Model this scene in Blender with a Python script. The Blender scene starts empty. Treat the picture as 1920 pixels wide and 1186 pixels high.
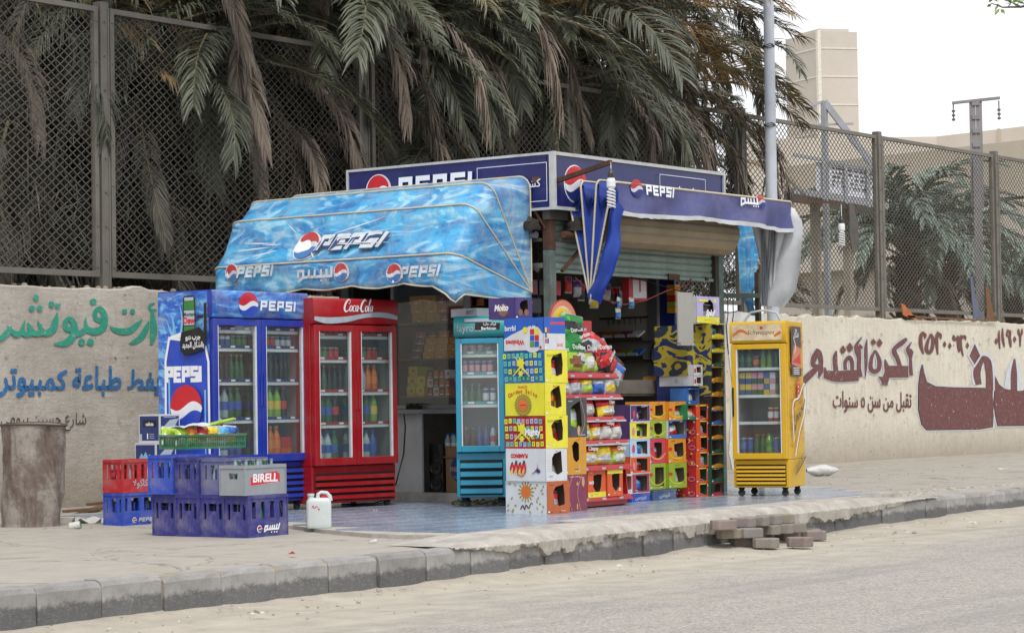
import bpy, math, random
import numpy as np
from mathutils import Vector, Matrix
PI = math.pi
S = bpy.context.scene
COL = S.collection
R = math.radians
rng = random.Random(11)

# ---------------------------------------------------------------- camera
FPX, TH, DEL, ROLL, EYE = 4500.0, R(37), 159.0, 0.015, 1.0
f0 = Vector((math.cos(TH), math.sin(TH), 0)); r0 = Vector((math.sin(TH), -math.cos(TH), 0)); u0 = Vector((0, 0, 1))
pt = math.atan(DEL / FPX)
CF = f0 * math.cos(pt) + u0 * math.sin(pt)
cu = u0 * math.cos(pt) - f0 * math.sin(pt)
CR = r0 * math.cos(ROLL) - cu * math.sin(ROLL)
CU = cu * math.cos(ROLL) + r0 * math.sin(ROLL)
CO = Vector((0, 0, EYE))
cam = bpy.data.cameras.new('camera')
cam.sensor_width = 36.0
cam.lens = 36.0 * FPX / 1920
cam.clip_start = 0.1
cam.clip_end = 3000
co = bpy.data.objects.new('camera', cam)
M4 = Matrix((CR, CU, -CF)).transposed().to_4x4()
M4.translation = CO
co.matrix_world = M4
COL.objects.link(co)
S.camera = co

def ray(x, y):
    return CF * FPX + CR * (x - 960) - CU * (y - 593)
def on(x, y, ax, v):
    "the point of the plane axis=v that is seen at a position of the photograph"
    d = ray(x, y)
    return CO + d * ((v - CO[ax]) / d[ax])
def deep(x, y, z):
    return CO + ray(x, y) * (z / FPX)
def gz(x, y, z=0.0):
    return on(x, y, 2, z)

# ---------------------------------------------------------------- sky, sun, exposure
SUN_EL, SUN_AZ = R(55), R(230)      # direction the light comes from (azimuth from +X)
w = bpy.data.worlds.new('World'); S.world = w; w.use_nodes = True
nt = w.node_tree; nt.nodes.clear()
sky = nt.nodes.new('ShaderNodeTexSky'); sky.sky_type = 'NISHITA'; sky.sun_disc = False
sky.sun_elevation = SUN_EL
sky.sun_rotation = PI / 2 - SUN_AZ
sky.dust_density = 6.0; sky.air_density = 1.0; sky.ozone_density = 1.0
hs = nt.nodes.new('ShaderNodeHueSaturation'); hs.inputs['Saturation'].default_value = 0.10
mxs = nt.nodes.new('ShaderNodeMix'); mxs.data_type = 'RGBA'; mxs.inputs[0].default_value = 0.80
mxs.inputs[7].default_value = (10.0, 10.2, 10.6, 1)       # an even bright overcast layer over the clear sky
bg = nt.nodes.new('ShaderNodeBackground'); bg.inputs['Strength'].default_value = 0.135
wo = nt.nodes.new('ShaderNodeOutputWorld')
nt.links.new(sky.outputs[0], hs.inputs['Color']); nt.links.new(hs.outputs[0], mxs.inputs[6])
nt.links.new(mxs.outputs[2], bg.inputs[0]); nt.links.new(bg.outputs[0], wo.inputs[0])
sl = bpy.data.lights.new('sun', 'SUN'); sl.energy = 1.9; sl.angle = R(10); sl.color = (1, 0.96, 0.9)
so = bpy.data.objects.new('sun', sl)
sd = Vector((math.cos(SUN_EL) * math.cos(SUN_AZ), math.cos(SUN_EL) * math.sin(SUN_AZ), math.sin(SUN_EL)))
so.rotation_euler = sd.to_track_quat('Z', 'Y').to_euler(); so.location = (0, 0, 20)
COL.objects.link(so)
S.view_settings.view_transform = 'Standard'; S.view_settings.look = 'None'
S.view_settings.exposure = -0.08; S.view_settings.gamma = 1.0
S.render.engine = 'CYCLES'
S.cycles.use_denoising = True
S.cycles.max_bounces = 6; S.cycles.transparent_max_bounces = 12
S.cycles.diffuse_bounces = 3; S.cycles.glossy_bounces = 3; S.cycles.transmission_bounces = 4

# ---------------------------------------------------------------- materials
def lin(h):
    if isinstance(h, str):
        h = h.lstrip('#'); c = [int(h[i:i + 2], 16) / 255 for i in (0, 2, 4)]
    else: c = list(h)
    return tuple(x / 12.92 if x <= 0.04045 else ((x + 0.055) / 1.055) ** 2.4 for x in c)
MC = {}
def nd(nt, typ, **k):
    n = nt.nodes.new(typ)
    for a, b in k.items(): setattr(n, a, b)
    return n
def mixc(nt, fac, a, b, mode='MIX'):
    m = nd(nt, 'ShaderNodeMix', data_type='RGBA', blend_type=mode)
    for i, v in ((0, fac), (6, a), (7, b)):
        if hasattr(v, 'links'): nt.links.new(v, m.inputs[i])
        elif i == 0: m.inputs[0].default_value = v
        else: m.inputs[i].default_value = (*v[:3], 1)
    return m.outputs[2]
def noise(nt, vec, scale, detail=5, rough=0.6, dist=0.0):
    n = nd(nt, 'ShaderNodeTexNoise'); n.inputs['Scale'].default_value = scale; n.inputs['Detail'].default_value = detail
    n.inputs['Roughness'].default_value = rough; n.inputs['Distortion'].default_value = dist
    nt.links.new(vec, n.inputs['Vector']); return n.outputs['Fac']
def ramp(nt, fac, stops):
    r = nd(nt, 'ShaderNodeValToRGB'); nt.links.new(fac, r.inputs[0])
    e = r.color_ramp.elements
    while len(e) < len(stops): e.new(0.5)
    for el, (p, c) in zip(e, stops):
        el.position = p; el.color = (*c[:3], 1) if hasattr(c, '__len__') else (c, c, c, 1)
    return r.outputs[0]
def mapping(nt, vec, scale=(1, 1, 1), rot=(0, 0, 0)):
    m = nd(nt, 'ShaderNodeMapping'); nt.links.new(vec, m.inputs[0]); m.inputs['Scale'].default_value = scale
    m.inputs['Rotation'].default_value = rot; return m.outputs[0]
def newmat(name):
    m = bpy.data.materials.new(name); m.use_nodes = True; nt = m.node_tree; nt.nodes.clear()
    p = nd(nt, 'ShaderNodeBsdfPrincipled'); o = nd(nt, 'ShaderNodeOutputMaterial'); nt.links.new(p.outputs[0], o.inputs[0])
    tc = nd(nt, 'ShaderNodeTexCoord')
    return m, nt, p, tc.outputs['Object'], o
def bump(nt, p, h, strength=0.3, dist=0.01):
    b = nd(nt, 'ShaderNodeBump'); b.inputs['Strength'].default_value = strength; b.inputs['Distance'].default_value = dist
    nt.links.new(h, b.inputs['Height']); nt.links.new(b.outputs[0], p.inputs['Normal'])
def mat(name, col, rough=0.5, metal=0.0, var=0.12, scale=6.0, bmp=0.0, bscale=60, dirt=0.25, dcol='#6f6557', spec=0.5, rnd=0.0):
    "plain painted or moulded surface with mottling, dust and fine relief"
    if name in MC: return MC[name]
    m, nt, p, oc, _ = newmat(name)
    c = lin(col)
    n1 = noise(nt, oc, scale, 4)
    a = mixc(nt, ramp(nt, n1, [(0.3, 0.0), (0.7, 1.0)]), tuple(x * (1 - var) for x in c), tuple(min(1, x * (1 + var)) for x in c))
    if dirt > 0:
        n2 = noise(nt, oc, scale * 0.6 + 1, 8, 0.75)
        f = ramp(nt, n2, [(0.46, 0.0), (0.72, dirt)])
        a = mixc(nt, f, a, lin(dcol))
    if rnd > 0:
        oi = nd(nt, 'ShaderNodeObjectInfo')
        a = mixc(nt, 1.0, a, ramp(nt, oi.outputs['Random'], [(0.0, 1 - rnd), (1.0, 1.0)]), 'MULTIPLY')
    nt.links.new(a, p.inputs['Base Color'])
    p.inputs['Roughness'].default_value = rough; p.inputs['Metallic'].default_value = metal
    p.inputs['Specular IOR Level'].default_value = spec
    if bmp > 0: bump(nt, p, noise(nt, oc, bscale, 6, 0.7), bmp)
    MC[name] = m
    return m

# ---------------------------------------------------------------- meshes
class MB:
    def __init__(s): s.v = []; s.f = []; s.m = []; s.sm = []; s.mats = []
    def mi(s, m):
        if m not in s.mats: s.mats.append(m)
        return s.mats.index(m)
    def add(s, vs, fs, m, smooth=False):
        b = len(s.v); s.v += [tuple(v) for v in vs]; i = s.mi(m)
        for f in fs: s.f.append(tuple(b + k for k in f)); s.m.append(i); s.sm.append(smooth)
    def box(s, x0, y0, z0, x1, y1, z1, m):
        s.add([(x0, y0, z0), (x1, y0, z0), (x1, y1, z0), (x0, y1, z0), (x0, y0, z1), (x1, y0, z1), (x1, y1, z1), (x0, y1, z1)],
              [(3, 2, 1, 0), (4, 5, 6, 7), (0, 1, 5, 4), (1, 2, 6, 5), (2, 3, 7, 6), (3, 0, 4, 7)], m)
    def bar(s, a, b, w, h, m, up=(0, 0, 1)):
        a = Vector(a); b = Vector(b); d = (b - a).normalized(); u = Vector(up)
        if abs(d.dot(u)) > 0.98: u = Vector((0, 1, 0))
        x = d.cross(u).normalized(); y = x.cross(d).normalized()
        vs = [p + x * sx * w / 2 + y * sy * h / 2 for p in (a, b) for sx, sy in ((-1, -1), (1, -1), (1, 1), (-1, 1))]
        s.add(vs, [(0, 1, 2, 3), (7, 6, 5, 4), (0, 4, 5, 1), (1, 5, 6, 2), (2, 6, 7, 3), (3, 7, 4, 0)], m)
    def tube(s, pts, r, m, n=6, caps=True):
        pts = [Vector(p) for p in pts]; rs = r if hasattr(r, '__len__') else [r] * len(pts)
        rings = []; up = None
        for i, p in enumerate(pts):
            d = (pts[min(i + 1, len(pts) - 1)] - pts[max(i - 1, 0)])
            if d.length < 1e-9: d = Vector((0, 0, 1))
            d.normalize()
            if up is None: up = Vector((0, 0, 1)) if abs(d.z) < 0.9 else Vector((1, 0, 0))
            x = d.cross(up)
            if x.length < 1e-4: x = d.cross(Vector((0.3, 1, 0.2)))
            x.normalize(); y = x.cross(d).normalized(); up = y
            rings.append([p + (x * math.cos(2 * PI * k / n) + y * math.sin(2 * PI * k / n)) * rs[i] for k in range(n)])
        vs = [v for rg in rings for v in rg]; fs = []
        for i in range(len(rings) - 1):
            for k in range(n):
                a = i * n + k; b = i * n + (k + 1) % n; fs.append((a, a + n, b + n, b))
        s.add(vs, fs, m, True)
        if caps: s.add(rings[0], [tuple(range(n))], m); s.add(rings[-1], [tuple(reversed(range(n)))], m)
    def lathe(s, prof, n=12, c=(0, 0, 0), axis='z'):
        "prof: (r, h, material)"
        for (ra, ha, _), (rb, hb, m) in zip(prof, prof[1:]):
            vs = []
            for r, h in ((ra, ha), (rb, hb)):
                for k in range(n):
                    a = 2 * PI * k / n; x, y = r * math.cos(a), r * math.sin(a)
                    q = (x, y, h) if axis == 'z' else ((x, h, y) if axis == 'y' else (h, x, y))
                    vs.append((q[0] + c[0], q[1] + c[1], q[2] + c[2]))
            fs = [(k, (k + 1) % n, n + (k + 1) % n, n + k) for k in range(n)]
            if axis == 'y': fs = [tuple(reversed(f)) for f in fs]
            s.add(vs, fs, m, ra != 0 and rb != 0 and abs(ha - hb) > 1e-6)
    def prism(s, poly, lo, hi, m, axis=2):
        "poly in the two axes other than axis, extruded from lo to hi"
        def P(a, b, h): return (a, b, h) if axis == 2 else ((a, h, b) if axis == 1 else (h, a, b))
        n = len(poly); vs = [P(a, b, lo) for a, b in poly] + [P(a, b, hi) for a, b in poly]
        fs = [(i, (i + 1) % n, n + (i + 1) % n, n + i) for i in range(n)] + [tuple(reversed(range(n))), tuple(range(n, 2 * n))]
        if axis == 1: fs = [tuple(reversed(f)) for f in fs]
        s.add(vs, fs, m)
    def grid(s, rows, m, smooth=True, wrap=False):
        n = len(rows[0]); vs = [p for r in rows for p in r]; fs = []
        for i in range(len(rows) - 1):
            for k in range(n if wrap else n - 1):
                a = i * n + k; b = i * n + (k + 1) % n; fs.append((a, b, b + n, a + n))
        s.add(vs, fs, m, smooth)
    def mesh(s, name):
        me = bpy.data.meshes.new(name); me.from_pydata(s.v, [], s.f)
        for m in s.mats: me.materials.append(m)
        me.polygons.foreach_set('material_index', s.m); me.polygons.foreach_set('use_smooth', s.sm)
        me.update(); return me
    def build(s, name, parent=None, bevel=0, seg=2, **k):
        return obj(name, s.mesh(name), parent, bevel, seg, **k)
def obj(name, me, parent=None, bevel=0, seg=2, loc=None, rz=None):
    o = bpy.data.objects.new(name, me); COL.objects.link(o)
    if parent is not None: o.parent = parent
    if loc is not None: o.location = loc
    if rz is not None: o.rotation_euler = (0, 0, rz)
    if bevel:
        b = o.modifiers.new('bevel', 'BEVEL'); b.width = bevel; b.segments = seg; b.limit_method = 'ANGLE'
    return o
def thing(name, label, cat, loc=(0, 0, 0), rz=0.0, group=None, rot=None):
    o = bpy.data.objects.new(name, None); COL.objects.link(o); o.location = loc
    o.rotation_euler = rot if rot else (0, 0, rz)
    o['label'] = label; o['category'] = cat
    if group: o['group'] = group
    return o
def tag(o, label, cat, group=None, kind=None):
    o['label'] = label; o['category'] = cat
    if group: o['group'] = group
    if kind: o['kind'] = kind
    return o
def setting(o, label=None):
    o['kind'] = 'structure'
    if label: o['label'] = label
    return o
def matrix_of(o):
    return Matrix.LocRotScale(o.location, o.rotation_euler, o.scale)
def dup(root, loc, rz=None, label=None, group=None, rot=None):
    r = root.copy(); COL.objects.link(r); r.location = loc
    if rz is not None: r.rotation_euler = (0, 0, rz)
    if rot is not None: r.rotation_euler = rot
    if label: r['label'] = label
    if group: r['group'] = group
    for ch in list(root.children):
        c = ch.copy(); COL.objects.link(c); c.parent = r
        for g in ch.children:
            d = g.copy(); COL.objects.link(d); d.parent = c
    return r

# ---------------------------------------------------------------- flat print (letters, emblems) as thin pieces
TXT = {}
def txt2d(s, bold=0.0):
    k = (s, bold)
    if k not in TXT:
        c = bpy.data.curves.new('t', 'FONT'); c.body = s; c.offset = bold; c.resolution_u = 3
        o = bpy.data.objects.new('t', c); m = o.to_mesh()
        vs = [(v.co.x, v.co.y) for v in m.vertices]; fs = [tuple(p.vertices) for p in m.polygons]
        o.to_mesh_clear(); bpy.data.objects.remove(o); bpy.data.curves.remove(c)
        TXT[k] = (vs, fs)
    return TXT[k]
class Art:
    def __init__(s): s.p = []
    def poly(s, vs, fs, m): s.p.append((vs, fs, m))
    def rect(s, x0, y0, x1, y1, m, nx=1, ny=1):
        vs = [(x0 + (x1 - x0) * i / nx, y0 + (y1 - y0) * j / ny) for j in range(ny + 1) for i in range(nx + 1)]
        fs = [(j * (nx + 1) + i, j * (nx + 1) + i + 1, (j + 1) * (nx + 1) + i + 1, (j + 1) * (nx + 1) + i) for j in range(ny) for i in range(nx)]
        s.poly(vs, fs, m)
    def disc(s, cx, cy, r, m, n=20, ry=None):
        ry = ry or r; s.poly([(cx + r * math.cos(2 * PI * k / n), cy + ry * math.sin(2 * PI * k / n)) for k in range(n)], [tuple(range(n))], m)
    def ring(s, cx, cy, r, w, m, n=24, ry=None):
        ry = ry or r; vs = []
        for k in range(n):
            a = 2 * PI * k / n
            vs += [(cx + (r - w / 2) * math.cos(a), cy + (ry - w / 2) * math.sin(a)), (cx + (r + w / 2) * math.cos(a), cy + (ry + w / 2) * math.sin(a))]
        s.poly(vs, [(2 * k, 2 * k + 1, (2 * k + 3) % (2 * n), (2 * k + 2) % (2 * n)) for k in range(n)], m)
    def shape(s, pts, m): s.poly(pts, [tuple(range(len(pts)))], m)
    def brush(s, pts, m, w=None, sub=4, curve=True):
        "a stroke through (x, y, width) points"
        P = [(p[0], p[1], (p[2] if len(p) > 2 else w)) for p in pts]
        if curve and len(P) > 2:
            Q = []
            for i in range(len(P) - 1):
                a, b, c, d = P[max(i - 1, 0)], P[i], P[i + 1], P[min(i + 2, len(P) - 1)]
                for t in range(sub):
                    t /= sub
                    Q.append(tuple(0.5 * ((2 * b[k]) + (-a[k] + c[k]) * t + (2 * a[k] - 5 * b[k] + 4 * c[k] - d[k]) * t * t + (-a[k] + 3 * b[k] - 3 * c[k] + d[k]) * t ** 3) for k in range(3)))
            Q.append(P[-1]); P = Q
        L = []; Rr = []
        for i, p in enumerate(P):
            a = P[max(i - 1, 0)]; b = P[min(i + 1, len(P) - 1)]
            if curve or i in (0, len(P) - 1):
                dx, dy = b[0] - a[0], b[1] - a[1]; l = math.hypot(dx, dy) or 1
                nx, ny, k = -dy / l, dx / l, 1.0
            else:
                d1 = (p[0] - a[0], p[1] - a[1]); d2 = (b[0] - p[0], b[1] - p[1]); l1 = math.hypot(*d1) or 1; l2 = math.hypot(*d2) or 1
                n1 = (-d1[1] / l1, d1[0] / l1); n2 = (-d2[1] / l2, d2[0] / l2)
                nx, ny = n1[0] + n2[0], n1[1] + n2[1]; l = math.hypot(nx, ny) or 1; nx /= l; ny /= l
                k = 1 / max(0.3, nx * n1[0] + ny * n1[1])
            h = abs(p[2]) / 2 * k
            L.append((p[0] + nx * h, p[1] + ny * h)); Rr.append((p[0] - nx * h, p[1] - ny * h))
        # every quad is separate so that crossings of one stroke keep their own layer
        for i in range(len(P) - 1):
            s.p.append(([L[i], Rr[i], Rr[i + 1], L[i + 1]], [(0, 1, 2, 3)], m, 'q'))
    def text(s, t, x, y, h, m, bold=0.0, shear=0.0, cx=0.5, sx=1.0, flip=False):
        "x, y: baseline anchor; h: capital height"
        vs, fs = txt2d(t, bold)
        if not vs: return
        x0 = min(v[0] for v in vs); x1 = max(v[0] for v in vs); k = h / 0.7
        out = [(x + ((v[0] - x0 - (x1 - x0) * cx) * sx + v[1] * shear) * k, y + v[1] * k) for v in vs]
        if flip: out = [(2 * x - a, 2 * y + h - b) for a, b in out]
        s.poly(out, fs, m)
    def block(s, word, x, y, h, m, shear=0.22, wd=0.25, adv=0.94, sx=1.0):
        "heavy square capitals"
        G = {'P': [[(.12, 0), (.12, .88), (.66, .88), (.66, .46), (.12, .46)]], 'E': [[(.78, .88), (.12, .88), (.12, .12), (.78, .12)], [(.12, .5), (.7, .5)]],
             'S': [[(.8, .88), (.13, .88), (.13, .5), (.68, .5), (.68, .12), (.0, .12)]], 'I': [[(.12, 0), (.12, 1)]]}
        for c in word:
            for pth in G[c]:
                q = [(x + (a * sx + b * shear) * h, y + b * h, wd * h) for a, b in pth]
                s.brush(q, m, curve=False)
            x += h * sx * (adv if c != 'I' else 0.4)
        return x
    def globe(s, cx, cy, r, red, white, blue, n=20, rim=None):
        if rim: s.disc(cx, cy, r * 1.07, rim, 28)
        xs = [-r + 2 * r * i / n for i in range(n + 1)]
        w1 = lambda x: 0.10 * r + 0.20 * r * math.sin(PI * x / r * 0.95 + 0.2); w2 = lambda x: w1(x) - 0.30 * r - 0.12 * r * math.cos(PI * x / r / 2)
        for i in range(n):
            a, b = xs[i], xs[i + 1]
            for lo, hi, m in ((w1, lambda x: 9, red), (w2, w1, white), (lambda x: -9, w2, blue)):
                q = []
                for x, f in ((a, lo), (b, lo), (b, hi), (a, hi)):
                    c = math.sqrt(max(0, r * r - x * x)); q.append((cx + x, cy + max(-c, min(c, f(x)))))
                if max(abs(q[0][1] - q[3][1]), abs(q[1][1] - q[2][1])) > 1e-5: s.shape(q, m)
    def place(s, mp, name, parent, lift=0.0015, step=0.00035):
        "mp(x, y, lift) -> point"
        b = MB(); lay = lift; last = None
        for k, it in enumerate(s.p):
            q = len(it) == 4
            lay += step * (0.08 if q and last == 'q' else 1); last = 'q' if q else None
            vs = [mp(v[0], v[1], lay) for v in it[0]]
            b.add(vs, it[1], it[2])
        return b.build(name, parent)
def plane_map(o, ex, ey, n=None):
    o = Vector(o); ex = Vector(ex); ey = Vector(ey); n = Vector(n) if n else ex.cross(ey).normalized()
    return lambda x, y, l: tuple(o + ex * x + ey * y + n * l)

# ---------------------------------------------------------------- ground materials
def ground_mat(name, kind):
    m, nt, p, oc, _ = newmat(name)
    sep = nd(nt, 'ShaderNodeSeparateXYZ'); nt.links.new(oc, sep.inputs[0])
    big = noise(nt, oc, 0.7, 5, 0.6); mid = noise(nt, oc, 3.5, 7, 0.7); fine = noise(nt, oc, 90, 4, 0.8)
    if kind == 'road':
        sand = mixc(nt, ramp(nt, mid, [(0.35, 0), (0.7, 1)]), (0.39, 0.35, 0.285), (0.54, 0.49, 0.405))
        vo = nd(nt, 'ShaderNodeTexVoronoi'); vo.inputs['Scale'].default_value = 75; nt.links.new(oc, vo.inputs['Vector'])
        gr = ramp(nt, vo.outputs['Color'], [(0.25, (.21, .195, .175)), (0.5, (.35, .325, .29)), (0.86, (.46, .43, .385)), (1.0, (.78, .75, .69))])
        asp = mixc(nt, ramp(nt, fine, [(0.3, 0.0), (0.7, 0.35)]), gr, (0.30, 0.28, 0.26))
        asp = mixc(nt, ramp(nt, mid, [(0.42, 0.0), (0.75, 0.6)]), asp, (0.40, 0.37, 0.325)); tyr = noise(nt, mapping(nt, oc, (.12, 1.6, 1)), 1.5, 5, .6); asp = mixc(nt, ramp(nt, tyr, [(.5, 0), (.66, .45)]), asp, (.21, .20, .19))
        # sand blown against the kerb, thinning out over the asphalt
        a = nd(nt, 'ShaderNodeMath', operation='MULTIPLY_ADD'); nt.links.new(big, a.inputs[0]); a.inputs[1].default_value = 2.6
        nt.links.new(sep.outputs['Y'], a.inputs[2])
        b = nd(nt, 'ShaderNodeMath', operation='MULTIPLY_ADD'); nt.links.new(mid, b.inputs[0]); b.inputs[1].default_value = 1.5
        nt.links.new(a.outputs[0], b.inputs[2])
        g = nd(nt, 'ShaderNodeMath', operation='MULTIPLY_ADD'); nt.links.new(sep.outputs['X'], g.inputs[0]); g.inputs[1].default_value = -0.075
        nt.links.new(b.outputs[0], g.inputs[2])
        f = nd(nt, 'ShaderNodeMapRange'); nt.links.new(g.outputs[0], f.inputs[0])
        f.inputs[1].default_value = 9.4; f.inputs[2].default_value = 10.9
        sand = mixc(nt, ramp(nt, fine, [(.35, 0), (.75, .4)]), sand, (.25, .22, .185)); sand = mixc(nt, ramp(nt, tyr, [(.52, 0), (.68, .4)]), sand, (.27, .245, .21))
        col = mixc(nt, f.outputs[0], asp, sand)
        p.inputs['Roughness'].default_value = 0.9
        bump(nt, p, fine, 0.5, 0.012)
    elif kind == 'walk':
        col = mixc(nt, ramp(nt, mid, [(0.3, 0), (0.7, 1)]), (0.32, 0.285, 0.24), (0.45, 0.41, 0.35))
        col = mixc(nt, ramp(nt, big, [(0.42, 0.0), (0.62, 0.6)]), col, (0.40, 0.375, 0.345))
        st = noise(nt, mapping(nt, oc, (0.5, 2.2, 1)), 1.6, 8, 0.75, 1.5)
        col = mixc(nt, ramp(nt, st, [(0.55, 0.0), (0.68, 0.55)]), col, (0.24, 0.20, 0.16))
        col = mixc(nt, ramp(nt, fine, [(0.3, 0.0), (0.75, 0.4)]), col, (0.30, 0.27, 0.23))
        vc = nd(nt, 'ShaderNodeTexVoronoi', feature='DISTANCE_TO_EDGE'); vc.inputs['Scale'].default_value = 0.55; dv = nd(nt, 'ShaderNodeVectorMath', operation='ADD'); nt.links.new(oc, dv.inputs[0]); nz_ = nd(nt, 'ShaderNodeTexNoise'); nz_.inputs['Scale'].default_value = 2.2; nz_.inputs['Detail'].default_value = 6; nt.links.new(oc, nz_.inputs['Vector']); nt.links.new(nz_.outputs['Color'], dv.inputs[1]); nt.links.new(dv.outputs[0], vc.inputs['Vector'])
        col = mixc(nt, ramp(nt, vc.outputs['Distance'], [(0.0, .7), (.012, 0)]), col, (.13, .11, .09))
        oil = noise(nt, oc, 1.35, 6, .7, .8); col = mixc(nt, ramp(nt, oil, [(.60, 0), (.70, .55)]), col, (.15, .125, .10))
        p.inputs['Roughness'].default_value = 0.92
        ad = nd(nt, 'ShaderNodeMath', operation='MULTIPLY_ADD'); nt.links.new(mid, ad.inputs[0]); ad.inputs[1].default_value = 3.0; nt.links.new(fine, ad.inputs[2])
        bump(nt, p, ad.outputs[0], 0.5, 0.015)
    elif kind == 'earth':
        col = mixc(nt, mid, (0.20, 0.17, 0.13), (0.34, 0.29, 0.22)); p.inputs['Roughness'].default_value = 0.95
    nt.links.new(col, p.inputs['Base Color'])
    return m
rng_np = np.random.RandomState(5)
def vnoise(x, y, s, seed=0):
    "smooth value noise"
    def h(i, j): return (math.sin(i * 127.1 + j * 311.7 + seed * 74.7) * 43758.5453) % 1.0
    x *= s; y *= s; i, j = math.floor(x), math.floor(y); fx, fy = x - i, y - j
    fx = fx * fx * (3 - 2 * fx); fy = fy * fy * (3 - 2 * fy)
    return (h(i, j) * (1 - fx) + h(i + 1, j) * fx) * (1 - fy) + (h(i, j + 1) * (1 - fx) + h(i + 1, j + 1) * fx) * fy
def kerb_y(x):
    pts = [(-20, 10.36), (9.5, 10.30), (13.2, 10.33), (16.3, 10.62), (20.5, 10.9), (24, 11.08), (60, 12.2), (200, 16)]
    for (a, ya), (b, yb) in zip(pts, pts[1:]):
        if x <= b: return ya + (yb - ya) * (x - a) / (b - a)
    return 16
ROADZ = -0.25
RM = ground_mat('asphalt_and_sand', 'road'); WM = ground_mat('dusty_pavement', 'walk'); EM = ground_mat('earth', 'earth')
# road: fine near the kerb (a bank of sand), then flat
b = MB(); xs = [-30 + 0.0 * i for i in range(0)] + [-40, -10, 4] + [6 + 0.25 * i for i in range(105)] + [34, 40, 50, 70, 110, 200, 500]
ys = [-60, -20, 0, 5, 8] + [8.5, 9.0, 9.4, 9.7] 
rows = []
for x in xs:
    ky = kerb_y(x); r = []
    for y in ys: r.append((x, y, ROADZ + (0.006 * (vnoise(x, y, 1.3) - .5) if y > 4 else 0)))
    for k in range(7):
        t = (k + 1) / 7; y = 9.75 + (ky + 0.1 - 9.75) * t
        bank = 0.06 * t ** 4 * (0.35 + 1.1 * vnoise(x, 3.3, 0.9)) * (1 if x < 60 else 0)
        r.append((x, y, ROADZ + bank + 0.02 * (vnoise(x, y, 4) - .5) * t))
    rows.append(r)
b.grid(rows, RM); setting(b.build('road'))
# pavement behind the kerb
b = MB(); rows = []
for x in xs:
    ky = kerb_y(x)
    r = [(x, ky + 0.10, -0.012)] + [(x, ky + 0.16 + (18.1 - ky - 0.16) * k / 26, 0.03 * (vnoise(x, k * 0.3, 0.8) - 0.5) * (1 if 4 < x < 40 else 0) - 0.012 * (k < 1)) for k in range(27)]
    rows.append(r)
b.grid(rows, WM); setting(b.build('pavement'))
b = MB(); b.add([(-60, 18.0, -0.06), (900, 18.0, -0.06), (900, 900, -0.06), (-60, 900, -0.06)], [(0, 1, 2, 3)], EM); setting(b.build('ground_behind_wall'))

# kerb stones
def kerb_mat():
    m, nt, p, oc, _ = newmat('kerb_stone')
    sep = nd(nt, 'ShaderNodeSeparateXYZ'); nt.links.new(oc, sep.inputs[0])
    n = noise(nt, oc, 5, 8, 0.7); nf = noise(nt, oc, 70, 5, 0.75)
    col = mixc(nt, ramp(nt, n, [(0.3, 0), (0.7, 1)]), (0.22, 0.215, 0.21), (0.37, 0.36, 0.345))
    # the lower half keeps old black kerb paint
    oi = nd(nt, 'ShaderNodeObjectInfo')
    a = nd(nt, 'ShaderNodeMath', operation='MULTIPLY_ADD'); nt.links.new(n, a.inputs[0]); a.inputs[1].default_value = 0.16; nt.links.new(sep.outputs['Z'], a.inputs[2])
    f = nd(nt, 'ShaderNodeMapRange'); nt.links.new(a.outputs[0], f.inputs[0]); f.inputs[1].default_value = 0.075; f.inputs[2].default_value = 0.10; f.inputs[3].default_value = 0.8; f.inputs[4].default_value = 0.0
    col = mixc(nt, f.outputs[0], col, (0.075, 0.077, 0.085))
    col = mixc(nt, ramp(nt, nf, [(0.5, 0.0), (0.8, 0.5)]), col, (0.42, 0.38, 0.31))
    col = mixc(nt, 1.0, col, ramp(nt, oi.outputs['Random'], [(0, 0.82), (1, 1.12)]), 'MULTIPLY')
    nt.links.new(col, p.inputs['Base Color']); p.inputs['Roughness'].default_value = 0.85
    bump(nt, p, nf, 0.5, 0.01); return m
KM = kerb_mat()
MORT = mat('mortar', '#918777', 0.95, var=0.2, scale=9, bmp=0.7, bscale=50, dirt=0.5, dcol='#b9a988')
kerb = thing('kerb', '', ''); del kerb['label']; del kerb['category']; kerb['kind'] = 'structure'
x = 5.2; k = 0; joints = []
stone_meshes = []
for v in range(6):
    rr = random.Random(v); b = MB(); L = 0.490
    nx, nz = 6, 5; prof = [(0.0, -0.2), (0.0, -0.02), (0.002, 0.09), (0.02, 0.118), (0.05, 0.127), (0.14, 0.128)]
    rows = []
    for i in range(nx + 1):
        u = i / nx; e = (0.007 if i in (0, nx) else 0)
        rows.append([(-L / 2 + L * u, y + e + 0.010 * rr.random(), z - e * 0.7 * (z > 0) - 0.006 * rr.random()) for y, z in prof] + [(-L / 2 + L * u, 0.15, -0.2)])
    b.grid([list(r) for r in rows], KM, False)
    b.add(rows[0], [tuple(reversed(range(len(rows[0]))))], KM); b.add(rows[-1], [tuple(range(len(rows[-1])))], KM)
    stone_meshes.append(b.mesh('kerb_stone'))
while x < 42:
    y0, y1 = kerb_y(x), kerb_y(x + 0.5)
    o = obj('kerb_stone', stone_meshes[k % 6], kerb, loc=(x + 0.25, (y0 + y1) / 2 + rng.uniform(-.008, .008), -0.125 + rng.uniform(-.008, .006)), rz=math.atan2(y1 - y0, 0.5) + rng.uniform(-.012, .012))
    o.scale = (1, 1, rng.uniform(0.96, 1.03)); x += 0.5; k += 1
b = MB()
rows = []
for i in range(0, 1200):
    xx = 5.0 + i * 0.031; ky = kerb_y(xx); j = vnoise(xx, 1.2, 9)
    rows.append([(xx, ky + 0.024 + 0.012 * j, -0.28), (xx, ky + 0.022 + 0.014 * j, -0.05), (xx, ky + 0.03 + 0.012 * j, -0.014), (xx, ky + 0.12, -0.006 - 0.006 * j)])
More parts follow.
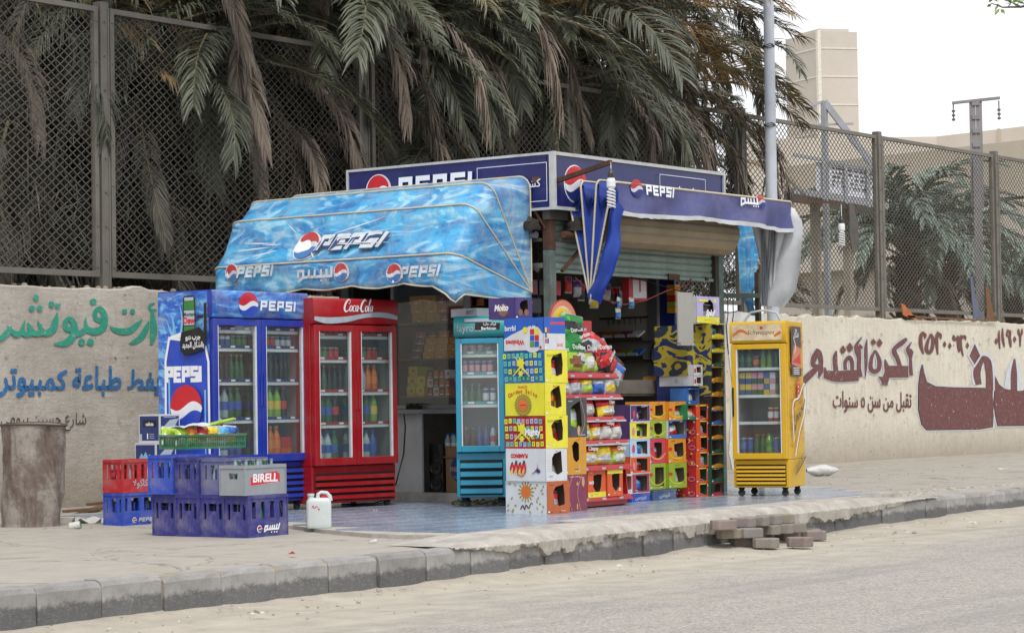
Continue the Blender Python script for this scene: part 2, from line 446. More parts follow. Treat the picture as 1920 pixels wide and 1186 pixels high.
b.grid(rows, MORT); o = b.build('mortar', kerb)
b = MB(); b.add([(42, kerb_y(42), ROADZ), (300, 20, ROADZ), (300, 20, 0), (42, kerb_y(42), 0), (300, 20.2, 0), (42, kerb_y(42) + .2, 0)], [(0, 1, 2, 3), (3, 2, 4, 5)], KM); b.build('far_kerb', kerb)

# tiled floor of the stall and the rough cement poured over the kerb
def tile_mat():
    m, nt, p, oc, _ = newmat('blue_marbled_tile')
    n = noise(nt, mapping(nt, oc, (1.1, 1.6, 1), (0, 0, 0.5)), 3.2, 8, 0.7, 2.2); n2 = noise(nt, oc, 1.2, 5, 0.6); nf = noise(nt, mapping(nt, oc, (3, 5, 1)), 4, 5, 0.6, 3.5)
    col = ramp(nt, n, [(0.3, (0.16, 0.21, 0.30)), (0.5, (0.25, 0.31, 0.40)), (0.62, (0.40, 0.46, 0.54)), (0.75, (0.62, 0.65, 0.68))])
    col = mixc(nt, ramp(nt, nf, [(0.60, 0.0), (0.68, 0.85)]), col, (0.70, 0.72, 0.72))
    col = mixc(nt, ramp(nt, n2, [(0.45, 0.0), (0.7, 0.45)]), col, (0.46, 0.43, 0.38))
    oi = nd(nt, 'ShaderNodeObjectInfo'); col = mixc(nt, 1.0, col, ramp(nt, oi.outputs['Random'], [(0, 0.86), (1, 1.08)]), 'MULTIPLY')
    nt.links.new(col, p.inputs['Base Color']); p.inputs['Roughness'].default_value = 0.28
    nt.links.new(ramp(nt, n2, [(0.35, 0.16), (0.65, 0.42)]), p.inputs['Roughness'])
    return m
TM = tile_mat()
def front_y(x):
    return kerb_y(x) + 0.13 + 0.10 * vnoise(x, 7, 1.7) + (0.0 if x > 14.2 else (14.2 - x) * 2.1)
slab = [(13.66, 11.1), (13.55, 11.55), (13.9, 12.4), (14.25, 13.0), (14.6, 16.4), (23.0, 16.4), (22.9, 13.4), (22.0, 12.0), (21.3, 11.35)]
b = MB(); edge = []
for i in range(40):
    xx = 21.3 - (21.3 - 13.7) * i / 39; edge.append((xx, kerb_y(xx) + 0.30 + 0.16 * vnoise(xx, 2, 2.5)))
poly = [(14.6, 16.4), (23.0, 16.4), (22.9, 13.4), (22.2, 12.2)] + edge + [(13.6, 11.2), (13.62, 11.6), (13.95, 12.4), (14.3, 13.0)]
CEM = mat('rough_cement', '#aba69e', 0.95, var=0.25, scale=5, bmp=1.0, bscale=26, dirt=0.5, dcol='#817a70')
b.prism(list(reversed(poly)), -0.03, 0.036, CEM); plat = b.build('stall_floor'); setting(plat)
def inside(px_, py_, P):
    c = False
    for (x1, y1), (x2, y2) in zip(P, P[1:] + P[:1]):
        if (y1 > py_) != (y2 > py_) and px_ < (x2 - x1) * (py_ - y1) / (y2 - y1) + x1: c = not c
    return c
tb = MB(); T = 0.40
tb.box(0.0015, 0.0015, 0, T - 0.0015, T - 0.0015, 0.006, TM); tmesh = tb.mesh('floor_tile')
for i in range(24):
    for j in range(15):
        x0 = 13.5 + i * T; y0 = 10.6 + j * T
        cs = [inside(x0 + a * T, y0 + c * T, poly) for a in (0, 1) for c in (0, 1)]
        if all(cs): obj('floor_tile', tmesh, plat, loc=(x0, y0, 0.0365))
b = MB(); rows = []
for i in range(900):
    xx = 13.0 + i * 0.0094; ky = kerb_y(xx); n1 = vnoise(xx, 0, 2.3); n2 = vnoise(xx, 5, 11); n3 = vnoise(xx, 9, 37); n4 = vnoise(xx, 3, 70)
    on_ = 1.0 if xx < 19.6 else max(0.0, 1 - (xx - 19.6) / 1.6)
    w0 = min(1, max(0, (xx - 13.0) / 0.7)) * on_
    ov = 0.035 * w0; dr = (0.022 + 0.045 * (n1 > .45) * min(1, (n1 - .45) * 9) + (0.03 if vnoise(xx, 8, 4.3) > .5 else 0) + (.014 if n2 > .5 else 0) + 0.012 * n3 + .006 * n4) * w0
    r = [(xx, ky + 0.62, 0.034 * w0), (xx, ky + 0.40, (0.046 + 0.01 * n2) * w0), (xx, ky + 0.2 + .03 * n4, (0.040 + 0.016 * n3) * w0), (xx, ky + 0.09, (0.034 + 0.014 * n2 + .012 * n4) * w0), (xx, ky + 0.03 - ov * .6 + .02 * n3, (0.020 + .016 * n3) * w0 - .002),
         (xx, ky - ov * .6 - 0.022 * n3, -0.014 * w0 - .012 * n4 - 0.003), (xx, ky - ov * .3 - 0.018 * n2 * w0 - .008 * n4, -dr), (xx, ky + 0.012, -dr - 0.006), (xx, ky + 0.05, -dr)]
    rows.append(r)
b.grid(rows, CEM, False); setting(b.build('cement_lip'))

# ---------------------------------------------------------------- boundary wall
def wall_mat():
    m, nt, p, oc, _ = newmat('old_plaster')
    sep = nd(nt, 'ShaderNodeSeparateXYZ'); nt.links.new(oc, sep.inputs[0])
    big = noise(nt, oc, 1.1, 6, 0.65); mid = noise(nt, oc, 4.5, 8, 0.75); fine = noise(nt, oc, 40, 6, 0.8); strk = noise(nt, mapping(nt, oc, (7, 1, 0.9)), 2.0, 7, 0.7)
    left = mixc(nt, ramp(nt, big, [(0.35, 0), (0.62, 1)]), (0.46, 0.42, 0.36), (0.66, 0.61, 0.54)); lst = noise(nt, mapping(nt, oc, (1.2, 1, 9)), 3.5, 6, .7); left = mixc(nt, ramp(nt, lst, [(.40, .35), (.56, 0)]), left, (.38, .34, .29)); rd = noise(nt, oc, 2.6, 6, .75, .5); left = mixc(nt, ramp(nt, rd, [(.60, 0), (.72, .5)]), left, (.33, .19, .15))
    right = mixc(nt, ramp(nt, big, [(0.3, 0), (0.7, 1)]), (0.64, 0.59, 0.485), (0.76, 0.71, 0.60))
    f = nd(nt, 'ShaderNodeMapRange'); nt.links.new(sep.outputs['X'], f.inputs[0]); f.inputs[1].default_value = 20; f.inputs[2].default_value = 22
    col = mixc(nt, f.outputs[0], left, right)
    col = mixc(nt, ramp(nt, mid, [(0.54, 0.0), (0.66, 0.55)]), col, (0.30, 0.26, 0.215)); ch = noise(nt, oc, 9, 3, .5); col = mixc(nt, ramp(nt, ch, [(.69, 0), (.71, .8)]), col, (.20, .17, .14)); col = mixc(nt, ramp(nt, ch, [(.27, .7), (.29, 0)]), col, (.62, .60, .56))
    col = mixc(nt, ramp(nt, strk, [(0.5, 0.0), (0.8, 0.5)]), col, (0.36, 0.31, 0.255))
    # splash dirt along the foot
    z = nd(nt, 'ShaderNodeMath', operation='MULTIPLY_ADD'); nt.links.new(mid, z.inputs[0]); z.inputs[1].default_value = 0.8; nt.links.new(sep.outputs['Z'], z.inputs[2])
    g = nd(nt, 'ShaderNodeMapRange'); nt.links.new(z.outputs[0], g.inputs[0]); g.inputs[1].default_value = 0.35; g.inputs[2].default_value = 1.0; g.inputs[3].default_value = 0.75; g.inputs[4].default_value = 0.0
    col = mixc(nt, g.outputs[0], col, (0.30, 0.245, 0.185))
    nt.links.new(col, p.inputs['Base Color']); p.inputs['Roughness'].default_value = 0.93
    ad = nd(nt, 'ShaderNodeMath', operation='MULTIPLY_ADD'); nt.links.new(mid, ad.inputs[0]); ad.inputs[1].default_value = 2.0; nt.links.new(fine, ad.inputs[2])
    bump(nt, p, ad.outputs[0], 0.75, 0.02); return m
WLM = wall_mat()
WY = 18.0; WTOP = 2.22
wall = thing('boundary_wall', 'long low plastered boundary wall with painted lettering behind the stall', 'wall')
b = MB(); xs2 = [0 + 0.12 * i for i in range(500)] + [70, 90, 140, 260]; rows = []
for xx in xs2:
    t = WTOP - 0.03 * vnoise(xx, 1, 5) ** 2 + (0.03 if vnoise(xx, 4, 7) > 0.86 else 0)
    rows.append([(xx, WY, -0.1), (xx, WY + 0.004 * (vnoise(xx, 0, 1) - .5), 1.0), (xx, WY, t - 0.015), (xx, WY + 0.02, t), (xx, WY + 0.26, t - 0.01), (xx, WY + 0.26, -0.1)])
b.grid([list(r) for r in rows], WLM, False); b.build('plastered_wall', wall)
b = MB()
for i in range(260):
    xx = rng.uniform(14, 45); s_ = rng.uniform(0.012, 0.045); yy = WY + rng.uniform(0.03, 0.2)
    b.lathe([(0, WTOP - 0.03, MORT), (s_, WTOP - 0.02, MORT), (s_ * .8, WTOP - 0.02 + s_ * 0.8, MORT), (0, WTOP - 0.02 + s_ * 1.1, MORT)], 5, (xx, yy, 0))
o = b.build('mortar_crumbs', wall); o['kind'] = 'stuff'

# lettering brushed on the wall: read off the photograph onto the wall's own plane
def paint_mat(name, col, thin=0.35):
    m, nt, p, oc, out = newmat(name)
    n = noise(nt, oc, 7, 8, 0.75); n2 = noise(nt, oc, 45, 5, 0.8)
    c = lin(col)
    a = mixc(nt, ramp(nt, n, [(0.3, 0), (0.7, 1)]), tuple(x * 0.82 for x in c), tuple(x * 1.15 for x in c))
    a = mixc(nt, ramp(nt, n2, [(0.54, 0.0), (0.70, thin)]), a, (0.55, 0.50, 0.42)); n3 = noise(nt, oc, 13, 6, .8); a = mixc(nt, ramp(nt, n3, [(.62, 0), (.64, .75)]), a, (.55, .50, .42))
    nt.links.new(a, p.inputs['Base Color']); p.inputs['Roughness'].default_value = 0.8
    bump(nt, p, n2, 0.5, 0.01); return m
P_TEAL = paint_mat('wall_paint_green', '#2f9c84'); P_BLUE = paint_mat('wall_paint_blue', '#2f6fa8'); P_BLK = paint_mat('wall_paint_black', '#3a3431', 0.7)
P_MAR = paint_mat('wall_paint_maroon', '#6a4040', 0.4); P_WHT = paint_mat('wall_paint_white', '#c4cbd0', 0.5); P_DK = paint_mat('wall_paint_outline', '#3b3436', 0.3)
def wall_map(ox, oy, sc, skew=0.0):
    def mp(x, y, l):
        p = on(ox + x * sc, oy + y * sc, 1, WY - 0.012)
        return (p.x, WY - 0.006 - l, p.z)
    return mp
mpL = wall_map(0, 500, 480 / 1898)
A = Art(); T_ = P_TEAL
A.brush([(1128, 322, 18), (1140, 420, 48), (1140, 500, 52), (1122, 578, 14)], T_)
A.brush([(1150, 268, 14), (1112, 290, 20), (1120, 318, 22), (1165, 318, 12)], T_)
A.brush([(1106, 402, 10), (1088, 455, 38), (1050, 520, 48), (1000, 556, 34), (958, 568, 6)], T_)
A.brush([(1058, 388, 6), (1020, 428, 34), (960, 474, 48), (895, 478, 46), (845, 462, 32), (818, 440, 6)], T_)
A.disc(926, 330, 19, T_); A.disc(985, 330, 19, T_)
A.brush([(752, 400, 38), (712, 382, 34), (708, 335, 34), (738, 308, 34), (768, 340, 44), (778, 400, 48), (760, 456, 50), (700, 478, 52), (652, 462, 40), (634, 412, 22), (640, 372, 6)], T_)
A.disc(693, 258, 24, T_)
A.brush([(648, 455, 30), (600, 488, 44), (545, 500, 40)], T_)
A.brush([(560, 455, 34), (500, 462, 40), (482, 420, 34), (505, 386, 32), (538, 400, 40), (556, 460, 48), (528, 530, 56), (470, 568, 44), (398, 570, 8)], T_)
A.disc(606, 557, 26, T_); A.disc(671, 557, 26, T_)
A.brush([(424, 338, 8), (412, 400, 44), (392, 460, 52), (340, 492, 46), (312, 470, 34), (290, 425, 20), (278, 396, 6)], T_)
A.brush([(322, 488, 34), (262, 494, 44), (226, 462, 38), (205, 410, 8)], T_)
A.brush([(240, 488, 30), (196, 502, 40), (166, 470, 34), (186, 396, 8)], T_)
A.brush([(170, 480, 30), (120, 500, 44), (84, 470, 28), (52, 438, 6)], T_)
A.brush([(84, 440, 6), (60, 480, 42), (20, 520, 40), (-20, 548, 12)], T_)
for x_, y_ in ((380, 276), (426, 286), (235, 306), (293, 306), (265, 228)): A.disc(x_, y_, 21, T_)
A.place(mpL, 'painted_lettering', wall, lift=0.0)
wmap = plane_map((0, WY - .006, 0), (1, 0, 0), (0, 0, 1), (0, -1, 0))
def wtext(t, xl, xr, yb, hp, m, bold, shear=0.0):
    "a painted line of writing between two places of the photograph, on the wall"
    a = on(xl, yb, 1, WY); c = on(xr, yb, 1, WY); vs, fs = txt2d(t, 0); k = (on(xl, yb - hp, 1, WY).z - a.z) / .7
    x0 = min(v[0] for v in vs); x1 = max(v[0] for v in vs); sx = (c.x - a.x) / ((x1 - x0) * k)
    A = Art()
    for dx, dy in ((0, 0), (bold, bold * .5), (-bold, -bold * .5), (bold, -bold), (-bold, bold)) if bold > .004 else ((0, 0),):
        A.poly([(a.x + (v[0] + dx - x0) * sx * k + v[1] * shear * k, (v[1] + dy) * k * (1 + .10 * math.sin(v[0] * 1.7)) + a.z + (c.z - a.z) * (v[0] - x0) / (x1 - x0)) for v in vs], fs, m)
    A.place(wmap, 'painted_lettering', wall, lift=.003)
wtext('ﺮﺗﻮﻴﺒﻤﻛ ﺔﻋﺎﺒﻃ ﻂﻔﻳ', -2, 298, 729, 40, P_BLUE, .028, .08)
wtext('ﻲﻣﻮﻴﺑ ﻦﻴﺴﺣ ﻉﺭﺎﺷ', 0, 160, 795, 24, P_BLK, .002, .1)
# right hand side
mpR = wall_map(1480, 560, 440 / 1535)
def halo(A, pts, grow): A.brush([(p[0], p[1], p[2] + grow) for p in pts], P_WHT)
strokes = []
mpS = (240 / 1779) / (440 / 1535)      # strokes measured on a closer view
def s2(pts): return [(p[0] * mpS, p[1] * mpS, p[2] * mpS) for p in pts]
strokes += [s2([(388, 690, 20), (350, 800, 80), (330, 900, 70), (380, 940, 60), (440, 900, 60), (415, 760, 80), (385, 700, 30)]), s2([(440, 900, 50), (435, 1010, 70), (408, 1090, 14)]), s2([(390, 960, 60), (310, 1030, 90), (230, 1110, 90), (190, 1170, 60)]),
            s2([(654, 720, 16), (636, 800, 62), (636, 900, 66), (650, 1010, 66)]), s2([(490, 950, 20), (505, 1030, 60), (520, 1090, 90)]),
            s2([(520, 1050, 120), (640, 1075, 150), (820, 1070, 160), (960, 1060, 150)]), s2([(990, 1080, 60), (965, 960, 60), (968, 820, 62), (950, 720, 90), (930, 640, 50), (1010, 530, 10)]), s2([(960, 660, 90), (1015, 680, 30)]), s2([(960, 800, 50), (920, 740, 30)]),
            s2([(780, 985, 50), (775, 880, 50), (830, 812, 60), (868, 880, 56), (872, 985, 50)]), s2([(1078, 560, 10), (1062, 680, 46), (1064, 900, 44), (1052, 1096, 10)]),
            s2([(1192, 710, 24), (1140, 820, 50), (1128, 960, 62), (1180, 1010, 66), (1240, 970, 62), (1248, 850, 60), (1195, 720, 30)]),
            s2([(1326, 840, 16), (1345, 920, 60), (1362, 1000, 80), (1340, 1100, 90), (1320, 1190, 80)]), s2([(1240, 1085, 16), (1300, 1120, 70), (1330, 1180, 60)]),
            s2([(1380, 1010, 165), (1500, 1010, 165), (1650, 1010, 160)]), s2([(1540, 960, 60), (1500, 830, 60), (1455, 740, 70), (1470, 680, 60), (1560, 610, 70), (1630, 550, 36)]), s2([(1690, 1060, 50), (1682, 940, 50), (1680, 820, 46), (1672, 740, 90), (1640, 690, 50), (1696, 600, 10)]), s2([(1680, 740, 80), (1722, 745, 16)])]
dots = [(742, 708, 44, 66), (836, 674, 50, 72), (1165, 600, 38, 50), (1250, 610, 44, 60)]
A = Art()
for s_ in strokes: halo(A, s_, 14)
for s_ in strokes: A.brush(s_, P_MAR)
for x_, y_, rx, ry in dots: A.shape([((x_ - rx) * mpS, y_ * mpS), (x_ * mpS, (y_ - ry) * mpS), ((x_ + rx) * mpS, y_ * mpS), (x_ * mpS, (y_ + ry) * mpS)], P_MAR)
A.place(mpR, 'painted_lettering', wall, lift=0.0)
wtext('ﺕﺍﻮﻨﺳ ٥ ﻦﺳ ﻦﻣ ﻞﺒﻘﺗ', 1561, 1708, 763, 27, P_MAR, .02, .05)
A = Art()
for s_ in ([(880, 214, 10), (862, 240, 22), (862, 300, 26), (878, 360, 10)], [(868, 230, 26), (890, 236, 22), (886, 262, 6)], [(928, 228, 10), (906, 280, 20), (898, 330, 26), (918, 352, 22), (936, 320, 24), (940, 260, 20), (928, 228, 12)],
           [(974, 214, 10), (964, 260, 24), (972, 364, 10)], [(966, 232, 26), (988, 236, 24), (992, 264, 6)], [(1074, 236, 10), (1080, 262, 26), (1100, 260, 14), (1098, 240, 8)], [(1104, 240, 10), (1108, 300, 22), (1112, 350, 8)], [(1130, 238, 20), (1118, 280, 22), (1138, 374, 8)], [(1120, 256, 18), (1148, 246, 20), (1154, 270, 6)],
           [(1374, 206, 6), (1372, 250, 14), (1378, 326, 8)], [(1396, 190, 6), (1396, 250, 16), (1408, 314, 8)], [(1432, 200, 12), (1424, 236, 14), (1446, 240, 12), (1440, 204, 14)], [(1440, 236, 14), (1446, 280, 18), (1450, 316, 8)],
           [(1500, 196, 8), (1504, 230, 18), (1520, 228, 14), (1522, 196, 8)], [(1512, 230, 16), (1510, 312, 8)]):
    A.brush(s_, P_MAR)
for x_, y_ in ((1016, 296), (1050, 306), (1165, 304), (1354, 276), (1474, 264)): A.shape([(x_ - 12, y_), (x_, y_ - 22), (x_ + 12, y_), (x_, y_ + 22)], P_MAR)
A.place(mpR, 'painted_number', wall, lift=0.003)
A = Art()
def outl(pts, m1, m2, m3):
    A.shape(pts, m3)
big1 = [(872, 430), (880, 480), (900, 545), (960, 575), (1080, 582), (1290, 585), (1325, 580), (1338, 700), (1330, 835), (1240, 850), (900, 855), (868, 820), (846, 720), (848, 560), (860, 470)]
big2 = [(1345, 600), (1345, 500), (1370, 560), (1400, 585), (1480, 600), (1640, 600), (1640, 825), (1365, 828), (1350, 760), (1340, 680)]
for P_, g in ((big1, 1), (big2, 1)):
    cx_ = sum(p[0] for p in P_) / len(P_); cy_ = sum(p[1] for p in P_) / len(P_)
    A.brush([(p[0], p[1], 22) for p in P_ + P_[:1]], P_WHT, curve=False)
    A.brush([(p[0], p[1], 9) for p in P_ + P_[:1]], P_DK, curve=False)
A.brush([(1235, 560, 60), (1228, 480, 70), (1255, 400, 60), (1300, 400, 70), (1322, 500, 60), (1322, 600, 60)], P_WHT); A.brush([(1240, 560, 40), (1228, 480, 50), (1256, 400, 44), (1296, 410, 50), (1310, 500, 46), (1310, 600, 50)], P_MAR)
A.brush([(1436, 600, 60), (1448, 480, 50), (1475, 385, 20)], P_WHT); A.brush([(1500, 600, 60), (1496, 480, 44), (1480, 385, 14)], P_WHT); A.brush([(1470, 600, 44), (1470, 480, 40), (1474, 392, 12)], P_MAR)
A.shape([(1165, 370), (1215, 272), (1262, 370), (1212, 452)], P_WHT); A.shape([(1178, 372), (1214, 292), (1250, 372), (1212, 430)], P_MAR)
A.shape(big1, P_MAR); A.shape(big2, P_MAR)
A.place(mpR, 'painted_lettering', wall, lift=0.0)

A = Art(); P_ = [(1358, 588), (1386, 584), (1432, 590), (1430, 700), (1437, 800), (1428, 905), (1380, 912), (1366, 850), (1372, 720), (1362, 640)]
A.shape([(on(x, y, 1, WY).x, on(x, y, 1, WY).z) for x, y in P_], mat('whitewash', '#d5d6d4', .8, var=.1, scale=4, dirt=.5)); A.place(wmap, 'whitewash_patch', wall, lift=.002)
# ---------------------------------------------------------------- fence of steel posts, framed panels and expanded mesh
FST = mat('fence_paint', '#726e66', 0.7, 0.1, var=0.15, scale=3, bmp=0.2, bscale=90, dirt=0.45, dcol='#5a5148')
MSH = mat('fence_mesh', '#57544d', 0.75, 0.1, var=0.15, scale=2, dirt=0.3, dcol='#5a4a3c')
fence = thing('mesh_fence', 'tall grey steel fence of framed wire mesh panels standing on the boundary wall', 'fence', (0, 18.1, 0))
PS = 4.145; X0 = 17.08; FT = 5.10; FB = 2.33
pb = MB(); pb.box(-0.055, -0.05, 2.15, 0.055, 0.06, FT + 0.06, FST); pb.box(-0.06, -0.058, 2.15, -0.04, -0.05, FT, FST); pb.box(0.04, -0.058, 2.15, 0.06, -0.05, FT, FST)
for k in range(8): pb.lathe([(0, -0.066, FST), (0.011, -0.066, FST), (0.011, -0.05, FST)], 6, (0, 0, 2.5 + k * 0.35), 'y')
pmesh = pb.mesh('post')
fb = MB(); a0, a1 = 0.085, PS - 0.085
fb.box(a0, -0.045, FB, a0 + 0.055, 0.015, FT, FST); fb.box(a1 - 0.055, -0.045, FB, a1, 0.015, FT, FST); fb.box(a0 + 0.055, -0.045, FB, a1 - 0.055, 0.015, FB + 0.06, FST); fb.box(a0 + 0.055, -0.045, FT - 0.055, a1 - 0.055, 0.015, FT, FST)
for z in [FB + 0.1 + 0.42 * i for i in range(7)]:
    for xx in (a0 + 0.027, a1 - 0.027): fb.lathe([(0, -0.055, FST), (0.01, -0.055, FST), (0.01, -0.045, FST)], 6, (xx, 0, z), 'y')
fmesh = fb.mesh('panel_frame')
cw, ch = 0.112, 0.088; u0_, u1_ = a0 + 0.05, a1 - 0.05; z0_, z1_ = FB + 0.05, FT - 0.05
W_ = u1_ - u0_; H_ = z1_ - z0_; sl_ = ch / cw
mmeshes = []
for var_ in range(3):
  mb = MB()
  for sgn, i in [(s_, i_) for s_ in (1, -1) for i_ in range(int((W_ + H_ / sl_) / cw) + 2)]:
        # line z = z0 + sl*(x - xs) in panel coordinates, mirrored for the other family
        xs_ = -H_ / sl_ + i * cw
        xa, za = max(0, xs_), max(0, -sl_ * xs_); 
        xb = min(W_, xs_ + H_ / sl_); zb = sl_ * (xb - xs_)
        if xb - xa < 0.01: continue
        if sgn < 0: xa, xb = W_ - xa, W_ - xb
        ns_ = max(1, int(abs(zb - za) / .3)); P_ = []
        for q in range(ns_ + 1):
            x_ = u0_ + xa + (xb - xa) * q / ns_; z_ = z0_ + za + (zb - za) * q / ns_; e_ = min(1, 4 * min(x_ - u0_, u1_ - x_, z_ - z0_, z1_ - z_))
            P_.append((x_ + .03 * e_ * (vnoise(x_, z_, .8, var_) - .5), 0.003 * sgn + .10 * e_ * (vnoise(x_, z_, .7, var_ + 5) - .5), z_ - .05 * e_ * vnoise(x_, z_, .9, var_ + 9)))
        for q in range(ns_): mb.bar(P_[q], P_[q + 1], 0.006, 0.0095, MSH)
  mmeshes.append(mb.mesh('wire_mesh'))
for k in range(-3, 14):
    o = obj('post', pmesh, fence, loc=(X0 + k * PS, 0, 0)); o.rotation_euler = (rng.uniform(-.006, .006), rng.uniform(-.004, .004), 0)
    if k < 13:
        obj('panel_frame', fmesh, fence, loc=(X0 + k * PS, 0, 0)); obj('wire_mesh', mmeshes[k % 3], fence, loc=(X0 + k * PS, 0, 0))

# ---------------------------------------------------------------- date palms
def leaf_mat(name, c1, c2, tip=None, rough=0.5):
    m, nt, p, oc, out = newmat(name)
    oi = nd(nt, 'ShaderNodeObjectInfo'); n = noise(nt, oc, 2.2, 4, 0.7)
    a = mixc(nt, ramp(nt, n, [(0.3, 0), (0.7, 1)]), c1, c2)
    a = mixc(nt, 1.0, a, ramp(nt, oi.outputs['Random'], [(0, 0.6), (1, 1.25)]), 'MULTIPLY')
    if tip:
        sep = nd(nt, 'ShaderNodeSeparateXYZ'); nt.links.new(oc, sep.inputs[0])
        n2 = noise(nt, oc, 0.9, 3, 0.5)
        f = nd(nt, 'ShaderNodeMath', operation='MULTIPLY'); nt.links.new(ramp(nt, n2, [(0.42, 0), (0.6, 1)]), f.inputs[0]); f.inputs[1].default_value = 0.75
        a = mixc(nt, f.outputs[0], a, tip)
    nt.links.new(a, p.inputs['Base Color']); p.inputs['Roughness'].default_value = rough
    return m
L_GRN = leaf_mat('palm_leaf_green', (0.06, 0.082, 0.055), (0.125, 0.155, 0.11))
L_OLV = leaf_mat('palm_leaf_olive', (0.085, 0.10, 0.065), (0.16, 0.17, 0.115))
L_ORG = leaf_mat('palm_leaf_browning', (0.10, 0.11, 0.06), (0.18, 0.165, 0.10), (0.30, 0.165, 0.05))
L_DED = leaf_mat('palm_leaf_dead', (0.14, 0.11, 0.088), (0.28, 0.225, 0.18), rough=0.8)
L_DRK = leaf_mat('palm_leaf_old', (0.085, 0.077, 0.062), (0.17, 0.155, 0.128), rough=0.85)
L_RCH = mat('palm_rib', '#7c7458', 0.7, var=0.2, scale=3, dirt=0.2)
L_BRK = mat('palm_bark', '#5b5045', 0.95, var=0.3, scale=6, bmp=0.8, bscale=20)
def frond(seed, L, a0, a1, leafm, N=104, ll=0.44, spread=0.9, droop=0.5, wid=0.0125, pw=1.3, twist=0.0, kind=None):
    rr = random.Random(seed); b = MB()
    pts = [Vector((0, 0, 0))]; tans = []
    K = 24; side0 = rr.uniform(-0.10, 0.10)
    for i in range(K):
        t = (i + .5) / K; a = R(a0 + (a1 - a0) * t ** pw); yaw = side0 * t * 2
        d = Vector((math.cos(a) * math.cos(yaw), math.cos(a) * math.sin(yaw), math.sin(a))); tans.append(d); pts.append(pts[-1] + d * (L / K))
    tans.append(tans[-1])
    b.tube(pts[::3] + [pts[-1]] if (K % 3) else pts[::3], [0.026 * (1 - 0.9 * i / (K // 3)) + 0.002 for i in range(len(pts[::3] + ([pts[-1]] if K % 3 else [])))], L_RCH, 4, False)
    for j in range(N):
        t = 0.10 + 0.90 * (j + rr.random() * 0.5) / N; q = t * K; i = min(int(q), K - 1); f = q - i
        p = pts[i].lerp(pts[i + 1], f); T = tans[i]
        S_ = T.cross(Vector((0, 0, 1)))
        if S_.length < 0.2: S_ = Vector((0, -1, 0)) if abs(T.z) > .9 else S_
        S_.normalize()
        if abs(T.z) > 0.85: S_ = Vector((0, 1, 0)) * (1 if T.x >= -9 else -1)
        U = S_.cross(T).normalized()
        if U.z < 0 and abs(T.z) < .9: U = -U
        for sg in (-1, 1):
            if rr.random() < 0.05: continue
            ln = ll * (0.35 + 0.75 * math.sin(PI * min(1, t * 0.78 + 0.16)) ** 0.8) * rr.uniform(0.8, 1.1)
            an = spread * (1.12 - 0.6 * t) * rr.uniform(0.85, 1.15)
            d = (T * math.cos(an) + S_ * sg * math.sin(an) + U * rr.uniform(0.05, 0.45)).normalized()
            wv = d.cross(U); wv = wv.normalized() if wv.length > .1 else S_
            wv = (wv + U * rr.uniform(-.5, .5)).normalized() * wid * rr.uniform(.8, 1.15)
            d2 = (d + Vector((0, 0, -droop * rr.uniform(0.5, 1.5)))).normalized(); d3 = (d2 + Vector((0, 0, -droop * rr.uniform(0.6, 1.8)))).normalized()
            m1 = p + d * ln * 0.35; m2 = m1 + d2 * ln * 0.35; e = m2 + d3 * ln * 0.3
            b.add([p - wv * .5, p + wv * .5, m1 - wv, m1 + wv, m2 - wv * .7, m2 + wv * .7, e], [(0, 1, 3, 2), (2, 3, 5, 4), (4, 5, 6)], leafm)
    return b.mesh('frond')
FR = {
    'green': [frond(s, 3.3, 38, -48, L_GRN, ll=.58, droop=.3) for s in range(4)] + [frond(10 + s, 3.0, 15, -62, L_OLV, ll=.56, droop=.4) for s in range(4)],
    'browning': [frond(20 + s, 3.4, 22, -42, L_ORG, ll=.60, droop=.45) for s in range(4)],
    'lower': [frond(30 + s, 2.8, -8, -80, L_OLV, ll=.55, droop=.5) for s in range(3)],
    'dead': [frond(40 + s, 2.5, 8, -88, L_DED, ll=.5, spread=0.5, droop=1.1, N=96, pw=.75) for s in range(4)],
    'hang': [frond(50 + s, 2.6, -55, -88, L_DRK, ll=.55, spread=0.7, droop=.7, wid=.014) for s in range(4)],
}
def palm(label, x, y, h, n_green, n_dead, n_hang, seed, sc=1.0, kinds=('green',), lean=0.0, only=None, group='date palms behind the fence'):
    rr = random.Random(seed)
    t = thing('date_palm', label, 'palm tree', (x, y, 0), 0, group)
    b = MB(); pts = [(lean * (i / 8) ** 2, 0, h * i / 8) for i in range(9)]
    b.tube(pts, [0.26 + 0.05 * math.sin(i * 2.4) for i in range(9)], L_BRK, 9)
    for i in range(90):
        z = h * (0.1 + 0.9 * i / 90); a = i * 2.399; q = 0.27
        b.bar((q * math.cos(a) * .8, q * math.sin(a) * .8, z - 0.05), (q * math.cos(a) * 1.5, q * math.sin(a) * 1.5, z + 0.14), 0.12, 0.035, L_BRK)
    b.build('trunk', t)
    cx = lean
    def put(lst, az, tilt, zz, s_):
        o = obj('frond', rr.choice(lst), t, loc=(cx + 0.12 * math.cos(az), 0.12 * math.sin(az), zz))
        o.rotation_euler = (rr.uniform(-.25, .25), tilt, az); o.scale = (s_, s_ * rr.choice((1, -1)), s_)
    for i in range(n_green):
        az = i * 2.39996 + rr.uniform(-.3, .3); lvl = i / max(1, n_green - 1)
        put(FR[kinds[i % len(kinds)]] if lvl < .72 else FR['lower'], az, R(-38 + 55 * lvl + rr.uniform(-8, 8)), h + 0.25 * (1 - lvl), sc * rr.uniform(.85, 1.12))
    for i in range(n_dead):
        az = i * 2.39996 + rr.uniform(-.5, .5); put(FR['dead'], az, R(rr.uniform(-12, 25)), h - rr.uniform(0, .6), sc * rr.uniform(.75, 1.1))
    for i in range(n_hang):
        az = i * 2.39996 + rr.uniform(-.5, .5); put(FR['hang'], az, R(rr.uniform(-15, 12)), h - rr.uniform(0.2, 2.6), sc * rr.uniform(.8, 1.25))
    global LASTP
    LASTP = t; return t
